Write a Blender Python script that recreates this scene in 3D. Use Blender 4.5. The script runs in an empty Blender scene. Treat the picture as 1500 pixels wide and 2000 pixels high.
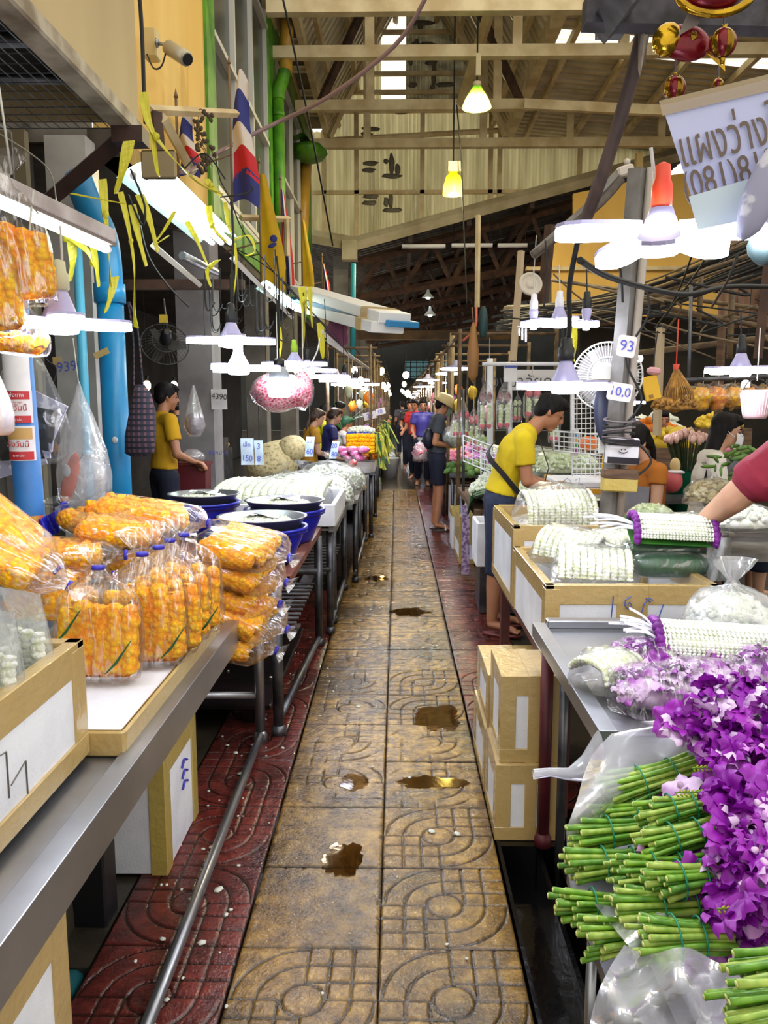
import bpy, math, random
from mathutils import Vector, Matrix, noise, Euler
SC = bpy.context.scene
COL = SC.collection
PI = math.pi
# ---------------------------------------------------------------- camera
FPX, VX, VY, CAMH = 1540.0, 775.0, 790.0, 1.55
PITCH = math.atan((1000 - VY) / FPX)
YAW = math.atan((VX - 750) / FPX * math.cos(PITCH))
cd = bpy.data.cameras.new('camera'); cam = bpy.data.objects.new('camera', cd); COL.objects.link(cam)
cam.location = (0, 0, CAMH); cam.rotation_euler = (PI / 2 - PITCH, 0, YAW)
cd.sensor_fit = 'VERTICAL'; cd.sensor_height = 36; cd.lens = FPX * 36 / 2000; cd.clip_start = .05; cd.clip_end = 300
SC.camera = cam
# ---------------------------------------------------------------- sky, exposure
wd = bpy.data.worlds.new('overcast_sky'); SC.world = wd; wd.use_nodes = True
bg = wd.node_tree.nodes['Background']; bg.inputs[0].default_value = (1, .95, .84, 1); bg.inputs[1].default_value = 1.55
SC.view_settings.view_transform = 'Standard'; SC.view_settings.look = 'None'
SC.view_settings.exposure = 0.0; SC.view_settings.gamma = 1; SC.view_settings.use_curve_mapping = False
SC.cycles.max_bounces = 8; SC.cycles.diffuse_bounces = 3; SC.cycles.glossy_bounces = 3
SC.cycles.transmission_bounces = 4; SC.cycles.transparent_max_bounces = 14; SC.cycles.sample_clamp_indirect = 6
SC.cycles.caustics_reflective = False; SC.cycles.caustics_refractive = False; SC.cycles.use_denoising = True
LED = 40.0      # strength of the white LED panels
# ---------------------------------------------------------------- projection used to read the photograph
_R = cam.rotation_euler.to_matrix()
def ray(px, py): return _R @ Vector(((px - 750) / FPX, -(py - 1000) / FPX, -1))
def W(px, py, Y):
    d = ray(px, py); return Vector((0, 0, CAMH)) + d * (Y / d.y)
def G(px, py, z):
    d = ray(px, py); return Vector((0, 0, CAMH)) + d * ((z - CAMH) / d.z)
def S(n, Y): return n / FPX * Y
def V(*a): return Vector(a)
rnd = random.Random(11)
def U(a, b): return rnd.uniform(a, b)
# ---------------------------------------------------------------- mesh builder
class MB:
    def __init__(s): s.v = []; s.f = []; s.sm = []
    def add(s, vs, fs, smooth=False):
        n = len(s.v); s.v += [tuple(v) for v in vs]
        s.f += [tuple(i + n for i in f) for f in fs]; s.sm += [smooth] * len(fs); return s
    def box(s, c, size, rot=None, ch=0.0):
        c = Vector(c); hx, hy, hz = [k / 2 for k in size]
        ch = min(ch, hx * .9, hy * .9, hz * .9)
        M = rot if rot is not None else Matrix.Identity(3)
        if ch <= 0:
            vs = [c + M @ Vector((x * hx, y * hy, z * hz)) for z in (-1, 1) for y in (-1, 1) for x in (-1, 1)]
            return s.add(vs, [(0, 2, 3, 1), (4, 5, 7, 6), (0, 1, 5, 4), (2, 6, 7, 3), (0, 4, 6, 2), (1, 3, 7, 5)])
        rings = []
        for z, k in ((-hz, ch), (-hz + ch, 0), (hz - ch, 0), (hz, ch)):
            X, Y = hx - k, hy - k; e = ch
            rings.append([(X, Y - e), (X - e, Y), (-X + e, Y), (-X, Y - e), (-X, -Y + e), (-X + e, -Y), (X - e, -Y), (X, -Y + e)])
            rings[-1] = [c + M @ Vector((a, b, z)) for a, b in rings[-1]]
        return s.rings(rings, smooth=False)
    def bx(s, x0, x1, y0, y1, z0, z1, ch=0.0):
        return s.box(((x0 + x1) / 2, (y0 + y1) / 2, (z0 + z1) / 2), (abs(x1 - x0), abs(y1 - y0), abs(z1 - z0)), None, ch)
    def rings(s, R, caps=True, smooth=True, closed=True):
        n = len(R[0]); vs = [p for r in R for p in r]; fs = []
        for i in range(len(R) - 1):
            for j in range(n if closed else n - 1):
                k = (j + 1) % n
                fs.append((i * n + j, i * n + k, (i + 1) * n + k, (i + 1) * n + j))
        s.add(vs, fs, smooth)
        if caps:
            b = len(s.v) - len(vs)
            s.f += [tuple(b + j for j in range(n - 1, -1, -1)), tuple(b + (len(R) - 1) * n + j for j in range(n))]
            s.sm += [False, False]
        return s
    def tube(s, pts, r, n=8, caps=True, flat=1.0):
        pts = [Vector(p) for p in pts]; m = len(pts)
        rr = r if isinstance(r, (list, tuple)) else [r] * m
        R = []; prev = None
        for i, p in enumerate(pts):
            t = (pts[min(i + 1, m - 1)] - pts[max(i - 1, 0)])
            t = t.normalized() if t.length > 1e-9 else Vector((0, 0, 1))
            if prev is None:
                a = Vector((0, 0, 1)) if abs(t.z) < .9 else Vector((0, 1, 0)); u = t.cross(a).normalized()
            else:
                u = prev - t * prev.dot(t); u = u.normalized() if u.length > 1e-6 else t.orthogonal().normalized()
            prev = u; w = t.cross(u)
            R.append([p + u * math.cos(2 * PI * k / n) * rr[i] + w * math.sin(2 * PI * k / n) * rr[i] * flat for k in range(n)])
        return s.rings(R, caps, n > 4)
    def lathe(s, prof, c, n=20, M=None, caps=True):
        c = Vector(c); M = M if M is not None else Matrix.Identity(3)
        return s.rings([[c + M @ Vector((r * math.cos(2 * PI * k / n), r * math.sin(2 * PI * k / n), z)) for k in range(n)] for r, z in prof], caps)
    def ell(s, c, r, M=None, n=10, m=7, fn=None):
        c = Vector(c); M = M if M is not None else Matrix.Identity(3); R = []
        for i in range(m + 1):
            t = PI * (i + .02) / (m + .04)
            row = []
            for k in range(n):
                a = 2 * PI * k / n
                d = Vector((math.sin(t) * math.cos(a), math.sin(t) * math.sin(a), -math.cos(t)))
                q = 1 if fn is None else fn(d)
                row.append(c + M @ Vector((d.x * r[0] * q, d.y * r[1] * q, d.z * r[2] * q)))
            R.append(row)
        return s.rings(R, True)
    def grid(s, fn, nu, nv, smooth=True):
        vs = [fn(i / nu, j / nv) for j in range(nv + 1) for i in range(nu + 1)]
        fs = [(j * (nu + 1) + i, j * (nu + 1) + i + 1, (j + 1) * (nu + 1) + i + 1, (j + 1) * (nu + 1) + i) for j in range(nv) for i in range(nu)]
        return s.add(vs, fs, smooth)
    def strip(s, pts, w, side, th=.0012):
        pts = [Vector(p) for p in pts]; R = []; m = len(pts)
        for i, p in enumerate(pts):
            ww = w[i] if isinstance(w, (list, tuple)) else w
            sd = side[i] if isinstance(side, list) else side
            sd = Vector(sd).normalized(); t = (pts[min(i + 1, m - 1)] - pts[max(i - 1, 0)]).normalized()
            nn = t.cross(sd); nn = nn.normalized() if nn.length > 1e-6 else Vector((0, 0, 1))
            R.append([p + sd * ww / 2 + nn * th, p - sd * ww / 2 + nn * th, p - sd * ww / 2 - nn * th, p + sd * ww / 2 - nn * th])
        return s.rings(R, True, False)
    def mesh(s, name, m, origin=(0, 0, 0)):
        o = Vector(origin); me = bpy.data.meshes.new(name)
        me.from_pydata([(v[0] - o.x, v[1] - o.y, v[2] - o.z) for v in s.v], [], s.f)
        me.polygons.foreach_set('use_smooth', s.sm); me.update()
        if m is not None:
            for k in (m if isinstance(m, (list, tuple)) else [m]): me.materials.append(k)
        return me
    def build(s, name, m, parent=None, **kw):
        org = wloc(parent) if parent is not None else Vector((0, 0, 0))
        if parent is None and s.v:
            xs, ys, zs = zip(*s.v); org = Vector(((min(xs) + max(xs)) / 2, (min(ys) + max(ys)) / 2, min(zs)))
        o = bpy.data.objects.new(name, s.mesh(name, m, org)); COL.objects.link(o)
        if parent is None: o.location = org
        else: o.parent = parent
        for k, x in kw.items(): o[k] = x
        return o
def wloc(o):
    p = Vector(o.location)
    while o.parent is not None: o = o.parent; p = p + Vector(o.location)
    return p
def part(name, me, parent, loc=(0, 0, 0), rot=None):       # another object on shared mesh data
    o = bpy.data.objects.new(name, me); COL.objects.link(o); o.parent = parent; o.location = loc
    if rot: o.rotation_euler = rot
    return o
def tag(o, label=None, cat=None, group=None, kind=None):
    if label: o['label'] = label
    if cat: o['category'] = cat
    if group: o['group'] = group
    if kind: o['kind'] = kind
    return o
def T(name, label, cat, loc=(0, 0, 0), group=None):
    o = bpy.data.objects.new(name, None); COL.objects.link(o); o.location = loc; o.empty_display_size = .05
    return tag(o, label, cat, group)
def struct(name, mb, m, parent=None):
    o = mb.build(name, m, parent)
    if parent is None: o['kind'] = 'structure'
    return o
KIDS = {}
def kids(o): return [c for c in COL.objects if c.parent == o] if o.name not in KIDS else KIDS[o.name]
def dup(root, loc, rot=None, label=None, group=None, scale=None):
    if root.name not in KIDS:
        KIDS[root.name] = list(root.children); [KIDS.setdefault(c.name, list(c.children)) for c in root.children]
    r = root.copy(); COL.objects.link(r); r.location = loc
    if rot is not None: r.rotation_euler = rot
    if scale is not None: r.scale = (scale,) * 3 if not isinstance(scale, (tuple, list)) else scale
    if label: r['label'] = label
    if group: r['group'] = group
    for ch in KIDS[root.name]:
        c = ch.copy(); COL.objects.link(c); c.parent = r
        for g in KIDS[ch.name]:
            d = g.copy(); COL.objects.link(d); d.parent = c
    return r
def single(name, mb, m, label, cat, group=None): return tag(mb.build(name, m), label, cat, group)
# ---------------------------------------------------------------- materials
def lin(c):
    return tuple(((x / 255) / 12.92 if x / 255 <= .04045 else ((x / 255 + .055) / 1.055) ** 2.4) for x in c[:3]) + (1,)
MATS = {}
def newmat(name):
    m = bpy.data.materials.new(name); m.use_nodes = True; nt = m.node_tree
    return m, nt, nt.nodes['Principled BSDF'], nt.nodes['Material Output']
def ramp(nt, fac, stops, interp='LINEAR'):
    r = nt.nodes.new('ShaderNodeValToRGB'); cr = r.color_ramp; cr.interpolation = interp
    while len(cr.elements) < len(stops): cr.elements.new(.5)
    for e, (p, c) in zip(cr.elements, stops): e.position = p; e.color = c
    nt.links.new(fac, r.inputs[0]); return r.outputs[0]
def texn(nt, kind, scale, vec=None, detail=4, **kw):
    t = nt.nodes.new({'noise': 'ShaderNodeTexNoise', 'voronoi': 'ShaderNodeTexVoronoi', 'wave': 'ShaderNodeTexWave'}[kind])
    t.inputs['Scale'].default_value = scale
    if kind in ('noise', 'wave'): t.inputs['Detail'].default_value = detail
    for k, v in kw.items():
        if k in t.inputs: t.inputs[k].default_value = v
        else: setattr(t, k, v)
    if vec is not None: nt.links.new(vec, t.inputs['Vector'])
    return t
def coord(nt, scale=(1, 1, 1), world=False):
    mp = nt.nodes.new('ShaderNodeMapping'); mp.inputs['Scale'].default_value = scale
    if world: g = nt.nodes.new('ShaderNodeNewGeometry'); nt.links.new(g.outputs['Position'], mp.inputs['Vector'])
    else: g = nt.nodes.new('ShaderNodeTexCoord'); nt.links.new(g.outputs['Object'], mp.inputs['Vector'])
    return mp.outputs[0]
def mat(name, c1, c2=None, scale=6, rough=.5, metal=0, bump=0, bs=40, tex='noise', c3=None, stretch=(1, 1, 1), lo=.35, hi=.65, spec=.5, trans=0, sheen=0, alpha=None, world=False, coat=0):
    if name in MATS: return MATS[name]
    m, nt, b, out = newmat(name)
    vec = coord(nt, stretch, world)
    if c2 is None: b.inputs['Base Color'].default_value = lin(c1)
    else:
        t = texn(nt, tex, scale, vec)
        f = t.outputs['Distance'] if tex == 'voronoi' else t.outputs[0]
        st = [(lo, lin(c1)), (hi, lin(c2))] + ([(min(hi + .15, 1), lin(c3))] if c3 else [])
        nt.links.new(ramp(nt, f, st), b.inputs['Base Color'])
    b.inputs['Roughness'].default_value = rough; b.inputs['Metallic'].default_value = metal
    b.inputs['Specular IOR Level'].default_value = spec
    if coat: b.inputs['Coat Weight'].default_value = coat; b.inputs['Coat Roughness'].default_value = .08
    if alpha is not None: b.inputs['Alpha'].default_value = alpha
    if bump:
        t = texn(nt, 'noise', bs, vec); bn = nt.nodes.new('ShaderNodeBump'); bn.inputs['Strength'].default_value = bump; bn.inputs['Distance'].default_value = .01
        nt.links.new(t.outputs[0], bn.inputs['Height']); nt.links.new(bn.outputs[0], b.inputs['Normal'])
    if trans:
        tr = nt.nodes.new('ShaderNodeBsdfTranslucent'); mx = nt.nodes.new('ShaderNodeMixShader'); mx.inputs[0].default_value = trans
        tr.inputs[0].default_value = lin(c1)
        for l in list(b.inputs['Base Color'].links): nt.links.new(l.from_socket, tr.inputs[0])
        nt.links.new(b.outputs[0], mx.inputs[1]); nt.links.new(tr.outputs[0], mx.inputs[2]); nt.links.new(mx.outputs[0], out.inputs[0])
    MATS[name] = m; return m
def emis(name, c, s):
    if name in MATS: return MATS[name]
    m, nt, b, out = newmat(name); nt.nodes.remove(b); e = nt.nodes.new('ShaderNodeEmission')
    e.inputs[0].default_value = lin(c); e.inputs[1].default_value = s; nt.links.new(e.outputs[0], out.inputs[0]); MATS[name] = m; return m
def film(name, tint=(255, 255, 255), op=.015, milk=.05, wr=.6, ws=14, stretch=(1, 1, 1), rough=.16, gl=1.0, ridge=.16):
    """clear plastic film: transparent, a little milky, with sharp wrinkle highlights"""
    if name in MATS: return MATS[name]
    m, nt, b, out = newmat(name); nt.nodes.remove(b); L = nt.links.new
    vec = coord(nt, stretch)
    t1 = texn(nt, 'noise', ws, vec, 5); t1.inputs['Distortion'].default_value = .8
    bn = nt.nodes.new('ShaderNodeBump'); bn.inputs['Strength'].default_value = wr; bn.inputs['Distance'].default_value = .012; L(t1.outputs[0], bn.inputs['Height'])
    fr = nt.nodes.new('ShaderNodeFresnel'); fr.inputs[0].default_value = 1.3
    sk = ramp(nt, t1.outputs[0], [(.52, (0, 0, 0, 1)), (.60, (ridge, ridge, ridge, 1)), (.68, (0, 0, 0, 1))])
    a0 = nt.nodes.new('ShaderNodeMath'); a0.operation = 'MULTIPLY_ADD'; a0.inputs[1].default_value = .45; L(fr.outputs[0], a0.inputs[0]); L(sk, a0.inputs[2])
    ad = nt.nodes.new('ShaderNodeMath'); ad.operation = 'ADD'; ad.inputs[1].default_value = op; L(a0.outputs[0], ad.inputs[0]); ad.use_clamp = True
    tr = nt.nodes.new('ShaderNodeBsdfTransparent'); tr.inputs[0].default_value = lin(tint)
    gs = nt.nodes.new('ShaderNodeBsdfGlossy'); gs.inputs['Roughness'].default_value = rough; gs.inputs[0].default_value = (gl, gl, gl, 1); L(bn.outputs[0], gs.inputs['Normal'])
    df = nt.nodes.new('ShaderNodeBsdfDiffuse'); df.inputs[0].default_value = lin((235, 238, 245)); L(bn.outputs[0], df.inputs['Normal'])
    m1 = nt.nodes.new('ShaderNodeMixShader'); m1.inputs[0].default_value = milk; L(tr.outputs[0], m1.inputs[1]); L(df.outputs[0], m1.inputs[2])
    m2 = nt.nodes.new('ShaderNodeMixShader'); L(ad.outputs[0], m2.inputs[0]); L(m1.outputs[0], m2.inputs[1]); L(gs.outputs[0], m2.inputs[2])
    L(m2.outputs[0], out.inputs[0]); MATS[name] = m; return m
white_pl = mat('white_plastic', (225, 225, 232), rough=.35)
black_pl = mat('black_plastic', (22, 22, 26), rough=.4)
black_wire = mat('black_cable', (20, 19, 19), rough=.6)
grey_wire = mat('grey_cable', (96, 88, 92), rough=.6)
white_wire = mat('white_cable', (190, 188, 180), rough=.6)
steel = mat('stainless_steel', (172, 174, 180), (146, 148, 154), 3, .32, .85, .03, 60)
dsteel = mat('worn_steel', (110, 112, 118), (70, 70, 76), 9, .4, .8, .05, 60)
greysteel = mat('grey_painted_steel', (128, 126, 124), (92, 86, 78), 7, .5, .2, .08, 50)
cream = mat('cream_painted_steel', (224, 206, 164), (190, 166, 120), 3, .55, 0, .05, 30)
rust = mat('rusty_brown_steel', (84, 58, 44), (52, 36, 30), 6, .7, 0, .15, 40)
styro = mat('white_styrofoam', (236, 238, 244), (214, 216, 224), 5, .65, 0, .12, 120)
tape = mat('brown_packing_tape', (190, 164, 110), (182, 154, 98), 3, .2, 0, .35, 42, coat=.5)
ytape = mat('yellow_packing_tape', (190, 170, 96), (182, 160, 82), 3, .22, 0, .35, 42, coat=.5)
ledm = emis('led_panel', (236, 240, 255), LED)
tubem = emis('fluorescent_tube', (236, 255, 246), 26)
warmbulb = emis('warm_bulb', (255, 226, 150), 30)
coolbulb = emis('cool_bulb', (240, 246, 255), 22)
clear = film('clear_plastic_film')
milky = film('milky_plastic_film', op=.08, milk=.22, ws=10, wr=.9)
marig = None
wood = mat('weathered_wood', (112, 84, 60), (70, 50, 36), 5, .7, 0, .2, 30, stretch=(1, 1, 6))
leafg = mat('banana_leaf_green', (28, 92, 40), (14, 62, 28), 18, .3, 0, .2, 60, stretch=(6, 1, 1))
def curve(pts, n=8):
    """smooth Catmull-Rom line through points"""
    P = [Vector(p) for p in pts]
    if len(P) < 3: return P
    out = []
    for i in range(len(P) - 1):
        a, b, c, d = P[max(i - 1, 0)], P[i], P[i + 1], P[min(i + 2, len(P) - 1)]
        for k in range(n):
            t = k / n
            out.append(.5 * ((2 * b) + (c - a) * t + (2 * a - 5 * b + 4 * c - d) * t * t + (3 * b - a - 3 * c + d) * t ** 3))
    out.append(P[-1]); return out
def cable(pts, r, m, label, cat='cable', name='cable', group=None, n=5, k=7):
    return single(name, MB().tube(curve(pts, k), r, n), m, label, cat, group)
def Rz(a): return Matrix.Rotation(a, 3, 'Z')
def Rx(a): return Matrix.Rotation(a, 3, 'X')
def Ry(a): return Matrix.Rotation(a, 3, 'Y')
TEXTS = []
def text(s, parent, loc, rot, size, m, name='lettering', align='CENTER', font_th=0.0003, sx=1):
    cu = bpy.data.curves.new(name, 'FONT'); cu.body = s; TEXTS.append(name); cu.size = size; cu.align_x = align; cu.align_y = 'CENTER'; cu.extrude = font_th
    cu.resolution_u = 3; cu.materials.append(m); o = bpy.data.objects.new(name, cu); COL.objects.link(o)
    o.parent = parent; o.location = Vector(loc) - wloc(parent); o.rotation_euler = rot; o.scale = (sx, 1, 1); TEXTS[-1] = o
    return o
# ================================================================ SETTING
concrete = mat('damp_concrete', (64, 60, 52), (36, 34, 32), 4, .35, 0, .3, 25, world=True)
blackwet = mat('black_wet_drain', (14, 15, 17), (6, 6, 8), 5, .14, 0, .2, 18)
def floor_mat(name, a, b, c, dirt):
    m, nt, bs, out = newmat(name); L = nt.links.new; vec = coord(nt, world=True)
    n1 = texn(nt, 'noise', 1.6, vec, 5, Roughness=.65); n2 = texn(nt, 'noise', 14, vec, 6, Roughness=.7); n3 = texn(nt, 'noise', 90, vec, 3)
    col = ramp(nt, n2.outputs[0], [(.32, lin(c)), (.5, lin(b)), (.68, lin(a))])
    d = ramp(nt, n1.outputs[0], [(.42, (0, 0, 0, 1)), (.62, (1, 1, 1, 1))])
    mx = nt.nodes.new('ShaderNodeMix'); mx.data_type = 'RGBA'; mx.inputs[7].default_value = lin(dirt); L(col, mx.inputs[6])
    mm = nt.nodes.new('ShaderNodeMath'); mm.operation = 'MULTIPLY'; mm.inputs[1].default_value = .75; L(d, mm.inputs[0]); L(mm.outputs[0], mx.inputs[0])
    at = nt.nodes.new('ShaderNodeAttribute'); at.attribute_name = 'groove'
    mx2 = nt.nodes.new('ShaderNodeMix'); mx2.data_type = 'RGBA'; mx2.inputs[7].default_value = lin((26, 21, 16)); L(mx.outputs[2], mx2.inputs[6]); L(at.outputs['Fac'], mx2.inputs[0])
    L(mx2.outputs[2], bs.inputs['Base Color'])
    rg = ramp(nt, n1.outputs[0], [(.34, (.24, .24, .24, 1)), (.5, (.13, .13, .13, 1)), (.62, (.06, .06, .06, 1))]); L(rg, bs.inputs['Roughness'])
    ad = nt.nodes.new('ShaderNodeMath'); ad.operation = 'MULTIPLY_ADD'; ad.inputs[1].default_value = .35; L(n3.outputs[0], ad.inputs[0]); L(n2.outputs[0], ad.inputs[2])
    bn = nt.nodes.new('ShaderNodeBump'); bn.inputs['Strength'].default_value = .55; bn.inputs['Distance'].default_value = .012
    L(ad.outputs[0], bn.inputs['Height']); L(bn.outputs[0], bs.inputs['Normal']); bs.inputs['Specular IOR Level'].default_value = .55
    return m
ytile = floor_mat('ochre_cement_tile', (168, 132, 58), (124, 92, 38), (80, 58, 26), (56, 47, 33))
rtile = floor_mat('red_cement_tile', (134, 56, 46), (106, 42, 36), (70, 28, 26), (50, 28, 26))
base = MB().bx(-10, 12, -4, 62, -.4, -.12); flo = struct('floor', base, blackwet)
fill = MB().bx(-10, -.86, 2.0, 62, -.12, -.012).bx(-10, -1.05, -4, 2.0, -.12, -.012).bx(.765, 12, 2.95, 62, -.12, -.012).bx(.62, 12, -4, 2.95, -.12, -.05).bx(-.86, .765, 14.3, 62, -.12, -.003)
fill.build('concrete_apron', mat('wet_concrete_floor', (70, 62, 48), (44, 40, 34), 3, .22, 0, .25, 20, world=True), flo)
def groove(x, y):
    """depth of the cast pattern at a point of the 40 cm tile (centre at 0,0)"""
    r = math.hypot(x, y); w = .0052; L = .2
    e = 0.0
    if abs(x) > L - .004 or abs(y) > L - .004: return 1.0
    def line(d): return max(0, 1 - (abs(d) / w) ** 2)
    e = max(e, line(r - .056))
    if r > .056:
        if x * y < 0: e = max(e, line(r - .125), line(r - .19))
        else:
            for k in (0, .064, .128): e = max(e, line(abs(x) - k) if r > .056 else 0, line(abs(y) - k))
    return e
def tile_mesh(name, m, n, worn):
    vs, fs, ga = [], [], []
    for j in range(n + 1):
        for i in range(n + 1):
            x, y = (i / n - .5) * .398, (j / n - .5) * .398
            k = worn(x, y) if worn else 1.0
            g = groove(x, y) if max(abs(x), abs(y)) < .196 else .9
            if max(abs(x), abs(y)) < .19: g *= k
            vs.append((x, y, -.0055 * g)); ga.append(g)
    for j in range(n):
        for i in range(n): a = j * (n + 1) + i; fs.append((a, a + 1, a + n + 2, a + n + 1))
    b = len(vs); e = .199
    for x, y in ((-e, -e), (e, -e), (e, e), (-e, e)): vs.append((x, y, -.04)); ga.append(1)
    c = (0, n, (n + 1) ** 2 - 1, n * (n + 1))
    for k in range(4): fs.append((b + k, b + (k + 1) % 4, c[(k + 1) % 4], c[k]))
    me = bpy.data.meshes.new(name); me.from_pydata(vs, [], fs); me.materials.append(m)
    at = me.attributes.new('groove', 'FLOAT', 'POINT'); at.data.foreach_set('value', ga)
    me.polygons.foreach_set('use_smooth', [True] * len(fs)); me.update(); return me
wornA = lambda x, y: max(0, min(1, .5 + 6 * (x + .02) if x < .1 else 1)) * .3
wornB = lambda x, y: max(.0, min(1, .45 + 2.2 * noise.noise(Vector((x * 7, y * 7, 3)))))
wornC = lambda x, y: .08
TM = {(k, w): tile_mesh('tile', mm, n, f) for k, mm in (('y', ytile), ('r', rtile)) for w, n, f in (('crisp', 84, None), ('half', 84, wornB), ('flat', 60, wornC), ('far', 30, wornB))}
n_t = 0
for r in range(-1, 32):
    y = 1.68 + .4 * r + .2
    for c, X in enumerate((-.646, -.246, .154, .555)):
        k = 'r' if c in (0, 3) else 'y'
        if c == 0 and y > 6.5: continue
        if c == 3 and y < 3.05: continue
        far = y > 4.6
        if c == 1: w = {-1: 'crisp', 0: 'crisp', 1: 'flat', 2: 'flat', 3: 'half'}.get(r, 'half')
        elif c == 2: w = 'half' if r in (3, 4) else 'crisp'
        else: w = 'crisp'
        if far: w = 'far'
        o = part('tile', TM[(k, w)], flo, Vector((X + (.004 if k == 'r' else 0) * (1 if c else -1), y, U(-.002, .0015))) - Vector(flo.location), (U(-.004, .004), U(-.004, .004), (PI / 2 if (c + r) % 2 == 0 and c == 1 else 0) + (PI / 2 if c == 0 and r % 2 else 0)))
        n_t += 1
# puddles of standing water in the worn tiles
water = film('puddle_water', (216, 200, 170), .0, .0, .06, 4, rough=.04, ridge=.0)
def puddle(px, py, rx, ry, seed, label):
    c = G(px, py, .0015)
    pts = []
    for k in range(60):
        a = 2 * PI * k / 60; q = 1 + .45 * noise.noise(Vector((math.cos(a) * 1.6, math.sin(a) * 1.6, seed))) + .22 * noise.noise(Vector((math.cos(a) * 5, math.sin(a) * 5, seed)))
        pts.append((c.x + rx * q * math.cos(a), c.y + ry * q * math.sin(a)))
    mb = MB().rings([[(x + (c.x - x) * .06, y + (c.y - y) * .06, .0022) for x, y in pts], [(x, y, .0004) for x, y in pts]][::-1], True)
    single('puddle', mb, water, label, 'puddle')
puddle(672, 1678, .07, .10, 1, 'brown puddle in the worn ochre tile beside the steel floor rail')
puddle(690, 1528, .06, .07, 5, 'shallow puddle on the ochre tiles level with the stacked floor boxes')
puddle(838, 1528, .13, .055, 9, 'wide dark puddle on right ochre tiles beside the stacked boxes')
puddle(855, 1400, .12, .16, 13, 'large mirror-like puddle around the greenish yellow reflection mid aisle')
puddle(735, 1129, .11, .10, 21, 'long puddle across the ochre tiles beside the second table legs')
puddle(800, 1195, .14, .12, 25, 'dark puddle mid aisle in front of the man in yellow')
# drain with steel edge at the right
e1 = MB().bx(.36, .372, -1, 2.95, -.12, .0).bx(.50, .515, -1, 2.6, -.12, -.02).bx(.36, .62, 2.94, 2.955, -.12, 0)
struct('trim_1', e1, mat('black_edge_steel', (26, 26, 30), (14, 14, 16), 12, .2, .6, .2, 30))
# petals and scraps littering the floor
litter = MB()
for k in range(110):
    y = U(1.5, 3.8) if k < 70 else U(3.8, 7)
    x = U(-.84, -.46) if rnd.random() < .72 else U(-.44, .35)
    if rnd.random() < .25: x = -.61 + U(-.05, .05)
    s = U(.003, .009) if rnd.random() < .85 else U(.01, .016)
    litter.ell((x, y, .003), (s, s * U(.6, 1.5), .003), Rz(U(0, 6)), 5, 3)
tag(litter.build('petal_litter', mat('white_petal_scraps', (226, 228, 220), (190, 196, 180), 30, .6)), 'white petal scraps scattered over the red and ochre floor tiles', 'litter', kind='stuff')
# ---------------------------------------------------------------- left building
ywall = mat('yellow_plaster', (244, 208, 124), (228, 184, 92), 1.3, .7, 0, .1, 20, stretch=(1, 1, .25))
gpaint = mat('bright_green_paint', (92, 156, 30), (60, 118, 26), 4, .5, 0, .08, 30)
gpaint2 = mat('olive_stained_green', (116, 140, 40), (74, 104, 34), 1.4, .6, c3=(150, 130, 60))
XL = -1.9
wl = struct('wall_left', MB().bx(XL - .2, XL, 5.72, 8.25, 3.25, 11), ywall)
MB().bx(XL - .2, XL + .03, 8.25, 8.62, 3.3, 11).build('green_corner_stripe', gpaint, wl)
wu = struct('wall_left_upper', MB().bx(XL - .25, XL - .12, 8.6, 18, 3.4, 11), mat('dull_wall', (120, 116, 104)))
# windows with white frames above the stalls
wf = mat('white_window_frame', (206, 204, 196), rough=.4); glass = mat('dark_window_glass', (74, 78, 74), (50, 54, 52), 2, .25, 0, 0, spec=.3)
def window(i, y0, y1, z0, z1, cols, rows):
    w = struct('window_%d' % i, MB().bx(XL - .1, XL - .07, y0, y1, z0, z1), glass)
    f = MB()
    for c in range(cols + 1):
        y = y0 + (y1 - y0) * c / cols; f.bx(XL - .07, XL - .01, y - .035, y + .035, z0, z1)
        f.build('mullion', wf, w); f = MB()
    for z in [z0 + (z1 - z0) * r / rows for r in range(rows + 1)] + [z0 + .08]:
        MB().bx(XL - .07, XL + .01, y0, y1, z - .03, z + .03).build('transom', wf, w)
window(1, 8.7, 12.3, 3.75, 8.6, 3, 3)
window(2, 12.9, 17.4, 3.75, 6.9, 4, 2)
gl = struct('trim_2', MB().bx(XL - .12, XL + .02, 12.3, 12.9, 3.4, 9).bx(XL - .12, XL + .02, 8.6, 18, 3.35, 3.72).bx(XL - .12, XL + .02, 17.4, 18, 3.4, 7.4), gpaint)
struct('trim_3', MB().bx(XL - .12, XL + .06, 12.9, 18, 6.9, 8.6).bx(XL - .12, XL + .04, 8.6, 12.9, 8.6, 11), gpaint2)
ev = T('gutter_box', 'bulging green concrete gutter end high on the green building', 'gutter', W(598, 300, 16.2))
MB().grid(lambda u, v: W(590, 300, 16.2) + V(-.1 + .42 * u, .5 * (v - .5), .25 + .22 * math.sin(3.14 * u) - .4 * u), 6, 4).build('gutter_lip', gpaint, ev)
MB().ell(W(604, 298, 16.2), (.36, .5, .16), fn=lambda d: 1 + .1 * noise.noise(d * 3)).build('gutter_body', gpaint, ev)
dp = T('downpipe', 'bright green painted downpipe on the wall between upstairs windows', 'pipe', W(549, 420, 12.6))
q = -1.8
MB().tube([(q, 12.6, 3.6), (q, 12.6, 6.15)], .085, 10).build('pipe_run', gpaint, dp)
MB().tube(curve([(q, 12.6, 6.1), (q, 12.62, 6.22), (q + .04, 12.68, 6.36), (q + .08, 12.75, 6.55)]), .1, 10).build('pipe_elbow', gpaint, dp)
for z in (4.3, 5.9): MB().lathe([(.095, -.03), (.095, .03)], (q, 12.6, z), 10).build('pipe_collar', gpaint, dp)
ypipe = mat('cream_pvc_pipe', (206, 160, 62), (186, 140, 50), 3, .4)
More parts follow.
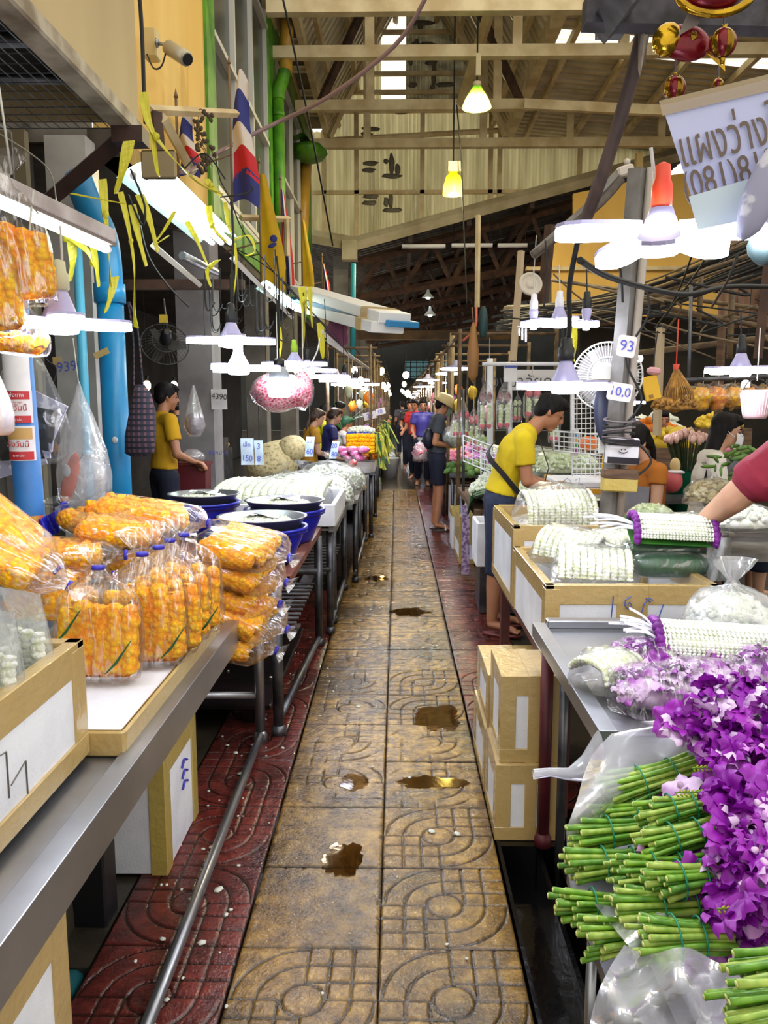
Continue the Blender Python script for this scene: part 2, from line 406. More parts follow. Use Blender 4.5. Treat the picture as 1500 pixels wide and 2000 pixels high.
yp = T('rain_pipe', 'long cream plastic rain pipe dropping beside the green gutter', 'pipe', W(596, 420, 16.6))
MB().tube([W(598, 310, 16.9), W(590, 460, 16.4)], .12, 10).build('pipe_run', ypipe, yp)
yp2 = T('rain_pipe', 'short cream rain pipe high above the green downpipe', 'pipe', W(560, 100, 12.9))
MB().tube([W(562, 10, 12.9), W(558, 140, 12.8)], .1, 10).build('pipe_run', ypipe, yp2)
# shop fronts under it: ceiling, back wall, pillars
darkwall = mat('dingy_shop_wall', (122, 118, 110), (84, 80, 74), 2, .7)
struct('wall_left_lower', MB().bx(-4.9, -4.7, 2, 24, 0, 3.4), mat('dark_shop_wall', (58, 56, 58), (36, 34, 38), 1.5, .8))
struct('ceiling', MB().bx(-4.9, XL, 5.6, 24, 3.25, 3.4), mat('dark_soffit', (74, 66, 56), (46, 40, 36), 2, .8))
tilew = mat('white_wall_tile', (196, 194, 190), (160, 158, 156), 2.5, .35, 0, .05, 10)
def pillar(n, x0, x1, y0, y1, m, z1=3.3):
    return struct(n, MB().bx(x0, x1, y0, y1, 0, z1), m)
pillar('pillar', -2.32, -2.05, 5.42, 5.65, tilew)
pillar('pillar', -2.95, -2.5, 5.2, 5.5, mat('grey_pillar', (150, 148, 150), (112, 108, 112), 2, .6))
pillar('pillar', -2.2, -1.85, 8.0, 8.4, mat('grey_pillar', (0, 0, 0)))
pillar('pillar', -2.2, -1.9, 11.6, 11.95, darkwall); pillar('pillar', -2.2, -1.9, 15, 15.4, darkwall)
struct('wall_left_near', MB().bx(-4.7, -2.5, 5.5, 5.65, 0, 5.4), darkwall)
struct('wall_left_over', MB().bx(-2.62, XL - .2, 5.56, 5.7, 3.3, 5.6), darkwall)
struct('wall_left_front', MB().bx(-2.75, -2.6, -1, 5.3, 0, 3.4), darkwall)
struct('beam_brown', MB().box(W(350, 556, 6.2), (1.0, .08, .07)), rust)
# ---------------------------------------------------------------- roof over the lane
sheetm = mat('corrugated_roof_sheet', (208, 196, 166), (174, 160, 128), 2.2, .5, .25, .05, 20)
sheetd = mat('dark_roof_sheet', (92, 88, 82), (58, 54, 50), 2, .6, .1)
def corr(p0, along, across, n, amp, nrm):
    """trapezoid corrugated sheet: n waves along 'across', straight ribs along 'along'"""
    p0, along, across, nrm = map(Vector, (p0, along, across, nrm)); R = []
    cs = []
    for i in range(n):
        for t, h in ((0, 0), (.30, 0), (.42, 1), (.72, 1), (.84, 0)): cs.append(((i + t) / n, h))
    cs.append((1, 0))
    a = [p0 + across * t + nrm * (amp * h) for t, h in cs]; b = [p + along for p in a]
    m = MB(); k = len(a); m.add(a + b, [(i, i + 1, k + i + 1, k + i) for i in range(k - 1)]); return m
YB = 18.3; RX = .4; HW = 1.92; ZE, ZA = 7.5, 10.75
rl = T('roof_nave', None, None, (0, 0, 0)); rl['kind'] = 'structure'
for i in range(4, 8):
    y0 = 3.0 + i * 1.92
    for s in (-1, 1):
        xe = RX + s * HW
        corr((xe, y0, ZE - .05), (-s * HW, 0, ZA - ZE), (0, 1.9, 0), 8, .05, (s * .87, 0, .5)).build('roof_sheet', sheetm, rl)
for s in (-1, 1):
    for k in range(5):
        t = (k + .3) / 4.6; x = RX + s * HW * (1 - t); z = ZE + (ZA - ZE) * t
        MB().box((x - s * .1, 14.5, z - .1), (.07, 7.6, .1), Ry(s * 1.05)).build('purlin', cream, rl)
rr = T('roof_right', None, None, (0, 0, 0)); rr['kind'] = 'structure'
x0, x1 = 2.42, 9.6; za, zb = 7.4, 6.73
clearsheet = film('clear_roof_sheet', (255, 252, 240), .0, .12, .1, 4, ridge=0)
for i in range(5, 9):
    y0 = 3.0 + i * 1.72
    for k in range(4):
        xa, xb = x0 + (x1 - x0) * k / 4, x0 + (x1 - x0) * (k + 1) / 4
        z0_, z1_ = za + (zb - za) * k / 4, za + (zb - za) * (k + 1) / 4
        h = 1.72
        if i == 6:      # the row that has the clear sheets: short solid sheets before and after the strip
            corr((xa, y0 + .72, z0_), (xb - xa, 0, z1_ - z0_), (0, 1.0, 0), 4, .04, (0, 0, 1)).build('roof_sheet', sheetm, rr)
            corr((xa, y0 - .03, z0_ + .03), (xb - xa, 0, z1_ - z0_), (0, .78, 0), 4, .03, (0, 0, 1)).build('clear_sheet', clearsheet, rr)
        else: corr((xa, y0, z0_), (xb - xa, 0, z1_ - z0_), (0, h, 0), 8, .04, (0, 0, 1)).build('roof_sheet', sheetm, rr)
for k in range(8):
    t = (k + .35) / 7.4; x = x0 + (x1 - x0) * t; z = za + (zb - za) * t
    MB().bx(x - .04, x + .04, 11.0, YB, z - .16, z - .04).build('purlin', cream, rr)
MB().bx(x0 - .12, x0 + .06, 11.0, YB, za - .22, za + .04).build('valley_gutter', cream, rr)
# left eave strip between green wall and nave: framed strip of stained sheets
re = T('roof_eave', None, None, (0, 0, 0)); re['kind'] = 'structure'
for i in range(5, 12):
    y0 = 5.2 + i * 1.05
    MB().bx(-1.85, RX - HW, y0 + .05, y0 + 1.0, ZE - .12, ZE - .1).build('eave_panel', mat('stained_eave_panel', (116, 100, 62), (64, 60, 34), 2.2, .6), re)
    MB().bx(-1.9, RX - HW + .05, y0 - .03, y0 + .05, ZE - .2, ZE - .1).build('eave_batten', cream, re)
for x in (-1.88, RX - HW): MB().bx(x - .05, x + .05, 10.4, YB, ZE - .28, ZE - .08).build('eave_beam', cream, re)
# tie beams with posts and struts
def tie(y, z, xa, xb, posts, m=cream, h=.17):
    b = struct('beam', MB().bx(xa, xb, y - .07, y + .07, z - h / 2, z + h / 2), m)
    for x in posts:
        top = ZE + (ZA - ZE) * (1 - abs(x - RX) / HW) if abs(x - RX) < HW else 7.25
        MB().bx(x - .07, x + .07, y - .05, y + .05, z, top).build('post', m, b)
    return b
for y, z, xa, xb, ps in ((11.0, 6.65, -1.7, 9, (-.62, -.45, 1.95, 2.75)), (12.75, 6.82, -1.9, 9, (-.42, 1.8, 3.4, 6.1)), (14.75, 6.77, -1.8, 2.3, (-.48, 1.75)), (16.5, 6.68, -1.9, 6.0, (-.6, 1.7, 3.4, 5.2))):
    tie(y, z, xa, xb, ps)

b = struct('beam', MB().box(V(4.4, 14.6, 6.62), (4.4, .1, .16), Ry(.05)), cream)
for sgn in (-1, 1):
    a0, a1 = V(RX + sgn * 1.75, 14.75, 6.85), V(RX + sgn * .3, 14.75, 9.8)
    struct('beam', MB().tube([a0, a1], .08, 4), rust)
    struct('beam', MB().tube([V(RX + sgn * 1.75, 16.5, 6.8), V(RX + sgn * .3, 16.5, 9.8)], .07, 4), cream)
struct('beam', MB().tube([W(900, 205, 14.75), W(960, 10, 12.5)], .09, 4), cream)
# ---------------------------------------------------------------- gable wall of translucent sheets at the back
frp = mat('translucent_yellowed_sheet', (214, 204, 158), (176, 166, 124), 1.6, .45, 0, .04, 12, trans=.7, stretch=(3, 3, .35), c3=(224, 222, 196))
frpd = mat('stained_sheet', (150, 142, 112), (96, 90, 70), 2.2, .5, 0, 0, trans=.35, stretch=(1, 1, 2.2))
wb = T('wall_back', None, None, (0, YB, 5)); wb['kind'] = 'structure'
def zlow(x): return 5.18 + ((-.95 - x) * .16 if x < -.95 else (x + .95) * .262)
def ztop(x):
    d = abs(x - RX)
    return ZA - (ZA - ZE) * d / HW if d < HW else (7.36 + (x - 2.42) * -.095 if x > RX else 7.5)
n = 15; xs = [-1.95 + k * .62 for k in range(n + 1)]
strip_x = (W(744, 100, YB).x, W(793, 100, YB).x)
xs = sorted(set([x for x in xs if not strip_x[0] - .25 < x < strip_x[1] + .25] + list(strip_x)))
for a, c in zip(xs[:-1], xs[1:]):
    m_ = frp
    is_strip = abs(a - strip_x[0]) < 1e-6
    segs = [(zlow, lambda x: min(ztop(x), 7.88)), (lambda x: 7.9, ztop)] if min(ztop(a), ztop(c)) > 8.1 else [(zlow, ztop)]
    for si, (f0, f1) in enumerate(segs):
        pts = []
        for t, h in [((i + tt) / 4, hh) for i in range(4) for tt, hh in ((0, 0), (.35, 0), (.5, 1), (.8, 1))] + [(1, 0)]:
            x = a + (c - a) * t; pts.append((x, h * .03))
        k = len(pts)
        lo_ = [(x, YB + d, f0(x)) for x, d in pts]; hi_ = [(x, YB + d, max(f1(x), f0(x) + .02)) for x, d in pts]
        mm = clearsheet if (is_strip and si == 1) else (frpd if si == 1 and a > strip_x[0] else frp)
        MB().add(lo_ + hi_, [(i, i + 1, k + i + 1, k + i) for i in range(k - 1)]).build('wall_sheet', mm, wb)
for z in (6.2, 7.9, 8.28, 8.66, 9.5):
    w_ = HW * (1 - max(0, z - ZE) / (ZA - ZE)) if z > ZE else 4
    xa, xb = (max(RX - w_, -1.9), RX + w_) if z > ZE else (-1.9, 3.0 if z < 6.5 else 5)
    MB().bx(xa, xb, YB - .1, YB - .02, z - .04, z + .04).build('girt', cream, wb)
MB().tube([(-1.5, YB - .06, 7.3), (2.5, YB - .06, 7.5)], .06, 4).build('girt', cream, wb)
for x in (-1.62, -.9, .55, 2.05, 2.25, 4.0): MB().bx(x - .05, x + .05, YB - .1, YB - .02, zlow(x), min(ztop(x), 7.9)).build('stud', cream, wb)
patch = mat('grey_sealant_patch', (112, 104, 88), (92, 86, 74), 5, .6)
for (a, b_, c, d_) in ((705, 255, 745, 248), (770, 220, 800, 218), (708, 320, 740, 318), (706, 335, 735, 330), (762, 300, 768, 345), (752, 310, 756, 320), (775, 320, 778, 345), (745, 345, 785, 343), (707, 385, 742, 383), (706, 398, 738, 395), (752, 385, 756, 405), (760, 375, 766, 408), (745, 410, 788, 411), (704, 262, 730, 262), (805, 80, 808, 120), (812, 75, 815, 105), (820, 85, 850, 88), (848, 85, 852, 95), (800, 92, 804, 130), (830, 122, 855, 122), (842, 165, 848, 175), (846, 120, 849, 170), (798, 160, 815, 172), (850, 165, 890, 165), (800, 45, 850, 44), (820, 40, 822, 60)):
    A, B = W(a, b_, YB - .03), W(c, d_, YB - .03)
    ws = max(abs(B.x - A.x), .12); hs = max(abs(B.z - A.z), .11); cc = (A + B) / 2
    MB().ell(cc, (ws / 2, .012, hs / 2), None, 9, 5, lambda d: 1 + .35 * noise.noise(d * 2.3 + cc)).build('sealant_patch', patch, wb)
# ---------------------------------------------------------------- low market roof beyond, with fascia
low = T('roof_low', None, None, (0, YB, 5)); low['kind'] = 'structure'
zl = lambda x: zlow(x) - .05
for i in range(13):
    y0 = YB + i * 2.2
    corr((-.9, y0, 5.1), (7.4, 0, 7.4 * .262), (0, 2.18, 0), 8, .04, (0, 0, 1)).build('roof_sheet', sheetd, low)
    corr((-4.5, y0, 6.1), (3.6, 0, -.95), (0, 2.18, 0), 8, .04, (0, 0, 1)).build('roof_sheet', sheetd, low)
fas = mat('grey_white_fascia', (204, 194, 164), (168, 156, 124), 2, .5)
MB().tube([(-.95, YB - .1, 5.1), (6.8, YB - .1, 5.1 + 7.75 * .262)], .15, 4).build('fascia', fas, low)
MB().tube([(-.95, YB - .1, 5.1), (-2.0, YB - .1, 5.28)], .15, 4).build('fascia', fas, low)
MB().box(W(683, 490, YB - .1), (.34, .3, .42)).build('rain_head', fas, low)
cols_x = (-1.05, 2.4, 5.6)
for i in range(6):
    y = YB + .8 + i * 3.2
    a, b_ = V(-.9, y, 4.85), V(6, y, 4.85 + 6.9 * .262)
    tr = struct('beam', MB().tube([a, b_], .1, 4), rust)
    MB().tube([V(-1.2, y, 4.0), V(4.2, y, 4.9)], .09, 4).build('truss_chord', rust, tr)
    for k in range(5):
        p = a.lerp(b_, (k + .5) / 6); qx = -1.0 + k * 1.15
        MB().tube([p, V(qx, y, 4.03 + (qx + 1.2) * .166)], .06, 4).build('truss_web', rust, tr)
        MB().tube([p, V(qx + 1.1, y, 4.03 + (qx + 2.3) * .166)], .05, 4).build('truss_web', rust, tr)
    pillar('pillar', -1.5, -1.15, y, y + .35, darkwall, 5.0)
for x in (.3, 1.6, 3.0, 4.4): struct('beam', MB().bx(x - .05, x + .05, YB, YB + 22, 4.9 + (x + .9) * .262 - .05, 5.02 + (x + .9) * .262), rust)
struct('beam', MB().box(W(820, 655, 24), (6.5, .3, .26)), mat('brown_beam', (112, 86, 52), (74, 56, 36), 2, .7))
struct('wall_far', MB().bx(-10, 12, 48, 48.3, 0, 9), mat('far_dark_wall', (44, 46, 44), (26, 28, 28), .6, .8))
w = struct('window_3', MB().box(W(838, 722, 47.9), (2.9, .05, 1.0)), emis('far_daylight_pane', (96, 138, 140), .55))
for k in range(9): MB().box(W(790 + k * 12, 722, 47.8), (.06, .05, 1.0)).build('window_bar', black_pl, w)
for k in range(4): MB().box(W(838, 708 + k * 9, 47.8), (2.9, .05, .05)).build('window_bar', black_pl, w)
# right hand building: yellow boarded wall
yb = T('wall_right', None, None, (0, 17, 3)); yb['kind'] = 'structure'
ybm = mat('yellow_board', (232, 188, 96), (214, 168, 76), 1.2, .6, stretch=(1, 1, .3))
for (a, c, t0, t1) in ((1078, 1120, 470, 470), (1120, 1262, 378, 348), (1262, 1402, 348, 330)):
    A, B, C_, D = W(a, 618, 17), W(c, 618, 17), W(c, t1, 17), W(a, t0, 17)
    MB().add([A, B, C_, D, A + V(0, .1, 0), B + V(0, .1, 0), C_ + V(0, .1, 0), D + V(0, .1, 0)], [(0, 1, 2, 3), (5, 4, 7, 6), (3, 2, 6, 7), (0, 4, 5, 1), (0, 3, 7, 4), (1, 5, 6, 2)]).build('wall_board', ybm, yb)
MB().bx(W(1255, 0, 16.9).x, W(1268, 0, 16.9).x, 16.85, 17, 3.4, 6.6).build('wall_post', mat('pale_yellow', (226, 196, 130)), yb)
MB().bx(W(1078, 0, 16.9).x, 8, 16.85, 17, 5.05, 5.13).build('rail', cream, yb); MB().bx(W(1040, 0, 16.9).x, 8, 16.85, 17, 4.3, 4.37).build('rail', cream, yb)
struct('wall_right_side', MB().add([W(1045, 600, 17.2), W(1078, 610, 17.2), W(1078, 470, 17.2), W(1078, 475, 17.25)], [(0, 1, 2)]), darkwall)
br = T('wall_right_upper', None, None, (0, 12, 3)); br['kind'] = 'structure'
bw = mat('stained_brown_boarding', (150, 112, 80), (92, 66, 50), 2, .7, 0, .1, 20, stretch=(3, 3, .4))
for k in range(5):
    a = 1402 + k * 42
    A, B = W(a, 640, 12 - k * .15), W(a + 40, 640, 12 - k * .15); C_, D = W(a + 40, 470 - k * 10, 12 - k * .15), W(a, 470 - k * 10, 12 - k * .15)
    if k in (1, 2): C_, D = W(a + 40, 565, 12 - k * .15), W(a, 565, 12 - k * .15)
    MB().add([A, B, C_, D], [(0, 1, 2, 3)]).build('board', bw, br)
MB().bx(W(1440, 0, 12).x, W(1560, 0, 12).x, 12.2, 12.3, W(0, 570, 12).z, W(0, 500, 12).z).build('opening', black_pl, br)
struct('wall_right_far', MB().bx(11.5, 11.8, 3, 48, 0, 7), darkwall)
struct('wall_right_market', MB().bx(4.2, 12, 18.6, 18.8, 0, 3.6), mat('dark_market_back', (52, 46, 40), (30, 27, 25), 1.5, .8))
# roof left open over and behind the camera to let sky light in

# ================================================================ GENERIC THINGS
def marigold_mat():
    m, nt, b, out = newmat('marigold_petals'); L = nt.links.new; vec = coord(nt)
    v = texn(nt, 'voronoi', 60, vec); n = texn(nt, 'noise', 160, vec, 3); n2 = texn(nt, 'noise', 9, vec, 3)
    ad = nt.nodes.new('ShaderNodeMath'); ad.operation = 'MULTIPLY_ADD'; ad.inputs[1].default_value = .5; L(n.outputs[0], ad.inputs[0]); L(v.outputs['Distance'], ad.inputs[2])
    c = ramp(nt, ad.outputs[0], [(.25, lin((255, 200, 14))), (.55, lin((255, 176, 8))), (1, lin((244, 140, 4)))])
    c2 = ramp(nt, ad.outputs[0], [(.25, lin((255, 220, 40))), (.55, lin((255, 202, 20))), (1, lin((248, 164, 8)))])
    mx = nt.nodes.new('ShaderNodeMix'); mx.data_type = 'RGBA'; L(ramp(nt, n2.outputs[0], [(.42, (0, 0, 0, 1)), (.6, (1, 1, 1, 1))]), mx.inputs[0]); L(c, mx.inputs[6]); L(c2, mx.inputs[7]); L(mx.outputs[2], b.inputs['Base Color'])
    bn = nt.nodes.new('ShaderNodeBump'); bn.invert = True; bn.inputs['Strength'].default_value = .7; bn.inputs['Distance'].default_value = .014; L(ad.outputs[0], bn.inputs['Height']); L(bn.outputs[0], b.inputs['Normal'])
    b.inputs['Roughness'].default_value = .7; b.inputs['Specular IOR Level'].default_value = .2
    return m
marig = marigold_mat()
fold = film('folded_bag_film', op=.005, milk=.02, wr=.9, ws=24, stretch=(2.6, 1, .5), rough=.16, ridge=.30)
blueband = mat('blue_rubber_band', (40, 34, 170), rough=.5)
def rope_mesh(name, pts, r, m, pitch=.03, n=9, amp=.22, seed=0):
    P = curve(pts, 8); R = []; L = 0; prev = None; m_ = MB(); D = []
    tot = sum((P[i + 1] - P[i]).length for i in range(len(P) - 1)); N = max(12, int(tot / pitch * 4)); k = 0; acc = 0; Q = []
    for i in range(N + 1):
        d = tot * i / N
        while k < len(P) - 2 and acc + (P[k + 1] - P[k]).length < d: acc += (P[k + 1] - P[k]).length; k += 1
        seg = (P[k + 1] - P[k]).length; Q.append(P[k].lerp(P[k + 1], min(1, (d - acc) / max(seg, 1e-6)))); D.append(d)
    rr = [r * (1 - amp + amp * abs(math.sin(PI * d / pitch))) * (1 + .10 * noise.noise(Vector((d * 40, seed, 0)))) * (1 if 0 < i < N else .55) for i, d in enumerate(D)]
    m_.tube(Q, rr, n)
    vs = []
    for v in m_.v:
        q = Vector(v); nn = noise.noise(q * 60 + Vector((seed, 0, 0))); vs.append(q + Vector((nn, noise.noise(q * 60 + Vector((9, seed, 3))), nn)) * r * .2)
    m_.v = [tuple(v) for v in vs]
    return m_
def bag_skin(w, d, h, neck, tail=.07, rn=.014, n=40, m=18, seed=0, bot=.02, flare=.05):
    R = []
    Z = [(-.004, .55)] + [(h * t, 1 - .12 * (2 * t - 1) ** 4) for t in (.03, .12, .25, .4, .55, .7, .85, .97)] + [(h + neck * .35, .62), (h + neck * .7, .26), (h + neck, .001), (h + neck + tail * .5, .10), (h + neck + tail, .22)]
    for i, (z, k) in enumerate(Z):
        row = []
        for j in range(n):
            a = 2 * PI * j / n; c, s_ = math.cos(a), math.sin(a)
            e = .55; x = math.copysign(abs(c) ** e, c); y = math.copysign(abs(s_) ** e, s_)
            nk = i >= 9
            X = max(w / 2 * k, rn) * x if k > .01 else rn * c; Y_ = max(d / 2 * (k if not nk else k * .8), rn) * y if k > .01 else rn * s_
            if i > 11: X, Y_ = (rn + flare * k * 3) * c * (1.3 + .3 * math.sin(5 * a)), (rn + flare * k) * s_
            wr = (.03 if not nk else .12) * math.sin(11 * a + seed) * (1 if i < 11 else 0) + .05 * noise.noise(Vector((x * 3, y * 3, z * 14 + seed)))
            row.append(Vector((X * (1 + wr), Y_ * (1 + wr), z + .008 * noise.noise(Vector((x, y, seed + z))))))
        R.append(row)
    return MB().rings(R, False)
def marigold_bag(w, d, h, neck, label, loc, rot=(0, 0, 0), seed=0, rows=5, tie=True, group=None, tail=.07, name='marigold_bag'):
    t = T(name, label, 'bag', (0, 0, 0), group)
    rr = w / rows / 2 * 1.22
    layers = 1
    for ly in range(layers):
        for k in range(rows):
            x = -w / 2 + rr * .9 + (w - 1.8 * rr) * k / max(1, rows - 1); y = 0 if layers == 1 else (-d / 2 + rr) * (1 if ly == 0 else -1)
            q = abs(2 * k / max(1, rows - 1) - 1)
            top = h * (1.0 - .10 * q * q) - rr * .6 + .01 * math.sin(seed + k * 2)
            rope_mesh('garland', [(x * .96, y, rr * .7), (x + .006 * math.sin(k + seed), y, h * .4), (x * .97, y * .9, h * .75), (x * .86, y * .7, top)], rr * (1.0 if layers > 1 else 1.0), marig, .04, 10, .12, seed + k + 7 * ly).build('garland', marig, t)
    MB().box((0, 0, h * .45), (w * .9, rr * 1.3, h * .8), None, .02).build('petal_core', marig, t)
    if rows == 5 and seed in (1.7, 0, 5.1):
        lf = MB()
        for q in range(2):
            x = (-.45 + .6 * q + .04 * seed) * w; z = h * (.12 + .35 * (1 - q))
            lf.strip([(x, -d / 2 - .003, z), (x + .03, -d / 2 - .006, z + .03), (x + .07, -d / 2 - .004, z + .09)], [.003, .008, .002], (.8, 0, -.6))
        lf.build('leaf', leafg, t)
    bag_skin(w * 1.04, max(d, 2 * rr) * 1.1, h, neck, tail, seed=seed).build('plastic_film', fold, t)
    if tie: MB().lathe([(.017, -.006), (.019, 0), (.017, .006)], (0, 0, h + neck), 10).build('rubber_band', blueband, t)
    t.location = loc; t.rotation_euler = rot
    return t
def led_lamp(c, d, n, label, capm, cordtop, rz=0, tilt=(0, 0), wire=white_wire, group=None, capr=.021, shell=None, cone=.055, lh=.03, hwk=.115, ck=.13):
    t = T('led_lamp', label, 'lamp', (0, 0, 0), group); R_ = d / 2; shell = shell or mat('lilac_lamp_shell', (176, 172, 214), rough=.35)
    MB().lathe([(.02, cone + .012), (.024, cone), (d * ck, .014), (d * ck * 1.07, .0)], (0, 0, 0), 18).build('lamp_cone', shell, t)
    MB().lathe([(d * .14, 0), (d * .14, -.008), (d * .12, -lh * .9), (d * .08, -lh)], (0, 0, 0), 20).build('centre_panel', ledm, t)
    MB().lathe([(capr * .8, cone + .01), (capr, cone + .016), (capr, cone + .05), (capr * .75, cone + .062), (capr * .7, cone + .085), (.004, cone + .09)], (0, 0, 0), 14).build('lamp_holder', capm, t)
    for k in range(n):
        a = 2 * PI * k / n; M = Rz(a) @ Ry(tilt[k % len(tilt)])
        pts = [(d * .10, .5), (d * .2, .9), (R_ * .8, 1), (R_ * .95, .75), (R_, .3)]; hw = d * hwk
        for nm, z0, z1, m_, g in (('leaf_shell', .004, .011, shell, 1.03), ('leaf_panel', -.015, .004, ledm, 1.0)):
            o = [M @ Vector((x, s * hw * k_ * g, z)) for z in (z0, z1) for s, seq in ((1, pts), (-1, pts[::-1])) for x, k_ in seq]
            h_ = len(o) // 2; MB().rings([o[:h_], o[h_:]], True, False).build(nm, m_, t)
    if cordtop is not None:
        p = Vector(cordtop) - Vector(c); MB().tube(curve([(0, 0, cone + .085), p * .5 + Vector((.004, 0, 0)), p]), .0035, 5).build('cord', wire, t)
    t.location = c; t.rotation_euler = (0, 0, rz); return t
def styro_box(x0, x1, y0, y1, z0, z1, label, tapes=('rim',), tm=None, wall=.025, lid=False, base=True, group=None, name='foam_box', rz=0, cat='box'):
    tm = tm or tape; c = Vector(((x0 + x1) / 2, (y0 + y1) / 2, z0)); a, b, h = (x1 - x0) / 2, (y1 - y0) / 2, z1 - z0
    t = T(name, label, cat, c, group)
    def B(nm, m_, *bxs):
        mb = MB()
        for q in bxs: mb.bx(*[v + (c.x if i < 2 else c.y if i < 4 else c.z) for i, v in enumerate(q)], ch=.006 if m_ is styro else .002)
        return mb.build(nm, m_, t)
    B('box_body', styro, (-a, a, -b, -b + wall, 0, h), (-a, a, b - wall, b, 0, h), (-a, -a + wall, -b + wall, b - wall, 0, h), (a - wall, a, -b + wall, b - wall, 0, h), (-a + wall, a - wall, -b + wall, b - wall, 0, .03))
    e = .004
    if lid: B('lid', styro, (-a - .003, a + .003, -b - .003, b + .003, h + .001, h + .045)); H2 = h + .045
    else: H2 = h
    k = min(.07, h * .35)
    if 'rim' in tapes:
        if lid: B('rim_tape', tm, (-a - e, a + e, -b - e, b + e, H2 - k, H2 + .003))
        else: B('rim_tape', tm, (-a - e, a + e, -b - e, -b + wall + e, H2 - k, H2 + e), (-a - e, a + e, b - wall - e, b + e, H2 - k, H2 + e), (-a - e, -a + wall + e, -b - e, b + e, H2 - k, H2 + e), (a - wall - e, a + e, -b - e, b + e, H2 - k, H2 + e))
    if 'corners' in tapes:
        for sx in (-1, 1):
            for sy in (-1, 1): B('corner_tape', tm, (sx * a - .05 if sx > 0 else -a - e - .0012, a + e + .0012 if sx > 0 else -a + .05, sy * b - .06 if sy > 0 else -b - e - .0012, b + e + .0012 if sy > 0 else -b + .06, .001, H2 - .01 if not lid else H2 + .0035))
    if 'base' in tapes: B('base_tape', tm, (-a - e - .002, a + e + .002, -b - e - .002, b + e + .002, -.0005, .05))
    if 'wrap' in tapes: B('wrap_tape', tm, (-a - e * 1.5, a + e * 1.5, -b - e * 1.5, b + e * 1.5, h * .45, h * .98)) if lid else None
    if 'mid' in tapes: B('band_tape', tm, (-a * .18, a * .18, -b - e - .003, b + e + .003 if lid else -b + wall + e, .002, H2 + e + .001))
    t.rotation_euler = (0, 0, rz); return t
jas = mat('jasmine_buds', (250, 251, 246), (216, 224, 180), 70, .5, 0, .8, 120, hi=.75, tex='voronoi', lo=.3)
jas2 = mat('crown_flower_white', (246, 248, 244), (220, 230, 206), 24, .5, 0, .2, 80)
def heap(name, cx, cy, z, rx, ry, h, n, r, m, parent=None, seed=0, kind='stuff', elong=1.5):
    """a heap of n little blossoms over a mound"""
    R_ = random.Random(seed); mb = MB()
    if h > .012: mb.ell((cx, cy, z), (rx * .95, ry * .95, h * .93), None, 16, 8, lambda d: 1 if d.z > -.1 else .3)
    for k in range(n):
        a = R_.uniform(0, 2 * PI); q = math.sqrt(R_.random()); x, y = q * math.cos(a), q * math.sin(a)
        zz = h * math.sqrt(max(0, 1 - q * q)); rr = r * R_.uniform(.7, 1.25)
        mb.ell((cx + x * rx, cy + y * ry, z + zz), (rr, rr, rr * elong), Euler((R_.uniform(-1.5, 1.5), R_.uniform(-1.5, 1.5), R_.uniform(0, 6))).to_matrix(), 5, 3)
    o = mb.build(name, m, parent); o['kind'] = kind; return o
def film_mound(cx, cy, z, rx, ry, h, parent, m=None, name='plastic_film', seed=0, n=28):
    m = m or clear; R = []
    for i in range(9):
        t = i / 8; k = math.sqrt(max(0, 1 - t * t)) ** .7; zz = z + h * t; row = []
        for j in range(n):
            a = 2 * PI * j / n; q = 1 + .10 * noise.noise(Vector((math.cos(a) * 2.4, math.sin(a) * 2.4, t * 3 + seed)))
            c, s_ = math.cos(a), math.sin(a); e = .7
            row.append((cx + rx * k * q * math.copysign(abs(c) ** e, c), cy + ry * k * q * math.copysign(abs(s_) ** e, s_), zz + .012 * noise.noise(Vector((c * 3, s_ * 3, seed + 5)))))
        R.append(row)
    return MB().rings(R, True).build(name, m, parent)
def flower_bag(cx, cy, z, rx, ry, h, label, m=None, n=420, r=.012, group=None, fm=None, seed=0, tail=True, cat='bag', name='flower_bag', elong=1.5):
    t = T(name, label, cat, (cx, cy, z), group)
    heap('blossoms', cx, cy, z + h * .12, rx * .9, ry * .9, h * .72, n, r, m or jas, t, seed, elong=elong)
    film_mound(cx, cy, z, rx, ry, h, t, fm, seed=seed)
    if tail:
        mb = MB(); R = []
        for k, (w_, zz) in enumerate(((.03, .93), (.014, 1.08), (.045, 1.28), (.06, 1.42))):
            R.append([(cx + w_ * math.cos(2 * PI * j / 14) * (1 + .3 * math.sin(3 * j)), cy + w_ * .6 * math.sin(2 * PI * j / 14), z + h * .93 + (zz - .93) * .2) for j in range(14)])
        mb.rings(R, False).build('bag_neck', fm or clear, t)
    return t
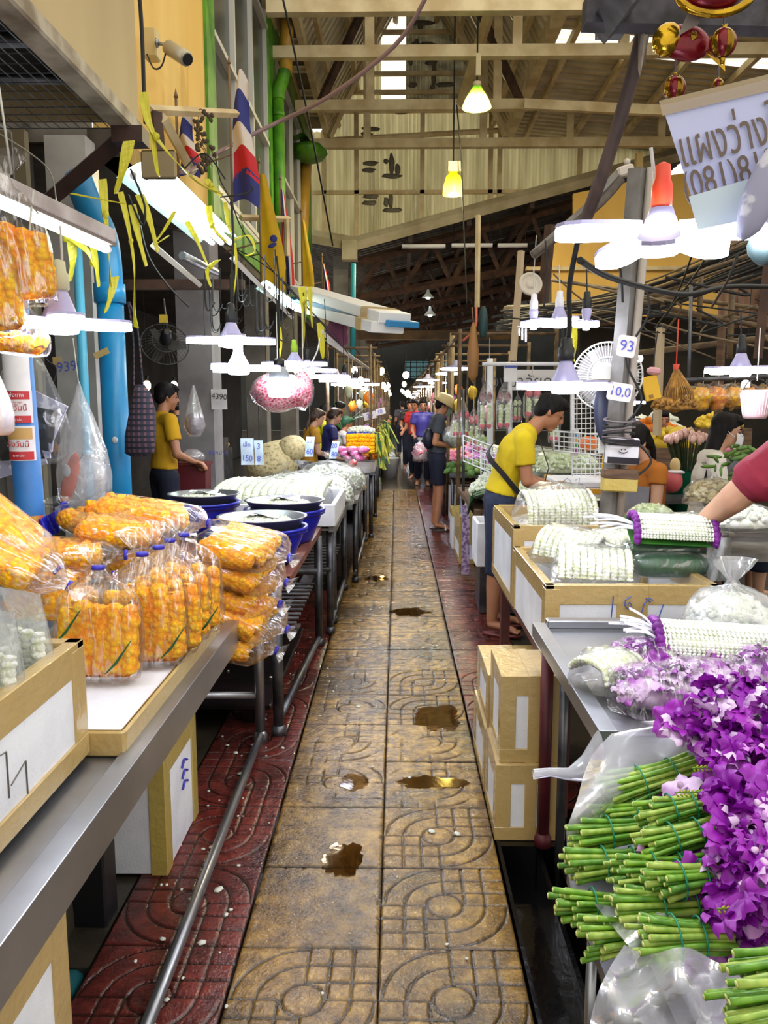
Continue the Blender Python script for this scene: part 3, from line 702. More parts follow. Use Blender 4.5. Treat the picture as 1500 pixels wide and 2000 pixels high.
def steel_table(x0, x1, y0, y1, z, label, apron=.1, legs=(), legm=None, rails=(), top=None, r=.024, cat='table', lip=.05, slats=None):
    t = T('stall_table', label, cat, ((x0 + x1) / 2, (y0 + y1) / 2, 0)); top = top or steel; legm = legm or dsteel
    MB().bx(x0 + .006, x1 - .006, y0 + .006, y1 - .006, z - .03, z - .015).build('table_top', top, t)
    if apron:
        MB().bx(x1 - lip, x1, y0, y1, z - apron, z, ch=.0015).build('front_edge', top, t) if x1 < 0 else MB().bx(x0, x0 + lip, y0, y1, z - apron, z, ch=.0015).build('front_edge', top, t)
        MB().bx(x0 + .004, x1 - .004, y1 - lip, y1 - .002, z - apron * .6, z - .002, ch=.004).build('end_edge', top, t)
    for x, y in legs:
        l = MB().tube([(x, y, .0), (x, y, z - .03)], r, 10).build('leg', legm, t)
        MB().lathe([(r * 1.35, .002), (r * 1.4, .03), (r, .05)], (x, y, 0), 10).build('foot_cap', legm, l)
    for a, b_ in rails: MB().tube([a, b_], r * .75, 8).build('rail', legm, t)
    if slats:
        xa, xb, ya, yb_, zz, n = slats
        for k in range(n):
            y = ya + (yb_ - ya) * k / (n - 1); MB().tube([(xa, y, zz), (xb, y, zz)], .009, 6).build('shelf_slat', legm, t)
    return t
def plaid_mat():
    m, nt, b, out = newmat('plaid_cloth'); L = nt.links.new; vec = coord(nt); f = []
    for ax in ('X', 'Z'):
        w = texn(nt, 'wave', 9, vec, 0); w.bands_direction = ax; f.append(ramp(nt, w.outputs[1], [(.55, (0, 0, 0, 1)), (.8, (1, 1, 1, 1))]))
    mx = nt.nodes.new('ShaderNodeMix'); mx.data_type = 'RGBA'; mx.inputs[6].default_value = lin((52, 48, 66)); mx.inputs[7].default_value = lin((104, 70, 82)); L(f[0], mx.inputs[0])
    m2 = nt.nodes.new('ShaderNodeMix'); m2.data_type = 'RGBA'; m2.inputs[7].default_value = lin((26, 28, 44)); L(mx.outputs[2], m2.inputs[6]); L(f[1], m2.inputs[0]); L(m2.outputs[2], b.inputs['Base Color']); b.inputs['Roughness'].default_value = .85
    return m
# ================================================================ LEFT STALLS
steel_table(-1.65, -.59, .75, 3.55, .75, 'stainless steel stall table under the orange marigold bags', .10, ((-.63, 3.48), (-1.55, 3.48), (-1.55, .9)), steel,
            (((-.62, 3.42, .05), (-.60, 1.0, .05)), ((-.64, 3.48, .22), (-1.55, 3.48, .22))))
# concrete plinth and dark things under the table
pl = single('plinth', MB().grid(lambda u, v: V(-.97 + .03 * noise.noise(V(u * 5, v * 3, 1)), .6 + 1.9 * u, .5 * v - .1), 20, 8).bx(-1.7, -.99, .6, 2.5, -.12, .4), mat('rough_mossy_concrete', (84, 76, 58), (46, 46, 38), 5, .6, 0, .8, 14), 'rough stained concrete plinth below the near left steel table', 'plinth')
single('floor_pipe', MB().tube([(-.93, .8, -.05), (-.90, 2.2, -.05)], .035, 10), mat('teal_pipe', (30, 90, 96), rough=.4), 'dark teal water pipe lying along the foot of the concrete plinth', 'pipe')
single('support_post', MB().box((-.93, 2.22, .2), (.12, .1, .66), None, .006).box((-.93, 2.22, -.1), (.16, .13, .04)), black_pl, 'black square support post beside the concrete plinth', 'post')
# white foam box under the table
q = styro_box(-1.12, -.76, 2.42, 2.82, .0, .36, 'white foam box with yellow tape on the floor under the steel table', ('rim', 'corners'), ytape, lid=True)
for k, z in enumerate((.2, .24, .28)): MB().tube([(-.7535, 2.62, z), (-.7535, 2.65, z + .02), (-.7535, 2.69, z)], .004, 4).build('blue_print', blueband, q)
# near foam box with flower packets
q = styro_box(-1.25, -.715, .95, 1.72, .752, 1.02, 'large white foam box of jasmine packets at the near left table end', ('rim', 'corners', 'base'))
mb = MB(); crack = mat('pen_crack_mark', (90, 84, 80))
for a, b_ in (((1.36, .83), (1.36, .92)), ((1.36, .92), (1.28, .93)), ((1.43, .80), (1.43, .87)), ((1.43, .87), (1.37, .85))): mb.tube([(-.7135, a[0], a[1]), (-.7135, b_[0], b_[1])], .0016, 4)
mb.build('cut_mark', crack, q)
packm = film('thin_pack_film', op=.01, milk=.16, wr=.5, ws=18)
def packet(c, w, d, h, label, rz=0, group='clear packets standing in the near foam box'):
    t = T('jasmine_packet', label, 'packet', (0, 0, 0), group)
    for i in range(4):
        rope_mesh('bud_row', [(-w / 2 + w * (i + .5) / 4, 0, .015), (-w / 2 + w * (i + .5) / 4, 0, h * .72)], w / 8.5, jas, .016, 7, .3, i).build('bud_row', jas, t)
    R = []
    for z, kx, ky in ((0, .9, .8), (.02, 1, 1), (h * .6, 1, 1), (h * .8, .98, .6), (h * .95, .96, .16), (h, .95, .05)):
        R.append([(w / 2 * 1.06 * kx * math.copysign(abs(math.cos(a)) ** .4, math.cos(a)), d / 2 * ky * math.copysign(abs(math.sin(a)) ** .4, math.sin(a)), z) for a in [2 * PI * j / 20 for j in range(20)]])
    MB().rings(R, False).build('plastic_film', packm, t)
    t.location = c; t.rotation_euler = (0, 0, rz); return t
pk = packet((-.80, 1.62, .86), .14, .06, .30, 'jasmine packet in near foam box, first row from lane, first from far end', -.5)
i = 0
for x in (-.80, -.90, -1.02):
    for y in (1.62, 1.53, 1.44, 1.35, 1.26, 1.17):
        if i: dup(pk, (x + U(-.01, .01), y + U(-.01, .01), .86), (U(-.1, .1), U(-.1, .1), -.5 + U(-.2, .2)), 'jasmine packet in near foam box, %s row from lane, %s from far end' % (('first', 'second', 'third')[i // 6], ('first', 'second', 'third', 'fourth', 'fifth', 'sixth')[i % 6]))
        i += 1
# second foam box low at the very left bottom edge
q = styro_box(-.98, -.66, 1.02, 1.43, .18, .52, 'white taped foam box low at the bottom left edge below the table', ('rim', 'corners'), tape, lid=True)
single('box_stand', MB().bx(-1.0, -.64, 1.0, 1.45, .0, .178).bx(-.98, -.66, 1.02, 1.43, -.05, 0), rust, 'dark low stand under the foam box at the bottom left edge', 'stand')
# tray under the marigold bags
tr = T('foam_tray', 'white foam tray edged with brown tape under standing marigold bags', 'tray', (-.83, 2.1, .735))
MB().bx(-1.2, -.635, 1.74, 2.72, .737, .79, ch=.012).build('tray_body', styro, tr)
MB().bx(-.645, -.628, 1.735, 2.725, .737, .80, ch=.005).bx(-1.2, -.63, 1.728, 1.745, .737, .80, ch=.005).build('edge_tape', tape, tr)
g = None
A = G(187, 1345, .792)
specs = [(-.815, 2.07, 0.0, 'front marigold bag facing the lane, standing on the foam tray'), (-.728, 2.20, .12, 'second standing marigold bag, just behind the front one'), (-.715, 2.31, .05, 'third standing marigold bag from the front of the tray'), (-.715, 2.43, .1, 'fourth standing marigold bag from the front of the tray'), (-.70, 2.54, .02, 'rearmost standing marigold bag on the foam tray')]
for i, (x, y, rz, lab) in enumerate(specs):
    marigold_bag(.225 if i == 0 else .235, .085, .25 if i else .235, .075, lab, (x, y, .80), (-.10 if i == 0 else -.04, 0, rz), i * 1.7, 5, tail=.06)
def lying(label, px, py, Y, w, h, d, rz, tilt=0, roll=0, seed=0, rows=3, tail=.05, neck=.06):
    c = W(px, py, Y); M = Rz(rz) @ Ry(tilt) @ Rx(roll)
    t = marigold_bag(w, d, h, neck, label, (0, 0, 0), (0, 0, 0), seed, rows, tail=tail)
    B = Matrix(((0, 0, 1), (1, 0, 0), (0, 1, 0)))      # bag's up axis -> local x, width -> local y, thickness -> up
    MM = M @ B; off = MM @ Vector((0, 0, h / 2))
    t.rotation_euler = MM.to_euler(); t.location = c - off; return t
# pile at the far left of the tray
lying('topmost long marigold bag lying across the pile behind the tray', 275, 1003, 2.95, .22, .42, .085, -.12, .12, .1, 1)
lying('folded marigold bag under the topmost one, its blue tie in front', 235, 1037, 2.78, .22, .32, .09, .25, .12, .05, 5)
lying('marigold bag drooping at the left end of the high pile', 180, 1020, 2.9, .2, .22, .09, 2.6, -.3, 0, 9)
lying('third marigold bag down in the stack left of the standing bags', 125, 1082, 2.6, .22, .28, .08, .2, .05, 0, 13)
lying('fourth marigold bag down in the stack left of the standing bags', 105, 1127, 2.55, .22, .27, .08, .1, 0, 0, 17)
lying('lowest marigold bag in the stack left of the standing bags', 105, 1175, 2.45, .25, .27, .09, -.1, 0, -.15, 21)
lying('plain marigold bag under the drooping pile, beside blue wrapping', 250, 1085, 2.85, .25, .3, .1, 0, 0, 0, 23)
# right hand pile hanging over the table end
for i, (px, py, Y, h, rz, tl, lab) in enumerate(((470, 1066, 3.0, .29, -.25, .18, 'shiny top marigold bag on the pile at the table end'), (468, 1108, 3.02, .27, -.15, .28, 'second marigold bag down on the table end pile'),
        (462, 1150, 3.05, .27, -.3, .25, 'third marigold bag down on the table end pile'), (470, 1195, 3.0, .28, -.2, .3, 'fourth marigold bag down, bulging over the table end'), (452, 1236, 2.98, .26, -.1, .35, 'lowest marigold bag drooping over the steel table edge'))):
    lying(lab, px, py, Y, .30, h, .09, rz, tl, .15, 30 + i * 3, 4, tail=.03)
lying('lower marigold bag leaning at the left edge on the table', 14, 1090, 2.25, .22, .26, .09, .2, .5, .2, 41)
lying('upper marigold bag leaning at the left edge on the table', 8, 1030, 2.35, .22, .28, .09, .2, .75, .1, 43)
# hanging bags
for i, (px, py, Y, h, lab) in enumerate(((52, 595, 1.95, .2, 'larger hanging marigold bag at the upper left edge, tied high'), (-8, 655, 1.9, .18, 'hanging marigold bag cut by the left edge'), (25, 690, 2.05, .06, 'low flat marigold bag hanging beneath the other two at the left edge'))):
    p = W(px, py, Y); t = marigold_bag(.15 if i < 2 else .17, .09, h, .10, lab, p, (.0, -.12 if i < 2 else .1, .3), 50 + i, 4, tie=False, tail=.05)
    MB().tube([p + V(0.02, 0, h + .1), p + V(.03, 0, h + .35)], .003, 5).build('hanging_string', white_wire, t)
bl = mat('blue_plastic_wrap', (40, 40, 190), (30, 30, 130), 9, .3)
single('plastic_wrap', MB().grid(lambda u, v: W(75 + 40 * u, 1060 - 45 * v - 20 * u, 2.9 + .05 * math.sin(9 * u + 4 * v)), 8, 6), bl, 'crumpled blue plastic wrap behind the left marigold stack', 'wrap')
# blue poster post
post = T('poster_post', 'peeling blue post with red and white posters at the left', 'post', W(50, 1100, 2.95) * 1)
pb = mat('peeling_blue_paint', (40, 110, 178), (36, 96, 160), 6, .5, c3=(170, 148, 104), lo=.4, hi=.6)
X0 = W(50, 900, 2.95).x
MB().tube([(X0 + .03, 2.95, 0), (X0 - .015, 2.95, 2.15)], .052, 14).build('post_shaft', pb, post)
post.location.z = 0
for ch in post.children: ch.location.z += W(50, 1100, 2.95).z
paper = mat('white_paper', (222, 220, 224), (200, 198, 204), 6, .7); red = mat('poster_red', (172, 30, 40)); redtx = mat('poster_red_ink', (168, 34, 40))
def poster(z0, z1, m_, lab):
    zc = (z0 + z1) / 2; xc = X0 + .03 - .045 * (zc / 2.15)
    return MB().grid(lambda u, v: V(xc + .054 * math.sin((u - .5) * 2.4), 2.95 - .0545 * math.cos((u - .5) * 2.4), z0 + (z1 - z0) * v), 8, 1).build('poster', m_, post)
zz = lambda py: W(50, py, 2.9).z
poster(zz(762), zz(685), paper, '')
p1_ = poster(zz(826), zz(762), paper, ''); p2_ = poster(zz(900), zz(832), paper, '')
for (a, b_, m_) in ((780, 764, red), (826, 812, red), (858, 836, mat('torn_tan', (176, 140, 80))), (898, 882, red)):
    zc = (zz(a) + zz(b_)) / 2; xc = X0 + .03 - .045 * (zc / 2.15)
    MB().grid(lambda u, v: V(xc + .0555 * math.sin((u - .5) * 2.0), 2.95 - .056 * math.cos((u - .5) * 2.0), zz(a) + (zz(b_) - zz(a)) * v), 8, 1).build('poster_band', m_, post)
for (s, py, sz, m_) in (('เพ่งเทพ', 772, .022, paper), ('สั่งวันนี้', 797, .03, redtx), ('หมู กุ้ง หมึก', 786, .011, redtx), ('สั่งวันนี้', 868, .03, redtx), ('ราคาส่ง', 820, .014, paper), ('ราคาส่ง', 890, .014, paper)):
    text(s, post, (X0 + .004, 2.89, zz(py)), (PI / 2, 0, 0), sz, m_)
st = MB().grid(lambda u, v: V(X0 + .012 + .054 * math.sin((u - .35) * 2), 2.95 - .055 * math.cos((u - .35) * 2), zz(1045) + (zz(1008) - zz(1045)) * v), 6, 3).build('sticker', mat('yellow_sticker', (226, 196, 40), (190, 40, 90), 14, .5), post)
# ---------------------------------------------------------------- hanging plastic bags at left
def hang_bag(px0, px1, py0, py1, Y, label, m_, inner=None, top=None, name='hanging_bag'):
    a, b_ = W(px0, py1, Y), W(px1, py0, Y); w = b_.x - a.x; h = b_.z - a.z; c = V((a.x + b_.x) / 2, Y, a.z)
    t = T(name, label, 'bag', c); R = []
    for k, (z, q) in enumerate(((0, .7), (.06, .96), (.25, 1), (.45, .86), (.7, .5), (.9, .16), (1, .04))):
        R.append([c + V(w / 2 * q * math.cos(x) * (1 + .06 * math.sin(5 * x)), .06 * min(1, w * 6) * q * math.sin(x), h * z) for x in [2 * PI * j / 18 for j in range(18)]])
    MB().rings(R, True).build('bag_film', m_, t)
    if inner: inner(t, c, w, h)
    tp = top if top is not None else c + V(0, 0, h + .25)
    MB().tube([c + V(0, 0, h * .97), tp], .003, 5).build('hanging_string', white_wire, t); return t
newsm = mat('newsprint', (150, 150, 176), (196, 196, 210), 16, .7, lo=.48, hi=.52)
def news(t, c, w, h):
    for k in range(4): MB().box(c + V(-.05 + .03 * k, 0, .05 + .05 * k), (w * .62, .012, h * .3), Ry(-.3 + .25 * k)).build('folded_newspaper', newsm, t)
hang_bag(-20, 122, 630, 905, 3.2, 'clear bag of folded newspapers hanging behind the poster post', clear, news)
ora = mat('orange_print', (226, 92, 40), rough=.4)
def bags_in(t, c, w, h):
    o = MB().ell(c + V(-.05, -.03, .12), (.035, .006, .13), Ry(.3), 8, 5).build('orange_print', ora, t); MB().ell(c + V(-.06, -.042, .16), (.02, .004, .03), None, 10, 5).build('white_oval', paper, t)
    MB().ell(c + V(.03, 0, .12), (w * .32, .03, h * .2), None, 12, 6, lambda d: 1 + .25 * noise.noise(d * 4)).build('folded_bags', milky, t)
hang_bag(112, 208, 745, 985, 3.6, 'tall clear bag of spare plastic bags hanging before the grey pillar', milky, bags_in, W(142, 660, 3.6))
hang_bag(-40, 18, 700, 850, 2.2, 'small orange striped bag hanging at the left edge', film('peach_film', (255, 214, 190), .08, .35), lambda t, c, w, h: MB().ell(c + V(.01, -.03, h * .35), (.018, .006, h * .2), None, 8, 5).build('orange_stripe', ora, t))
# ---------------------------------------------------------------- canopy box upper left
CX_ = .075; CZ_ = -.055
cn = T('shop_canopy', 'beige boxed shop canopy with white lower trim and wire mesh, upper left', 'canopy', (-1.45, 3.2, 3.05))
beige = mat('stained_beige_board', (192, 170, 124), (170, 148, 104), 1.1, .6, 0, .05, 15, stretch=(1, 1, .35), c3=(204, 182, 140))
def cz(px, py): return W(px, py, 4.4)
MB().bx(-1.52, -1.45, 1.5, 3.45, 3.08, 5.2).build('fascia_board', beige, cn); MB().bx(-1.52, -1.452, 3.455, 4.42, 3.08, 5.2).build('fascia_board', beige, cn)
MB().bx(-1.56, -1.44, 1.5, 4.44, 3.02, 3.10, ch=.01).build('lower_trim', mat('dirty_white_trim', (190, 180, 160), (120, 104, 84), 5, .6), cn)
MB().bx(-2.9, -1.46, 4.40, 4.44, 3.1, 5.2).build('end_board', beige, cn)
dk = mat('canopy_dark', (56, 54, 54), (34, 34, 36), 2, .8)
MB().bx(-3.0, -1.5, 1.2, 4.4, 3.32, 3.36).build('canopy_soffit', dk, cn)
for k in range(5): MB().tube([(-2.9, 2.3 + k * .42, 3.16 - .02 * (k % 2)), (-1.55, 2.3 + k * .42, 3.14)], .035 if k % 2 else .025, 8).build('canopy_pipe', dsteel, cn)
MB().bx(-2.6, -1.6, 2.9, 3.2, 3.28, 3.31).build('green_sheet', mat('green_sheet', (20, 120, 70)), cn)
mesh_ = MB()
for k in range(26): mesh_.tube([(-2.8, 1.9 + k * .1, 3.06), (-1.5, 1.9 + k * .1, 3.06)], .003, 3, False); mesh_.tube([(-2.8 + k * .052, 1.9, 3.06), (-2.8 + k * .052, 4.4, 3.06)], .003, 3, False)
mesh_.build('wire_mesh', dsteel, cn)
cn.location = Vector(cn.location) + V(CX_, 0, CZ_)
single('bracket_strut', MB().tube([W(248, 262, 4.3), W(50, 430, 4.9)], .055, 4).box(W(255, 268, 4.3), (.16, .12, .08)), mat('dark_brown_steel', (70, 46, 40), (50, 34, 32), 6, .5), 'thick dark brown steel strut under the canopy corner', 'strut')
# CCTV
cc = T('security_camera', 'silver bullet security camera on a junction box on yellow wall', 'camera', W(296, 92, 5.95))
jb = W(296, 88, 6.0)
MB().box(jb, (.1, .12, .2), None, .01).build('junction_box', mat('cream_box', (214, 190, 130)), cc)
MB().tube([W(304, 84, 5.9), W(330, 88, 5.85)], .012, 8).lathe([(.035, 0), (.02, .02)], W(305, 84, 5.9), 10, Ry(PI / 2)).build('mount_arm', steel, cc)
a, b_ = W(328, 92, 5.85), W(366, 116, 5.7); MB().tube([a, a.lerp(b_, .05), b_.lerp(a, .05), b_], [.03, .05, .05, .042], 14).build('camera_body', mat('silver_grey', (176, 168, 146), rough=.35, metal=.4), cc)
MB().tube([b_, b_ + (b_ - a).normalized() * .01], .037, 12).build('lens_face', black_pl, cc)
MB().tube(curve([W(287, 106, 5.9), W(300, 133, 5.8), W(316, 128, 5.8), W(326, 92, 5.85)]), .006, 5).build('camera_cable', black_wire, cc)
cable([W(272, -10, 5.2), W(277, 60, 5.2), W(282, 200, 5.15), W(284, 240, 5.1)], .013, black_wire, 'black conduit cable down the edge of the yellow wall', n=6)
# ---------------------------------------------------------------- blue drain pipes
bluep = mat('bright_blue_pvc', (26, 142, 196), (18, 118, 176), 2, .4, 0, .03, 20)
d = T('drain_pipe', 'thick bright blue drain pipe on the shop corner', 'pipe', (-1.88, 5.25, 0))
MB().tube([(-1.86, 5.22, 0), (-1.86, 5.22, 2.3)], .085, 14).build('pipe_run', bluep, d)
MB().tube(curve([(-1.86, 5.22, 2.28), (-1.88, 5.22, 2.6), (-1.98, 5.24, 2.82), (-2.06, 5.3, 3.0)]), .09, 12).build('pipe_bend', bluep, d)
MB().lathe([(.1, 0), (.1, .12)], (-1.86, 5.22, 2.2), 14).build('pipe_collar', bluep, d)
MB().ell((-1.84, 5.135, 1.32), (.02, .006, .022)).build('white_splash', paper, d)
single('drain_pipe', MB().tube([(-1.99, 5.05, 0), (-1.99, 5.05, 2.6)], .03, 10).lathe([(.037, 0), (.037, .06)], (-1.99, 5.05, 1.2), 10), mat('sky_blue_pvc', (80, 168, 204), rough=.4), 'thin sky blue pipe beside the thick blue drain pipe', 'pipe')
single('cable_duct', MB().bx(-2.33, -2.26, 5.0, 5.06, 0, 3.2).bx(-2.42, -2.36, 5.0, 5.05, 0, 3.2, ch=.005), mat('brown_duct', (128, 118, 96)), 'upright cable ducts between the grey and white pillars', 'duct')
# ---------------------------------------------------------------- lamps over the left stalls
def tube_fixture(p0, p1, label, w=.07, tubes=1, refl=False):
    p0, p1 = Vector(p0), Vector(p1); c = (p0 + p1) / 2; ax = (p1 - p0); L = ax.length; ax.normalize()
    t = T('tube_light', label, 'lamp', c); sd = ax.cross(Vector((0, 0, 1))).normalized(); up = sd.cross(ax)
    M = Matrix((sd, ax, up)).transposed()
    if refl:
        MB().grid(lambda u, v: c + M @ Vector(((u - .5) * w, (v - .5) * L, .05 - .075 * abs(2 * u - 1) ** 1.5)), 10, 4).build('reflector', mat('mirror_reflector', (150, 178, 180), (210, 222, 220), 3, .2, .5), t)
    else:
        MB().box(c + up * .03, (w, L * 1.04, .05), M, .004).build('housing', mat('grimy_white_batten', (188, 180, 180), (150, 140, 138), 7, .5), t)
        MB().box(c + up * .0, (w * .9, L * 1.06, .014), M, .002).build('tray_plate', mat('brown_grimy_plate', (112, 100, 92)), t)
    for k in range(tubes):
        o = sd * (k - (tubes - 1) / 2) * .06
        MB().tube([c + o - ax * L * .49 - up * .02, c + o + ax * L * .49 - up * .02], .016, 10).build('tube', tubem, t)
        for s in (-1, 1): MB().tube([c + o + ax * s * L * .49 - up * .02, c + o + ax * s * L * .51 - up * .02], .017, 10).build('end_cap', white_pl, t)
    return t
tube_fixture(W(-25, 372, 2.4), W(208, 476, 3.15), 'grimy fluorescent batten lamp at the upper left, tube glowing')
t = tube_fixture(W(285, 335, 4.0), W(432, 468, 5.3), 'wide mirrored fluorescent reflector lamp hanging under the flags', .30, 3, True)
MB().box(W(310, 322, 3.95), (.17, .02, .13), None, .01).build('end_plate', mat('tan_plate', (140, 124, 92)), t)
tube_fixture(W(520, 558, 7.4), W(578, 598, 8.6), 'twin fluorescent tubes along the stall row beneath yellow flag', .2, 2, True)
cableA = W(120, 430, 2.15)
led_lamp(W(119, 630, 2.1), .355, 4, 'white four-leaf LED lamp on white holder, largest at the left', mat('ivory_holder', (196, 192, 158)), W(117, 440, 2.1), .5, (0,), capr=.026, cone=.07)
led_lamp(W(452, 664, 3.2), .35, 4, 'LED lamp on black holder, upper of the two stacked on the left', black_pl, W(455, 560, 3.2), .3, wire=black_wire)
led_lamp(W(466, 718, 3.35), .35, 3, 'LED lamp directly below the black-holder lamp on the left', mat('frosted_holder', (206, 212, 226)), None, .2)
b = T('bulb_lamp', 'large cylindrical white LED bulb hanging by the pink flower bag', 'lamp', W(546, 775, 4.2)); bc = W(546, 775, 4.2)
MB().lathe([(.02, -.005), (.055, .0), (.062, .03), (.062, .085), (.056, .1)], bc, 18).build('bulb', ledm, b)
MB().lathe([(.056, .1), (.05, .13), (.03, .155), (.024, .16)], bc, 16).build('bulb_neck', mat('grey_bulb_neck', (150, 158, 168)), b)
MB().lathe([(.03, .155), (.03, .185), (.02, .2)], bc, 12).build('lamp_holder', black_pl, b); MB().tube([bc + V(0, 0, .2), bc + V(-.01, 0, .75)], .004, 5).build('cord', black_wire, b)
for i, (px, py, Y, d_, col, lab) in enumerate(((575, 710, 4.9, .40, mat('lime_tape', (150, 190, 40)), 'LED lamp with lime green taped holder on the left stall row'), (600, 722, 5.6, .42, black_pl, 'LED lamp just right of the lime green taped one'), (640, 735, 6.4, .45, black_pl, 'third LED lamp along the left stall row, beyond the lime one'), (672, 742, 7.4, .5, black_pl, 'fourth LED lamp along the left row, by the purple umbrella'), (694, 750, 8.6, .52, black_pl, 'fifth LED lamp along the left row, near the grey column'))):
    led_lamp(W(px, py, Y), d_, 4, lab, col, W(px - 8, py - 150, Y), i * .4, wire=black_wire)
# ---------------------------------------------------------------- basins and jasmine
basinm = mat('deep_blue_plastic', (26, 38, 176), (20, 30, 150), 3, .28)
def basin(px, pyrim, z, d_, label, label2, label3, gl, seed, card=True):
    c = G(px, pyrim, z); r = d_ / 2; t = T('wash_basin', label, 'basin', (c.x, c.y, .752))
    h = z - .03 - .752
    MB().lathe([(r * .62, 0), (r * .68, .01), (r * .9, h * .8), (r * .93, h), (r * 1.02, h + .004), (r * 1.02, h + .018), (r * .91, h + .016), (r * .86, h * .75), (r * .6, .02)], (c.x, c.y, .752), 30).build('basin_body', basinm, t)
    MB().lathe([(r * .93, h - .012), (r * 1.0, h - .012), (r * 1.0, h - .002)], (c.x, c.y, .752), 30, None, False).build('rim_band', basinm, t)
    b_ = T('steel_bowl', label2, 'bowl', (c.x, c.y, z - .05))
    MB().lathe([(r * .5, -.03), (r * .8, -.005), (r * .95, .05), (r * 1.0, .055), (r * 1.0, .06), (r * .93, .058), (r * .78, .01), (r * .45, -.01)], (c.x, c.y, z - .02), 32).build('bowl_shell', steel, b_)
    heap('jasmine_buds', c.x, c.y, z + .0, r * .68, r * .68, .03, 500, .0085, jas, b_, seed)
    if card: single('price_card', MB().grid(lambda u, v: V(c.x - .08 + .17 * u, c.y - .05 + .12 * v, z + .046 + .012 * math.sin(5 * u + v * 3)), 6, 4), paper, label3, 'card')
basin(398, 975, .97, .44, 'blue plastic basin at the back left of the three', 'steel bowl of jasmine on the back left blue basin', 'white price card on jasmine in the back left bowl', '', 1)
basin(556, 988, .96, .47, 'blue plastic basin nearest the foam tray', 'steel bowl of jasmine on the blue basin by the foam tray', 'white price card in the steel bowl by the foam tray', '', 2)
basin(512, 1022, .95, .46, 'front blue plastic basin behind the marigold pile', 'front steel bowl of jasmine on a blue basin', 'white price card in the front steel bowl', '', 3)
# second table and its lower deck
brownb = mat('brown_red_board', (132, 78, 60), (96, 54, 42), 4, .5)
t2 = steel_table(-1.55, -.50, 3.62, 5.1, .75, 'brown topped steel frame table carrying the blue basins', .03, ((-.555, 3.55), (-.50, 4.95), (-1.5, 3.7), (-1.5, 4.95)), dsteel, (((-.5, 4.9, .06), (-.56, 3.6, .06)), ((-.5, 4.9, .5), (-1.5, 4.9, .5))), brownb, .026, slats=(-1.5, -.52, 3.9, 4.9, .42, 12))
MB().bx(-.535, -.495, 3.62, 5.1, .715, .752).build('board_edge', brownb, t2)
single('floor_board', MB().bx(-1.55, -.60, 3.62, 4.95, .09, .12, ch=.006).bx(-1.5, -1.4, 3.7, 4.9, -.01, .09).bx(-.75, -.68, 3.7, 4.9, -.01, .09), mat('wet_black_board', (46, 32, 30), (24, 20, 22), 4, .18, 0, .25, 15), 'wet dark board on the floor under the blue basin table', 'board')
for k in range(7):
    p = V(U(-1.1, -.65), U(3.7, 4.7), .121)
    single('fallen_petal', MB().ell(p + V(0, 0, .003), (U(.006, .012), U(.006, .012), .003)), jas, 'white petal fallen on the wet dark floor board', 'petal', 'petals on the wet dark board')
t3 = steel_table(-1.6, -.40, 5.15, 6.6, .75, 'steel frame table under the foam tray of jasmine garlands', .04, ((-.45, 5.22), (-.44, 6.5), (-.45, 5.5), (-1.5, 5.3), (-1.5, 6.5)), dsteel, (((-.44, 5.2, .08), (-.44, 6.5, .08)), ((-.44, 5.2, .45), (-1.5, 5.2, .45))), greysteel, slats=(-1.5, -.46, 5.3, 6.4, .4, 10))
q = styro_box(-1.32, -.405, 5.12, 6.15, .752, .90, 'wide white foam tray holding bright jasmine garlands', ('none',), wall=.03)
jp = T('jasmine_pack', 'bright bag of jasmine garland rows filling the wide foam tray', 'bag', (-.9, 5.6, .79))
for k in range(14):
    x = -1.22 + k * .054
    rope_mesh('bud_row', [(x, 5.17, .83), (x, 5.25, .95), (x, 5.6, .985), (x, 6.05, .97)], .03, jas, .016, 8, .2, k).build('bud_row', jas, jp)
film_mound(-.87, 5.6, .79, .43, .46, .24, jp, clear, seed=4)
for (cx, cy, rx, ry, h, lab, sd) in ((-.78, 6.55, .30, .25, .26, 'clear bag of crown flowers right behind the jasmine foam tray', 3), (-.52, 6.45, .18, .3, .24, 'crown flower bag at the table edge beside the pink bag', 4), (-.62, 7.15, .3, .28, .3, 'second row crown flower bag under the leaning price card', 5), (-1.0, 6.95, .26, .25, .22, 'crown flower bag nearest the beige net sack', 6), (-.45, 7.6, .16, .3, .22, 'narrow crown flower bag at the lane edge by pink packs', 7)):
    flower_bag(cx, cy, .75, rx, ry, h, lab, jas2, 520, .012, seed=sd)
t4 = steel_table(-1.6, -.33, 6.65, 9.0, .75, 'long steel table under the crown flower bags', .04, ((-.36, 6.8), (-.36, 8.9), (-.38, 7.9)), dsteel, (((-.36, 6.7, .1), (-.36, 8.9, .1)),), greysteel)
sackm = mat('beige_net_sack', (178, 164, 122), (150, 136, 96), 34, .8, 0, .6, 40, c3=(86, 74, 52), lo=.5, hi=.6)
sk = T('net_sack', 'beige speckled net sack slumped behind the crown flower bags', 'sack', W(535, 930, 7.2))
c = W(535, 905, 7.2); MB().ell(c, (.26, .3, .2), Ry(-.4), 16, 10, lambda d: 1 + .12 * noise.noise(d * 2)).build('sack_body', sackm, sk); MB().ell(c + V(.18, -.05, .14), (.14, .2, .12), Ry(-.2), 12, 8, lambda d: 1 + .12 * noise.noise(d * 3)).build('sack_fold', sackm, sk)
single('stool', MB().lathe([(.3, 0), (.28, .6), (.33, .76)], (c.x, 7.2, 0), 12), mat('dark_red_tub', (96, 26, 34)), 'dark red tub under the beige net sack', 'tub')
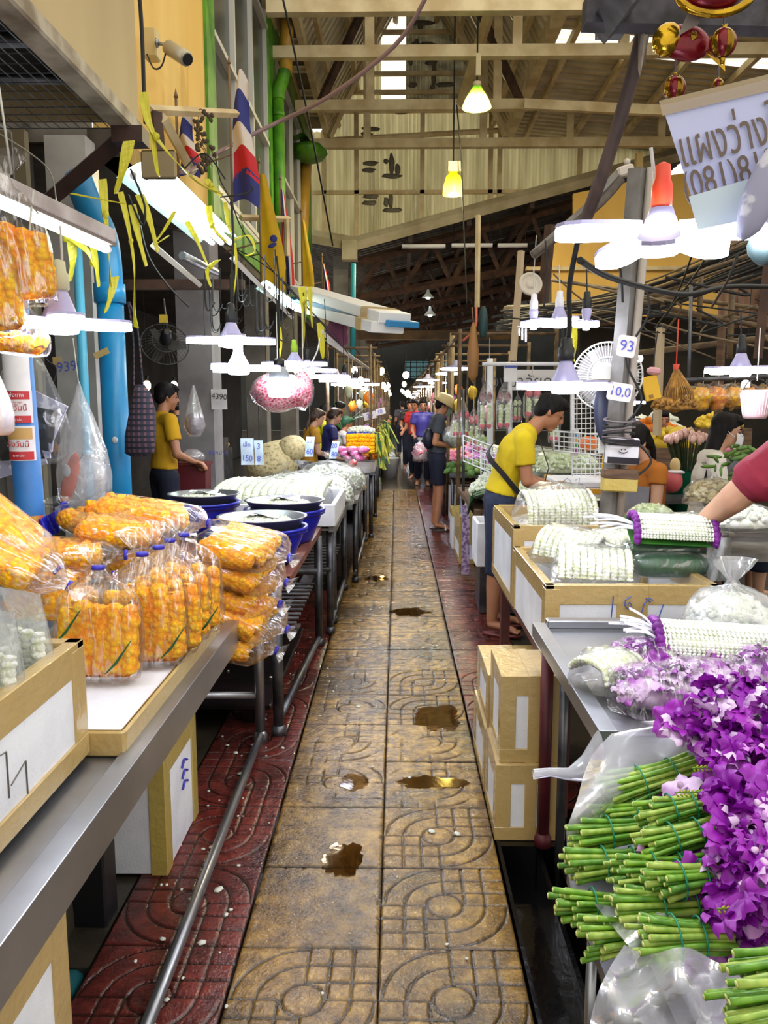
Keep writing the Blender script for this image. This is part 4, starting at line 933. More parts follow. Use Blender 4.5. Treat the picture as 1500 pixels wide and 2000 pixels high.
# price cards
bpen = mat('blue_pen', (70, 84, 190)); cardm = mat('pale_blue_card', (206, 226, 244), (190, 212, 236), 3, .5)
def card(px0, py0, px1, py1, Y, label, lines, skew=0, sz=1.0):
    a, b_ = W(px0, py1, Y), W(px1, py0, Y); c = (a + b_) / 2; w, h = b_.x - a.x, b_.z - a.z
    t = T('price_card', label, 'card', (c.x, Y, a.z))
    MB().grid(lambda u, v: V(a.x + w * u + skew * (v - .5) * w, Y + .006 * math.sin(6 * v + 2 * u), a.z + h * v), 5, 6).build('card_sheet', cardm, t)
    for i, s in enumerate(lines):
        text(s, t, (c.x, Y - .012, a.z + h * (1 - (i + .5) / len(lines))), (PI / 2, .06, 0), min(h / len(lines) * .8, w / max(2, len(s)) * 1.9) * sz, bpen, sx=.9)
    MB().tube([(c.x, Y + .01, a.z + h * .9), (c.x, Y + .02, a.z + h + .25)], .003, 5).build('hanging_wire', black_wire, t); return t
card(471, 856, 495, 908, 5.0, 'pale price card reading 150, hanging left of a narrower one', ('เล็ก', '150'))
card(498, 860, 514, 908, 5.02, 'narrow pale price card beside the card reading 150', ('3', '8'), -.1)
card(597, 853, 613, 892, 6.6, 'slim upright price card above the crown flower bags', ('มะลิ', '60'), .2)
card(646, 862, 660, 896, 7.0, 'leaning price card above the second row of crown flowers', ('20', '80'), .5)
# pink bag of petals hanging
pinkp = mat('pink_rose_petals', (226, 40, 90), (246, 186, 200), 44, .5, 0, .9, 60, c3=(170, 16, 60), tex='voronoi', lo=.25, hi=.6)
pk = T('petal_bag', 'big clear bag of pink rose petals hanging behind the bulb', 'bag', W(545, 800, 5.0))
c = W(543, 768, 5.0); MB().ell(c, (.16, .1, .10), None, 22, 12, lambda d: 1 + .34 * noise.noise(d * 3.4)).build('rose_petals', pinkp, pk)
MB().ell(c + V(0, 0, .005), (.175, .12, .12), None, 20, 12, lambda d: 1 + .2 * noise.noise(d * 3.2)).build('plastic_film', clear, pk); MB().tube([c + V(0, 0, .1), c + V(0, 0, .5)], .004, 5).build('hanging_string', white_wire, pk)
c = W(592, 760, 5.3); pk = T('petal_bag', 'smaller pink petal bag hanging right of the big one', 'bag', c); MB().ell(c, (.06, .06, .12), None, 14, 8, lambda d: 1 + .2 * noise.noise(d * 3)).build('rose_petals', pinkp, pk); MB().ell(c, (.075, .075, .14), None, 14, 8, lambda d: 1 + .2 * noise.noise(d * 3)).build('plastic_film', clear, pk); MB().tube([c + V(0, 0, .13), c + V(0, 0, .5)], .004, 5).build('hanging_string', white_wire, pk)
# marigold garland stack and palm leaf fringes
ms = T('garland_stack', 'block of bright orange marigold garlands on the left table end', 'garlands', W(700, 885, 9.3))
for r_ in range(5):
    for k in range(4):
        a = W(676 + k * 3, 882 - r_ * 7.2, 9.2 + k * .12); rope_mesh('garland', [a, a + V(.16, .05, .005), a + V(.33, .03, 0)], .035, marig, .036, 8, .25, k + r_).build('garland', marig, ms)
steel_table(-1.5, -.25, 9.05, 11, .78, 'dark steel table under the orange garland block', .04, ((-.3, 9.15), (-.3, 10.9)), dsteel, (), dsteel)
yl = mat('pale_yellow_leaf', (214, 206, 70), (150, 170, 60), 8, .5)
for i, (px, py, Y, n, lab) in enumerate(((728, 870, 9.4, 16, 'yellow palm leaf fringe hanging beside the orange garland block'), (745, 850, 10.6, 16, 'second yellow leaf fringe hanging farther along the left tables'))):
    t = T('leaf_fringe', lab, 'leaves', W(px, py + 40, Y))
    for k in range(n):
        a = W(px - 4 + U(-6, 10), py - 15 + U(-10, 12), Y + U(-.1, .1)); L_ = U(.2, .38)
        MB().strip(curve([a, a + V(U(.02, .12), 0, .01), a + V(U(.08, .2), U(-.05, .05), -L_)], 3), .018, (1, .3, 0)).build('leaf', yl if k % 4 else leafg, t)
bc_ = T('crate', 'blue crate of white flowers beyond the orange garland block', 'crate', W(705, 860, 10.5)); c = W(705, 852, 10.5)
MB().box(c, (.36, .5, .12), None, .01).build('crate_body', mat('royal_blue_crate', (24, 70, 200), rough=.4), bc_); heap('blossoms', c.x, c.y, c.z + .06, .18, .25, .06, 160, .018, jas2, bc_, 8)
for k in range(7):
    c = W(668 + k * 7, 878 + k % 3 * 8, 8.2 - .06 * k); single('flower_pack', MB().ell(c, (.07, .12, .035), None, 10, 6, lambda d: 1 + .2 * noise.noise(d * 3 + c)), mat('pink_lilac_pack', (216, 150, 190), (190, 70, 130), 22, .25, c3=(236, 214, 230)), 'pink and lilac flower pack before the orange garland block, %s from the left' % ('first second third fourth fifth sixth seventh'.split()[k]), 'pack', 'pink packs before the garland block')
c = W(690, 905, 6.9); single('flower_pack', MB().ell(c, (.03, .3, .035), Rz(.1) @ Rx(-.1), 10, 8), mat('red_petal_pack', (206, 60, 70), (230, 140, 140), 20, .3), 'long red petal pack at the edge of the left table', 'pack')
# things in shop openings
fn = T('wall_fan', 'dark dusty wall fan hanging in the left shop opening', 'fan', W(322, 670, 6.3)); c = W(322, 672, 6.3)
dfm = mat('dusty_black', (62, 58, 56), (40, 38, 38), 6, .6)
def fan(t, c, r, M, cage, hub, nw=36):
    mb = MB()
    for k in range(nw):
        a = 2 * PI * k / nw; mb.tube([c + M @ V(r * .2 * math.cos(a), r * .2 * math.sin(a), .035), c + M @ V(r * .7 * math.cos(a), r * .7 * math.sin(a), .045), c + M @ V(r * math.cos(a), r * math.sin(a), 0)], .0022 * r / .18, 3, False)
    o = mb.build('fan_cage', cage, t)
    for q in (1, .55): MB().tube([c + M @ V(r * q * math.cos(a), r * q * math.sin(a), 0 if q == 1 else .046) for a in [2 * PI * k / 32 for k in range(33)]], .005, 6).build('cage_ring', cage, t)
    MB().lathe([(r * .25, .05), (r * .25, .09), (r * .18, .17), (r * .1, .18)], c, 14, M).build('motor', hub, t)
    for k in range(3):
        a = 2 * PI * k / 3; MB().grid(lambda u, v: c + M @ Rz(a) @ V(r * (.15 + .75 * u), r * (.45 * (v - .5)) * (1 - .3 * u), .02 * (v - .5) - .01), 5, 3).build('blade', cage, t)
fan(fn, c, .185, Rz(.4) @ Rx(PI / 2 - .5), dfm, black_pl); MB().tube([c + V(0, .1, 0), c + V(-.03, .1, .36)], .012, 6).build('fan_bracket', black_pl, fn); MB().box(c + V(.01, -.05, .19), (.06, .02, .06)).build('yellow_rag', mat('rag_yellow', (200, 170, 50)), fn)
plaid = plaid_mat()
pg = T('cloth_bag', 'dark plaid cloth bag hanging on the blue drain pipe', 'bag', W(275, 890, 5.0)); c = W(273, 820, 5.0)
MB().rings([[c + V(w_ * math.cos(a) * 1.0 + sx, .07 * math.sin(a) * w_ / .1, z) for a in [2 * PI * k / 14 for k in range(14)]] for w_, z, sx in ((.05, -.23, -.02), (.095, -.21, -.01), (.10, -.1, 0), (.085, .05, .02), (.06, .16, .02), (.03, .22, .01))], True).build('bag_body', plaid, pg)
MB().tube(curve([c + V(-.03, 0, .2), W(260, 660, 5.05), W(250, 590, 5.1)]), .006, 5).tube(curve([c + V(.03, 0, .2), W(268, 640, 5.05), W(252, 590, 5.1)]), .006, 5).build('bag_strap', plaid, pg)
tub = T('storage_tub', 'dark red storage tub with grey bag on top in the shop', 'tub', W(378, 965, 7.3)); c = W(378, 925, 7.3)
MB().rings([[c + V(sx * w_, sy * w_ * .8, z) for sx, sy in ((-1, -1), (1, -1), (1, 1), (-1, 1))] for w_, z in ((.12, -.75), (.14, .08), (.155, .085), (.155, .11))], True, False).build('tub_body', mat('dark_red_tub', (0, 0, 0)), tub); MB().ell(c + V(0, 0, .16), (.11, .1, .07), None, 12, 7, lambda d: 1 + .2 * noise.noise(d * 3)).build('grey_bag', milky, tub)
hb = T('hanging_bag', 'white net bag of dark produce hanging in the left shop', 'bag', W(385, 860, 7.0)); c = W(380, 828, 7.0)
MB().ell(c, (.09, .08, .1), None, 14, 8).build('produce', mat('plum_produce', (96, 70, 84), (140, 120, 130), 20, .6), hb); MB().rings([[c + V(w_ * math.cos(a), w_ * math.sin(a), z) for a in [2 * PI * k / 12 for k in range(12)]] for w_, z in ((.05, -.11), (.10, -.02), (.08, .08), (.01, .34))], False).build('net', milky, hb)
pm_ = T('pillar_notice', 'taped paper notice with scribbled numbers on the grey shop pillar', 'notice', W(425, 900, 7.95)); MB().box(W(428, 780, 7.97), (.16, .006, .2)).build('paper_sheet', paper, pm_); text('จดหมาย', pm_, W(426, 884, 7.94), (PI / 2, 0, 0), .06, bpen); text('4390', pm_, W(428, 775, 7.94), (PI / 2, .1, 0), .08, black_pl)
pm2 = T('pillar_scribble', 'blue pen numbers scribbled on the far left grey pillar', 'writing', W(140, 712, 5.18)); text('9390', pm2, W(137, 716, 5.17), (PI / 2, -.1, 0), .09, bpen); MB().box(W(112, 705, 5.19), (.06, .004, .05)).build('tape_scrap', tape, pm2); MB().box(W(198, 690, 5.08), (.10, .004, .04), Ry(-.4)).build('tape_scrap', tape, pm2)
# ================================================================ FLAGS, RIBBONS, CABLES over the left row
ribm = mat('yellow_raffia_ribbon', (232, 224, 76), (206, 200, 48), 30, .35, trans=.35, stretch=(4, 4, .4))
def ribbon(pts, Y, w, label, group=None, tie=False):
    P = curve([W(x, y, Y + (p[2] if len(p) > 2 else 0)) for p in pts for x, y in [p[:2]]], 5); n = len(P)
    t = T('ribbon', label, 'ribbon', P[0], group)
    mb = MB(); sd = [V(math.cos(.5 + i * .11), math.sin(.5 + i * .11) * .7, .2) for i in range(n)]
    mb.strip(P, [w * (.7 + .5 * abs(math.sin(1.0 + i * .33))) for i in range(n)], sd, .0015); mb.build('ribbon_strip', ribm, t)
    if tie: MB().ell(P[n // 3], (w * .5, w * .5, w * .6), None, 8, 6, lambda d: 1 + .3 * noise.noise(d * 4)).build('knot', ribm, t)
    return t
RB = [
 (((280, 180), (292, 245), (330, 300), (385, 355), (430, 378)), 3.7, .035, 'long yellow ribbon stretched from the canopy corner over the reflector lamp', 1),
 (((296, 250), (306, 330), (312, 345)), 3.7, .02, 'short yellow ribbon loop hanging before the tan lamp plate', 0),
 (((252, 275), (240, 330), (226, 378)), 3.6, .045, 'broad crinkled yellow ribbon hanging below the canopy corner', 0),
 (((140, 378), (190, 388), (245, 398)), 3.3, .014, 'thin yellow ribbon strung level above the blue drain pipe', 0),
 (((200, 350), (206, 420), (212, 480), (216, 560)), 3.4, .03, 'long yellow ribbon hanging beside the blue pipe bend', 1),
 (((235, 375), (250, 440), (262, 520), (262, 600), (266, 640)), 3.5, .022, 'longest yellow ribbon hanging in front of the thick blue pipe', 1),
 (((258, 400), (270, 460), (286, 520)), 3.6, .03, 'pointed yellow ribbon end left of the wire hooks', 0),
 (((272, 380), (292, 430), (308, 492)), 3.7, .034, 'broad twisted yellow ribbon end above the shop fan', 0),
 (((342, 412), (320, 450), (300, 478), (330, 460)), 3.9, .018, 'slanting yellow ribbon below the reflector lamp', 0),
 (((365, 432), (385, 470), (404, 515)), 4.2, .026, 'yellow ribbon hanging from the low edge of the reflector', 0),
 (((408, 402), (414, 440), (440, 470), (458, 475)), 4.4, .03, 'knotted yellow ribbon across the far end of the reflector', 1),
 (((402, 350), (420, 372), (432, 384)), 4.2, .03, 'yellow ribbon bow above the reflector lamp', 1),
 (((440, 395), (446, 440), (455, 470), (452, 540)), 4.5, .02, 'pale yellow ribbon bundle hanging under the big flag', 1),
 (((455, 470), (485, 460), (498, 490), (480, 500)), 4.5, .03, 'looped yellow ribbon bow beside the ribbon bundle', 0),
 (((458, 475), (462, 520), (456, 580), (450, 610)), 4.5, .014, 'thin pale ribbon tail below the ribbon bundle', 0),
 (((425, 508), (405, 530), (412, 560)), 4.4, .03, 'yellow ribbon tied on the cut metal tube end', 1),
 (((590, 560), (594, 610), (592, 680)), 5.6, .05, 'yellow ribbon hanging by the folded white awning panels', 1),
 (((605, 560), (607, 600), (610, 640)), 5.7, .03, 'short yellow ribbon right of the awning ribbon', 0),
 (((108, 440), (130, 460), (170, 490), (180, 520)), 3.1, .045, 'sagging yellow ribbon under the battered batten lamp', 1),
 (((140, 470), (142, 510), (136, 550)), 3.1, .03, 'yellow ribbon end hanging under the batten lamp', 0),
 (((180, 470), (188, 520), (193, 560)), 3.2, .022, 'narrow yellow ribbon beside the thin blue pipe', 0),
 (((225, 540), (216, 580), (206, 610)), 3.4, .03, 'frayed ribbon tail low on the thin blue pipe', 0),
 (((625, 630), (630, 690), (632, 700)), 6.6, .05, 'yellow ribbon near the purple umbrella', 0),
 (((545, 640), (548, 680), (540, 720)), 5.0, .024, 'small yellow ribbon above the pink petal bag', 0),
 (((1118, 640), (1122, 680), (1121, 705)), 4.2, .05, 'lime green ribbon hanging beside the white fan', 0)]
for p, Y, w, lab, k in RB: ribbon(p, Y, w, lab, None, k)
# flags
flag_r = mat('flag_red', (190, 34, 44), rough=.8); flag_w = mat('flag_white', (206, 196, 186), rough=.8); flag_b = mat('flag_navy', (44, 50, 118), rough=.8)
flag_y = mat('flag_yellow', (214, 178, 30), (190, 150, 24), 3, .8, trans=.25)
polem = mat('flag_pole', (120, 96, 70))
def flag(px0, px1, py0, py1, Y, label, kind, fold=2.0):
    a, b_ = W(px0, py1, Y), W(px1, py0, Y); w, h = b_.x - a.x, b_.z - a.z; t = T('flag', label, 'flag', (a.x, Y, a.z))
    def sf(u0, u1, nm, m_):
        def fn(u, v):
            s = u0 + (u1 - u0) * u; wid = w * (.25 + .75 * (1 - v) ** .8); x = a.x + .12 * w + s * wid * (.9 + .1 * math.sin(5 * v))
            return V(x, Y + .05 * math.sin(s * 3 * fold + 2 * v) * (1 - v * .5), a.z + h * v - .08 * h * math.sin(3 * s) * (1 - v))
        MB().grid(fn, 5, 12).build(nm, m_, t)
    if kind == 'tri':
        for i, (u0, u1, m_) in enumerate(((0, .18, flag_r), (.18, .34, flag_w), (.34, .66, flag_b), (.66, .83, flag_w), (.83, 1, flag_r))): sf(u0, u1, 'stripe', m_)
    elif kind == 'hor':
        for v0, v1, m_ in ((0, .25, flag_b), (.2, .42, flag_r), (.42, .6, flag_w), (.6, .85, flag_b), (.85, 1, flag_w)):
            MB().grid(lambda u, v: (lambda vv: V(a.x + w * (.5 + (u - .5) * (.35 + .65 * (1 - vv)) ) + .02 * math.sin(7 * vv), Y + .05 * math.sin(6 * u + 3 * vv), a.z + h * vv + .05 * h * math.sin(4 * u)))(v0 + (v1 - v0) * v), 8, 4).build('stripe', m_, t)
    else:
        sf(0, 1, 'flag_cloth', flag_y)
        if kind == 'emb': MB().ell((a.x + w * .6, Y - .07, a.z + h * .42), (w * .14, .004, h * .035), Ry(.5), 7, 4).ell((a.x + w * .55, Y - .07, a.z + h * .36), (w * .18, .004, h * .02), Ry(-.4), 7, 4).build('blue_emblem', flag_b, t)
    MB().tube([(a.x + .1 * w, Y, a.z - .05), (a.x + .1 * w, Y, a.z + h + .12)], .012, 6).tube([(a.x + .1 * w, Y, a.z + h * .4), (XL - .02, Y + .02, a.z + h * .4 - .1)], .01, 5).lathe([(.02, 0), (.012, .03), (.002, .07)], (a.x + .1 * w, Y, a.z + h + .12), 8).build('flag_pole', polem, t); return t
flag(344, 388, 220, 345, 6.9, 'folded tricolour flag nearest the yellow wall, left of the creeper', 'hor')
flag(448, 502, 150, 400, 8.0, 'largest faded tricolour flag before the upstairs windows', 'hor')
flag(505, 556, 340, 560, 9.0, 'large yellow flag with a small blue emblem', 'emb')
flag(548, 572, 370, 560, 10.5, 'narrow red white and blue flag behind the yellow one', 'tri')
flag(588, 612, 430, 565, 12, 'plain yellow flag hung on the far rail', 'plain')
flag(628, 645, 515, 575, 14, 'small distant tricolour flag above the awning panels', 'tri')
# rail frame for flags, creeper
fr = T('flag_rail', 'rusty steel flag rail below the security camera', 'rail', W(360, 225, 6.2))
MB().tube([W(292, 215, 5.9), W(462, 222, 7.6)], .035, 4).build('rail_bar', cream, fr); MB().tube([W(303, 220, 5.9), W(310, 300, 5.9)], .05, 4).build('rail_post', rust, fr); MB().tube([W(318, 230, 5.9), W(375, 335, 6.6)], .04, 4).build('rail_brace', cream, fr)
fr = T('flag_rail', 'second steel flag rail beside the yellow emblem flag', 'rail', W(540, 425, 9.0)); MB().tube([W(470, 425, 9), W(565, 428, 9.6)], .035, 4).build('rail_bar', cream, fr); MB().tube([W(560, 428, 9.5), W(562, 500, 9.5)], .03, 4).build('rail_post', cream, fr)
cr = T('creeper', 'dry brown creeper twigs hanging on the yellow wall', 'plant', W(395, 330, 6.4))
mb = MB(); lv = MB()
for k in range(9):
    a = W(383 + U(-5, 8), 215 + 12 * k, 6.4); b_ = a + V(U(-.05, .16), 0, U(-.25, -.05)); mb.tube(curve([a, a.lerp(b_, .5) + V(U(-.04, .04), 0, .03), b_]), .004, 4)
    for q in range(5): lv.ell(a.lerp(b_, U(0, 1)) + V(U(-.03, .03), 0, U(-.03, .03)), (.016, .006, .022), Ry(U(-1, 1)), 6, 4)
mb.build('twigs', polem, cr); o = lv.build('dry_leaves', mat('dry_leaf', (70, 56, 36), (50, 44, 24), 9), cr); o['kind'] = 'stuff'
cable([W(0, 262, 4.6), W(60, 300, 4.6), W(100, 340, 4.5), W(112, 420, 4)], .004, white_wire, 'pale cord running down from the canopy to the batten lamp')
cable([W(835, -10, 7), W(770, 90, 7.4), W(640, 190, 8), W(540, 240, 8.4), W(440, 290, 8), W(380, 330, 6.5), W(355, 335, 6)], .02, mat('mauve_cable', (140, 116, 120)), 'long mauve cable swooping across from the roof to the flags', n=6)
cable([W(552, -5, 9), W(590, 170, 9.5), W(620, 320, 10), W(650, 480, 11)], .012, black_wire, 'long thin black wire slanting down past the green gutter')
for i, (pts, Y, lab) in enumerate((
    (((255, 330), (282, 400), (278, 440), (250, 380)), 3.6, 'black wire hook loop under the canopy strut'),
    (((270, 420), (290, 500), (330, 560), (370, 600)), 4.4, 'black wire sagging across the dark shop opening'),
    (((430, 385), (470, 380), (492, 372), (490, 360)), 5.0, 'black wire hook at the bottom of the big flag'),
    (((452, 390), (455, 470), (452, 560), (456, 640)), 3.3, 'straight black cord down to the stacked LED lamps'),
    (((540, 500), (545, 560), (545, 680)), 4.2, 'black lamp cord above the cylindrical bulb'),
    (((420, 300), (430, 350), (450, 390), (480, 460), (560, 560), (640, 640)), 6.0, 'black cable running along the stall row under flags'),
    (((300, 440), (420, 470), (520, 520), (600, 600), (680, 690)), 6.4, 'slack black cable below the cut metal tube'),
    (((360, 330), (400, 300), (440, 350)), 5.4, 'black cable loop by the dry creeper'),
    (((575, 690), (600, 715), (618, 690), (625, 660)), 5.2, 'white cord looped near lime taped lamp'),
    (((96, 660), (90, 700), (110, 720), (100, 760)), 4.4, 'tangled black wire behind the clear newspaper bag'))):
    cable([W(x, y, Y) for x, y in pts], .005, black_wire if 'white' not in lab else white_wire, lab)
hk = 0
for k in range(30):      # wire hooks hanging in the shop mouth
    px, py, Y = U(395, 560), U(560, 650), U(4.6, 6.2); a = W(px, py - 70, Y); h = S(U(50, 90), Y)
    single('wire_hook', MB().tube(curve([a, a - V(0, 0, h), a - V(-.03, 0, h + .03), a - V(-.055, 0, h - .01)], 5), .0035, 4), black_wire if k % 3 else dsteel, 'bent wire hook in the thicket of hooks over the shop mouth', 'hook', 'wire hooks over the shop mouth')
single('cut_tube', MB().tube([W(356, 499, 4.4), W(422, 532, 4.8)], .022, 12), steel, 'cut grey metal tube end pointing out over the shop mouth', 'tube')
for (x0, y0, x1, y1, Ya, Yb, lab) in ((300, 480, 390, 556, 4.5, 6, 'slanting steel brace inside the shop mouth'), (455, 505, 570, 620, 5, 8, 'pale angle steel running back under the yellow flag'), (640, 665, 720, 720, 7, 11, 'pale slat sloping along far left awning'), (628, 648, 690, 700, 6.6, 8.8, 'second pale slat sloping beside the umbrella')):
    single('steel_bar', MB().tube([W(x0, y0, Ya), W(x1, y1, Yb)], .022, 4), mat('pale_bar', (196, 192, 180)), lab, 'bar')
# folded awning panels sticking out
aw = T('awning_panels', 'taped bundle of white and blue awning panels jutting over the lane', 'panels', W(690, 610, 7.4))
bluep2 = mat('awning_blue', (36, 120, 172), rough=.5); wp_ = mat('awning_white', (214, 214, 214), rough=.5)
for (a, b_, th, m_) in (((592, 568), (772, 622), .09, wp_), ((594, 586), (790, 634), .05, bluep2), ((600, 600), (758, 640), .09, wp_)):
    A, B = W(a[0], a[1], 8.2), W(b_[0], b_[1], 6.6); ax = (B - A).normalized(); sd = ax.cross(V(0, 0, 1)).normalized(); M = Matrix((ax, sd, sd.cross(ax))).transposed()
    MB().box((A + B) / 2, ((B - A).length, .30, th), M, .006).build('panel', m_, aw)
    MB().box(A.lerp(B, .86), (.12, .31, th + .01), M).build('tape_band', tape, aw)
um = T('umbrella', 'closed purple and cream umbrella beneath the awning panels', 'umbrella', W(655, 650, 7.6)); c = W(660, 650, 7.6)
MB().ell(c, (.12, .16, .20), Ry(-.5), 14, 10, lambda d: 1 if d.z > -.3 else .7).build('umbrella_cloth', mat('plum_cloth', (110, 54, 84), rough=.6), um); MB().ell(c + V(-.07, -.03, .08), (.09, .1, .13), Ry(-.5), 12, 8).build('umbrella_panel', mat('cream_cloth', (196, 164, 120)), um)
single('teal_pipe', MB().tube([W(690, 515, 12), W(689, 700, 12)], .04, 10), mat('turquoise_pipe', (38, 150, 160)), 'turquoise pipe standing under the roof valley', 'pipe')
# ================================================================ RIGHT SIDE
# pole with fan and signs
mp = T('market_post', 'leaning grey steel post carrying the white fan and number signs', 'post', W(1172, 1010, 3.9) * 1)
pa, pb_ = W(1168, 1240, 4.0), W(1246, 330, 3.85); pd = (pb_ - pa).normalized()
MB().tube([pa, pb_], .047, 4).build('post_shaft', greysteel, mp); MB().tube([pa + V(.06, -.02, .2), pb_ + V(.055, -.02, 0)], .02, 8).build('side_conduit', mat('pale_conduit', (170, 160, 150)), mp)
mp.location.z = 0
for c_ in mp.children: c_.location.z += W(1172, 1010, 3.9).z
def on(py, off=-.065): 
    t_ = (W(1200, py, 3.9).z - pa.z) / (pb_.z - pa.z); p = pa.lerp(pb_, t_); return p + V(0, off, 0)
def plate(py, dx, w, h, s, label, rot):
    c = on(py, -.085) + V(dx, 0, 0); t = T('number_sign', label, 'sign', c); M = Ry(rot)
    R = []
    for y in (-.004, .004):
        R.append([c + M @ V((w / 2 - .012) * sx + .012 * math.cos(a), y, (h / 2 - .012) * sz_ + .012 * math.sin(a)) for sx, sz_, q in ((1, 1, 0), (-1, 1, 1), (-1, -1, 2), (1, -1, 3)) for a in (q * PI / 2, q * PI / 2 + .8, q * PI / 2 + 1.57)])
    MB().rings(R, True, False).build('sign_plate', mat('cream_sign', (226, 220, 216), rough=.3), t)
    text(s, t, c + V(0, -.008, 0), (PI / 2, rot, 0), h * .72, bpen); return t
plate(679, -.005, .085, .10, '93', 'small white rounded sign reading 93 on the grey post', .15)
plate(766, -.02, .115, .085, '10,0', 'second white rounded sign below the fan on the post', .15)
fanw = T('stand_fan', 'white electric fan seen from behind on the grey post', 'fan', W(1185, 735, 4.1)); fc = W(1186, 735, 4.1)
fwm = mat('fan_white', (206, 206, 202), rough=.4)
fan(fanw, fc, .172, Rz(-.25) @ Rx(PI / 2), mat('fan_cage_white', (220, 222, 222), rough=.3), fwm, 60)
MB().lathe([(.14, -.01), (.155, -.012)], fc, 32, Rz(-.25) @ Rx(PI / 2)).build('front_disc', mat('fan_front_clear', (190, 184, 186), alpha=.45), fanw)
MB().box(fc + V(-.055, -.13, .01), (.08, .12, .10), Rz(.2), .02).build('motor_box', fwm, fanw)
MB().box(fc + V(-.02, -.02, -.24), (.03, .03, .3)).build('stand_neck', fwm, fanw)
ell_ = MB().ell(fc + V(.0, -.05, -.19), (.075, .02, .17), Ry(-.1), 16, 8); ell_.build('dark_plate', mat('slate_base', (56, 60, 84), rough=.3), fanw)
for (py, h, m_, lab) in ((880, .13, paper, 'white box with dark bands strapped on the grey post'), (945, .07, ytape, 'yellow tape bound round the grey post'), (925, .05, wood, 'small brown power box on the grey post')):
    c = on(py, -.07) + V(.02, 0, 0); t = T('post_box', lab, 'box', c); MB().box(c, (.15 if h > .1 else .17, .06, h), Ry(.05), .006).build('box_body', m_, t)
    if h > .1:
        for dz in (.042, -.045): MB().box(c + V(0, -.005, dz), (.152, .062, .03), Ry(.05)).build('dark_band', mat('navy_band', (24, 26, 36), rough=.3), t)
        text(':)', t, c + V(0, -.036, 0), (PI / 2, PI / 2, 0), .05, black_pl)
for k in range(6):
    c = on(820 + k * 9, -.06); single('wrapped_wire', MB().tube([c + V(.075 * math.cos(a), .07 * math.sin(a), .01 * math.sin(a + k)) for a in [2 * PI * j / 14 for j in range(15)]], .005, 5), black_wire if k % 2 else grey_wire, 'loop of black and grey wire wrapped around the market post', 'wire', 'wire loops round the market post')
cable([on(560, -.07) + V(.06, 0, 0), on(640, -.07) + V(.09, 0, .05), on(700, -.07), on(780, -.08) + V(.09, 0, 0), on(830, -.07) + V(.02, 0, 0)], .006, black_wire, 'black cable snaking down the face of the market post')
cable([on(860, -.07) + V(.08, 0, 0), on(900, -.09) + V(.16, 0, 0), on(940, -.09) + V(.06, 0, 0)], .006, black_wire, 'black cable bulging right of the strapped white box')
# wooden pole and rafter at the upper right
single('wooden_pole', MB().tube(curve([W(1256, 60, 2.3), W(1232, 160, 2.35), W(1180, 330, 2.45), W(1128, 470, 2.6)]), .02, 10), mat('dark_wood_pole', (88, 70, 64), (60, 46, 44), 10, .6, stretch=(2, 2, .4)), 'slanting dark wooden pole beside the red foil ornaments', 'pole')
cable([W(1128, 470, 2.6), W(1112, 560, 2.65), W(1112, 640, 2.7), W(1106, 690, 2.75)], .009, black_wire, 'thick black cord hanging from the wooden pole to the LED lamp')
cable([W(1132, 508, 2.6), W(1200, 545, 3), W(1330, 575, 3.6), W(1420, 560, 4), W(1510, 560, 4.4)], .012, black_wire, 'thick black cable sagging across the yellow boarded wall')
single('cloth_rag', MB().grid(lambda u, v: W(1246 + 24 * u - 10 * v * u, 30 + 105 * v + 14 * math.sin(6 * u), 2.25 + .03 * math.sin(7 * u + 2 * v)), 10, 10), mat('grey_rag', (176, 162, 148), (140, 126, 114), 9, .9), 'grey torn rag tied at the top of the wooden pole', 'rag')
rf = T('stall_rafter', 'dark weathered stall rafter frame at the top right corner', 'rafter', W(1330, 40, 2.1))
rfm = mat('charred_paint_wood', (74, 70, 78), (30, 28, 30), 14, .7, 0, .2, 30)
MB().tube([W(1182, 50, 2.3), W(1240, -40, 1.9)], .045, 4).build('rafter_end', rfm, rf); MB().box(W(1350, 30, 2.2), (.55, .06, .07), Ry(.03)).build('cross_beam', rfm, rf); MB().box(W(1196, 52, 2.28), (.07, .09, .03)).build('rafter_foot', black_pl, rf); None
single('lime_wrap', MB().ell(W(1248, 22, 2.25), (.025, .02, .025), None, 10, 6, lambda d: 1 + .2 * noise.noise(d * 3)), mat('lime_wrap', (150, 150, 30)), 'lime green scrap tied under the stall rafter', 'scrap')
gold = mat('gold_foil', (204, 164, 44), (120, 90, 24), 12, .18, .9, .3, 30); redf = mat('red_foil', (150, 20, 34), (96, 10, 22), 9, .25, .4, .2, 30)
def lantern(px, py, Y, r, label, string=True):
    c = W(px, py, Y); t = T('foil_lantern', label, 'ornament', c)
    for k in range(8):
        a0 = 2 * PI * k / 8
        MB().grid(lambda u, v: c + V(r * math.sin(PI * (.08 + .84 * v)) * math.cos(a0 + u * PI / 4) * (1 + .08 * math.sin(PI * u)), r * math.sin(PI * (.08 + .84 * v)) * math.sin(a0 + u * PI / 4) * (1 + .08 * math.sin(PI * u)), r * 1.15 * math.cos(PI * (.08 + .84 * v))), 3, 8).build('foil_panel', redf if k % 2 else gold, t)
    MB().lathe([(.003, -.4 * r), (.25 * r, 0), (.2 * r, .25 * r)], c - V(0, 0, 1.25 * r), 10).lathe([(.3 * r, 0), (.12 * r, .3 * r)], c + V(0, 0, 1.1 * r), 10).build('gold_cap', gold, t)
    if string: MB().tube([c + V(0, 0, r * 1.3), c + V(0, 0, r * 1.3 + S(60, Y))], .0025, 4).build('string', grey_wire, t)
lantern(1412, 84, 2.0, .029, 'red and gold foil lantern right of the foil fish'); lantern(1317, 172, 2.1, .026, 'lower red and gold foil lantern above the paper notice'); lantern(1402, 165, 2.3, .014, 'tiny red foil drop behind the paper notice')
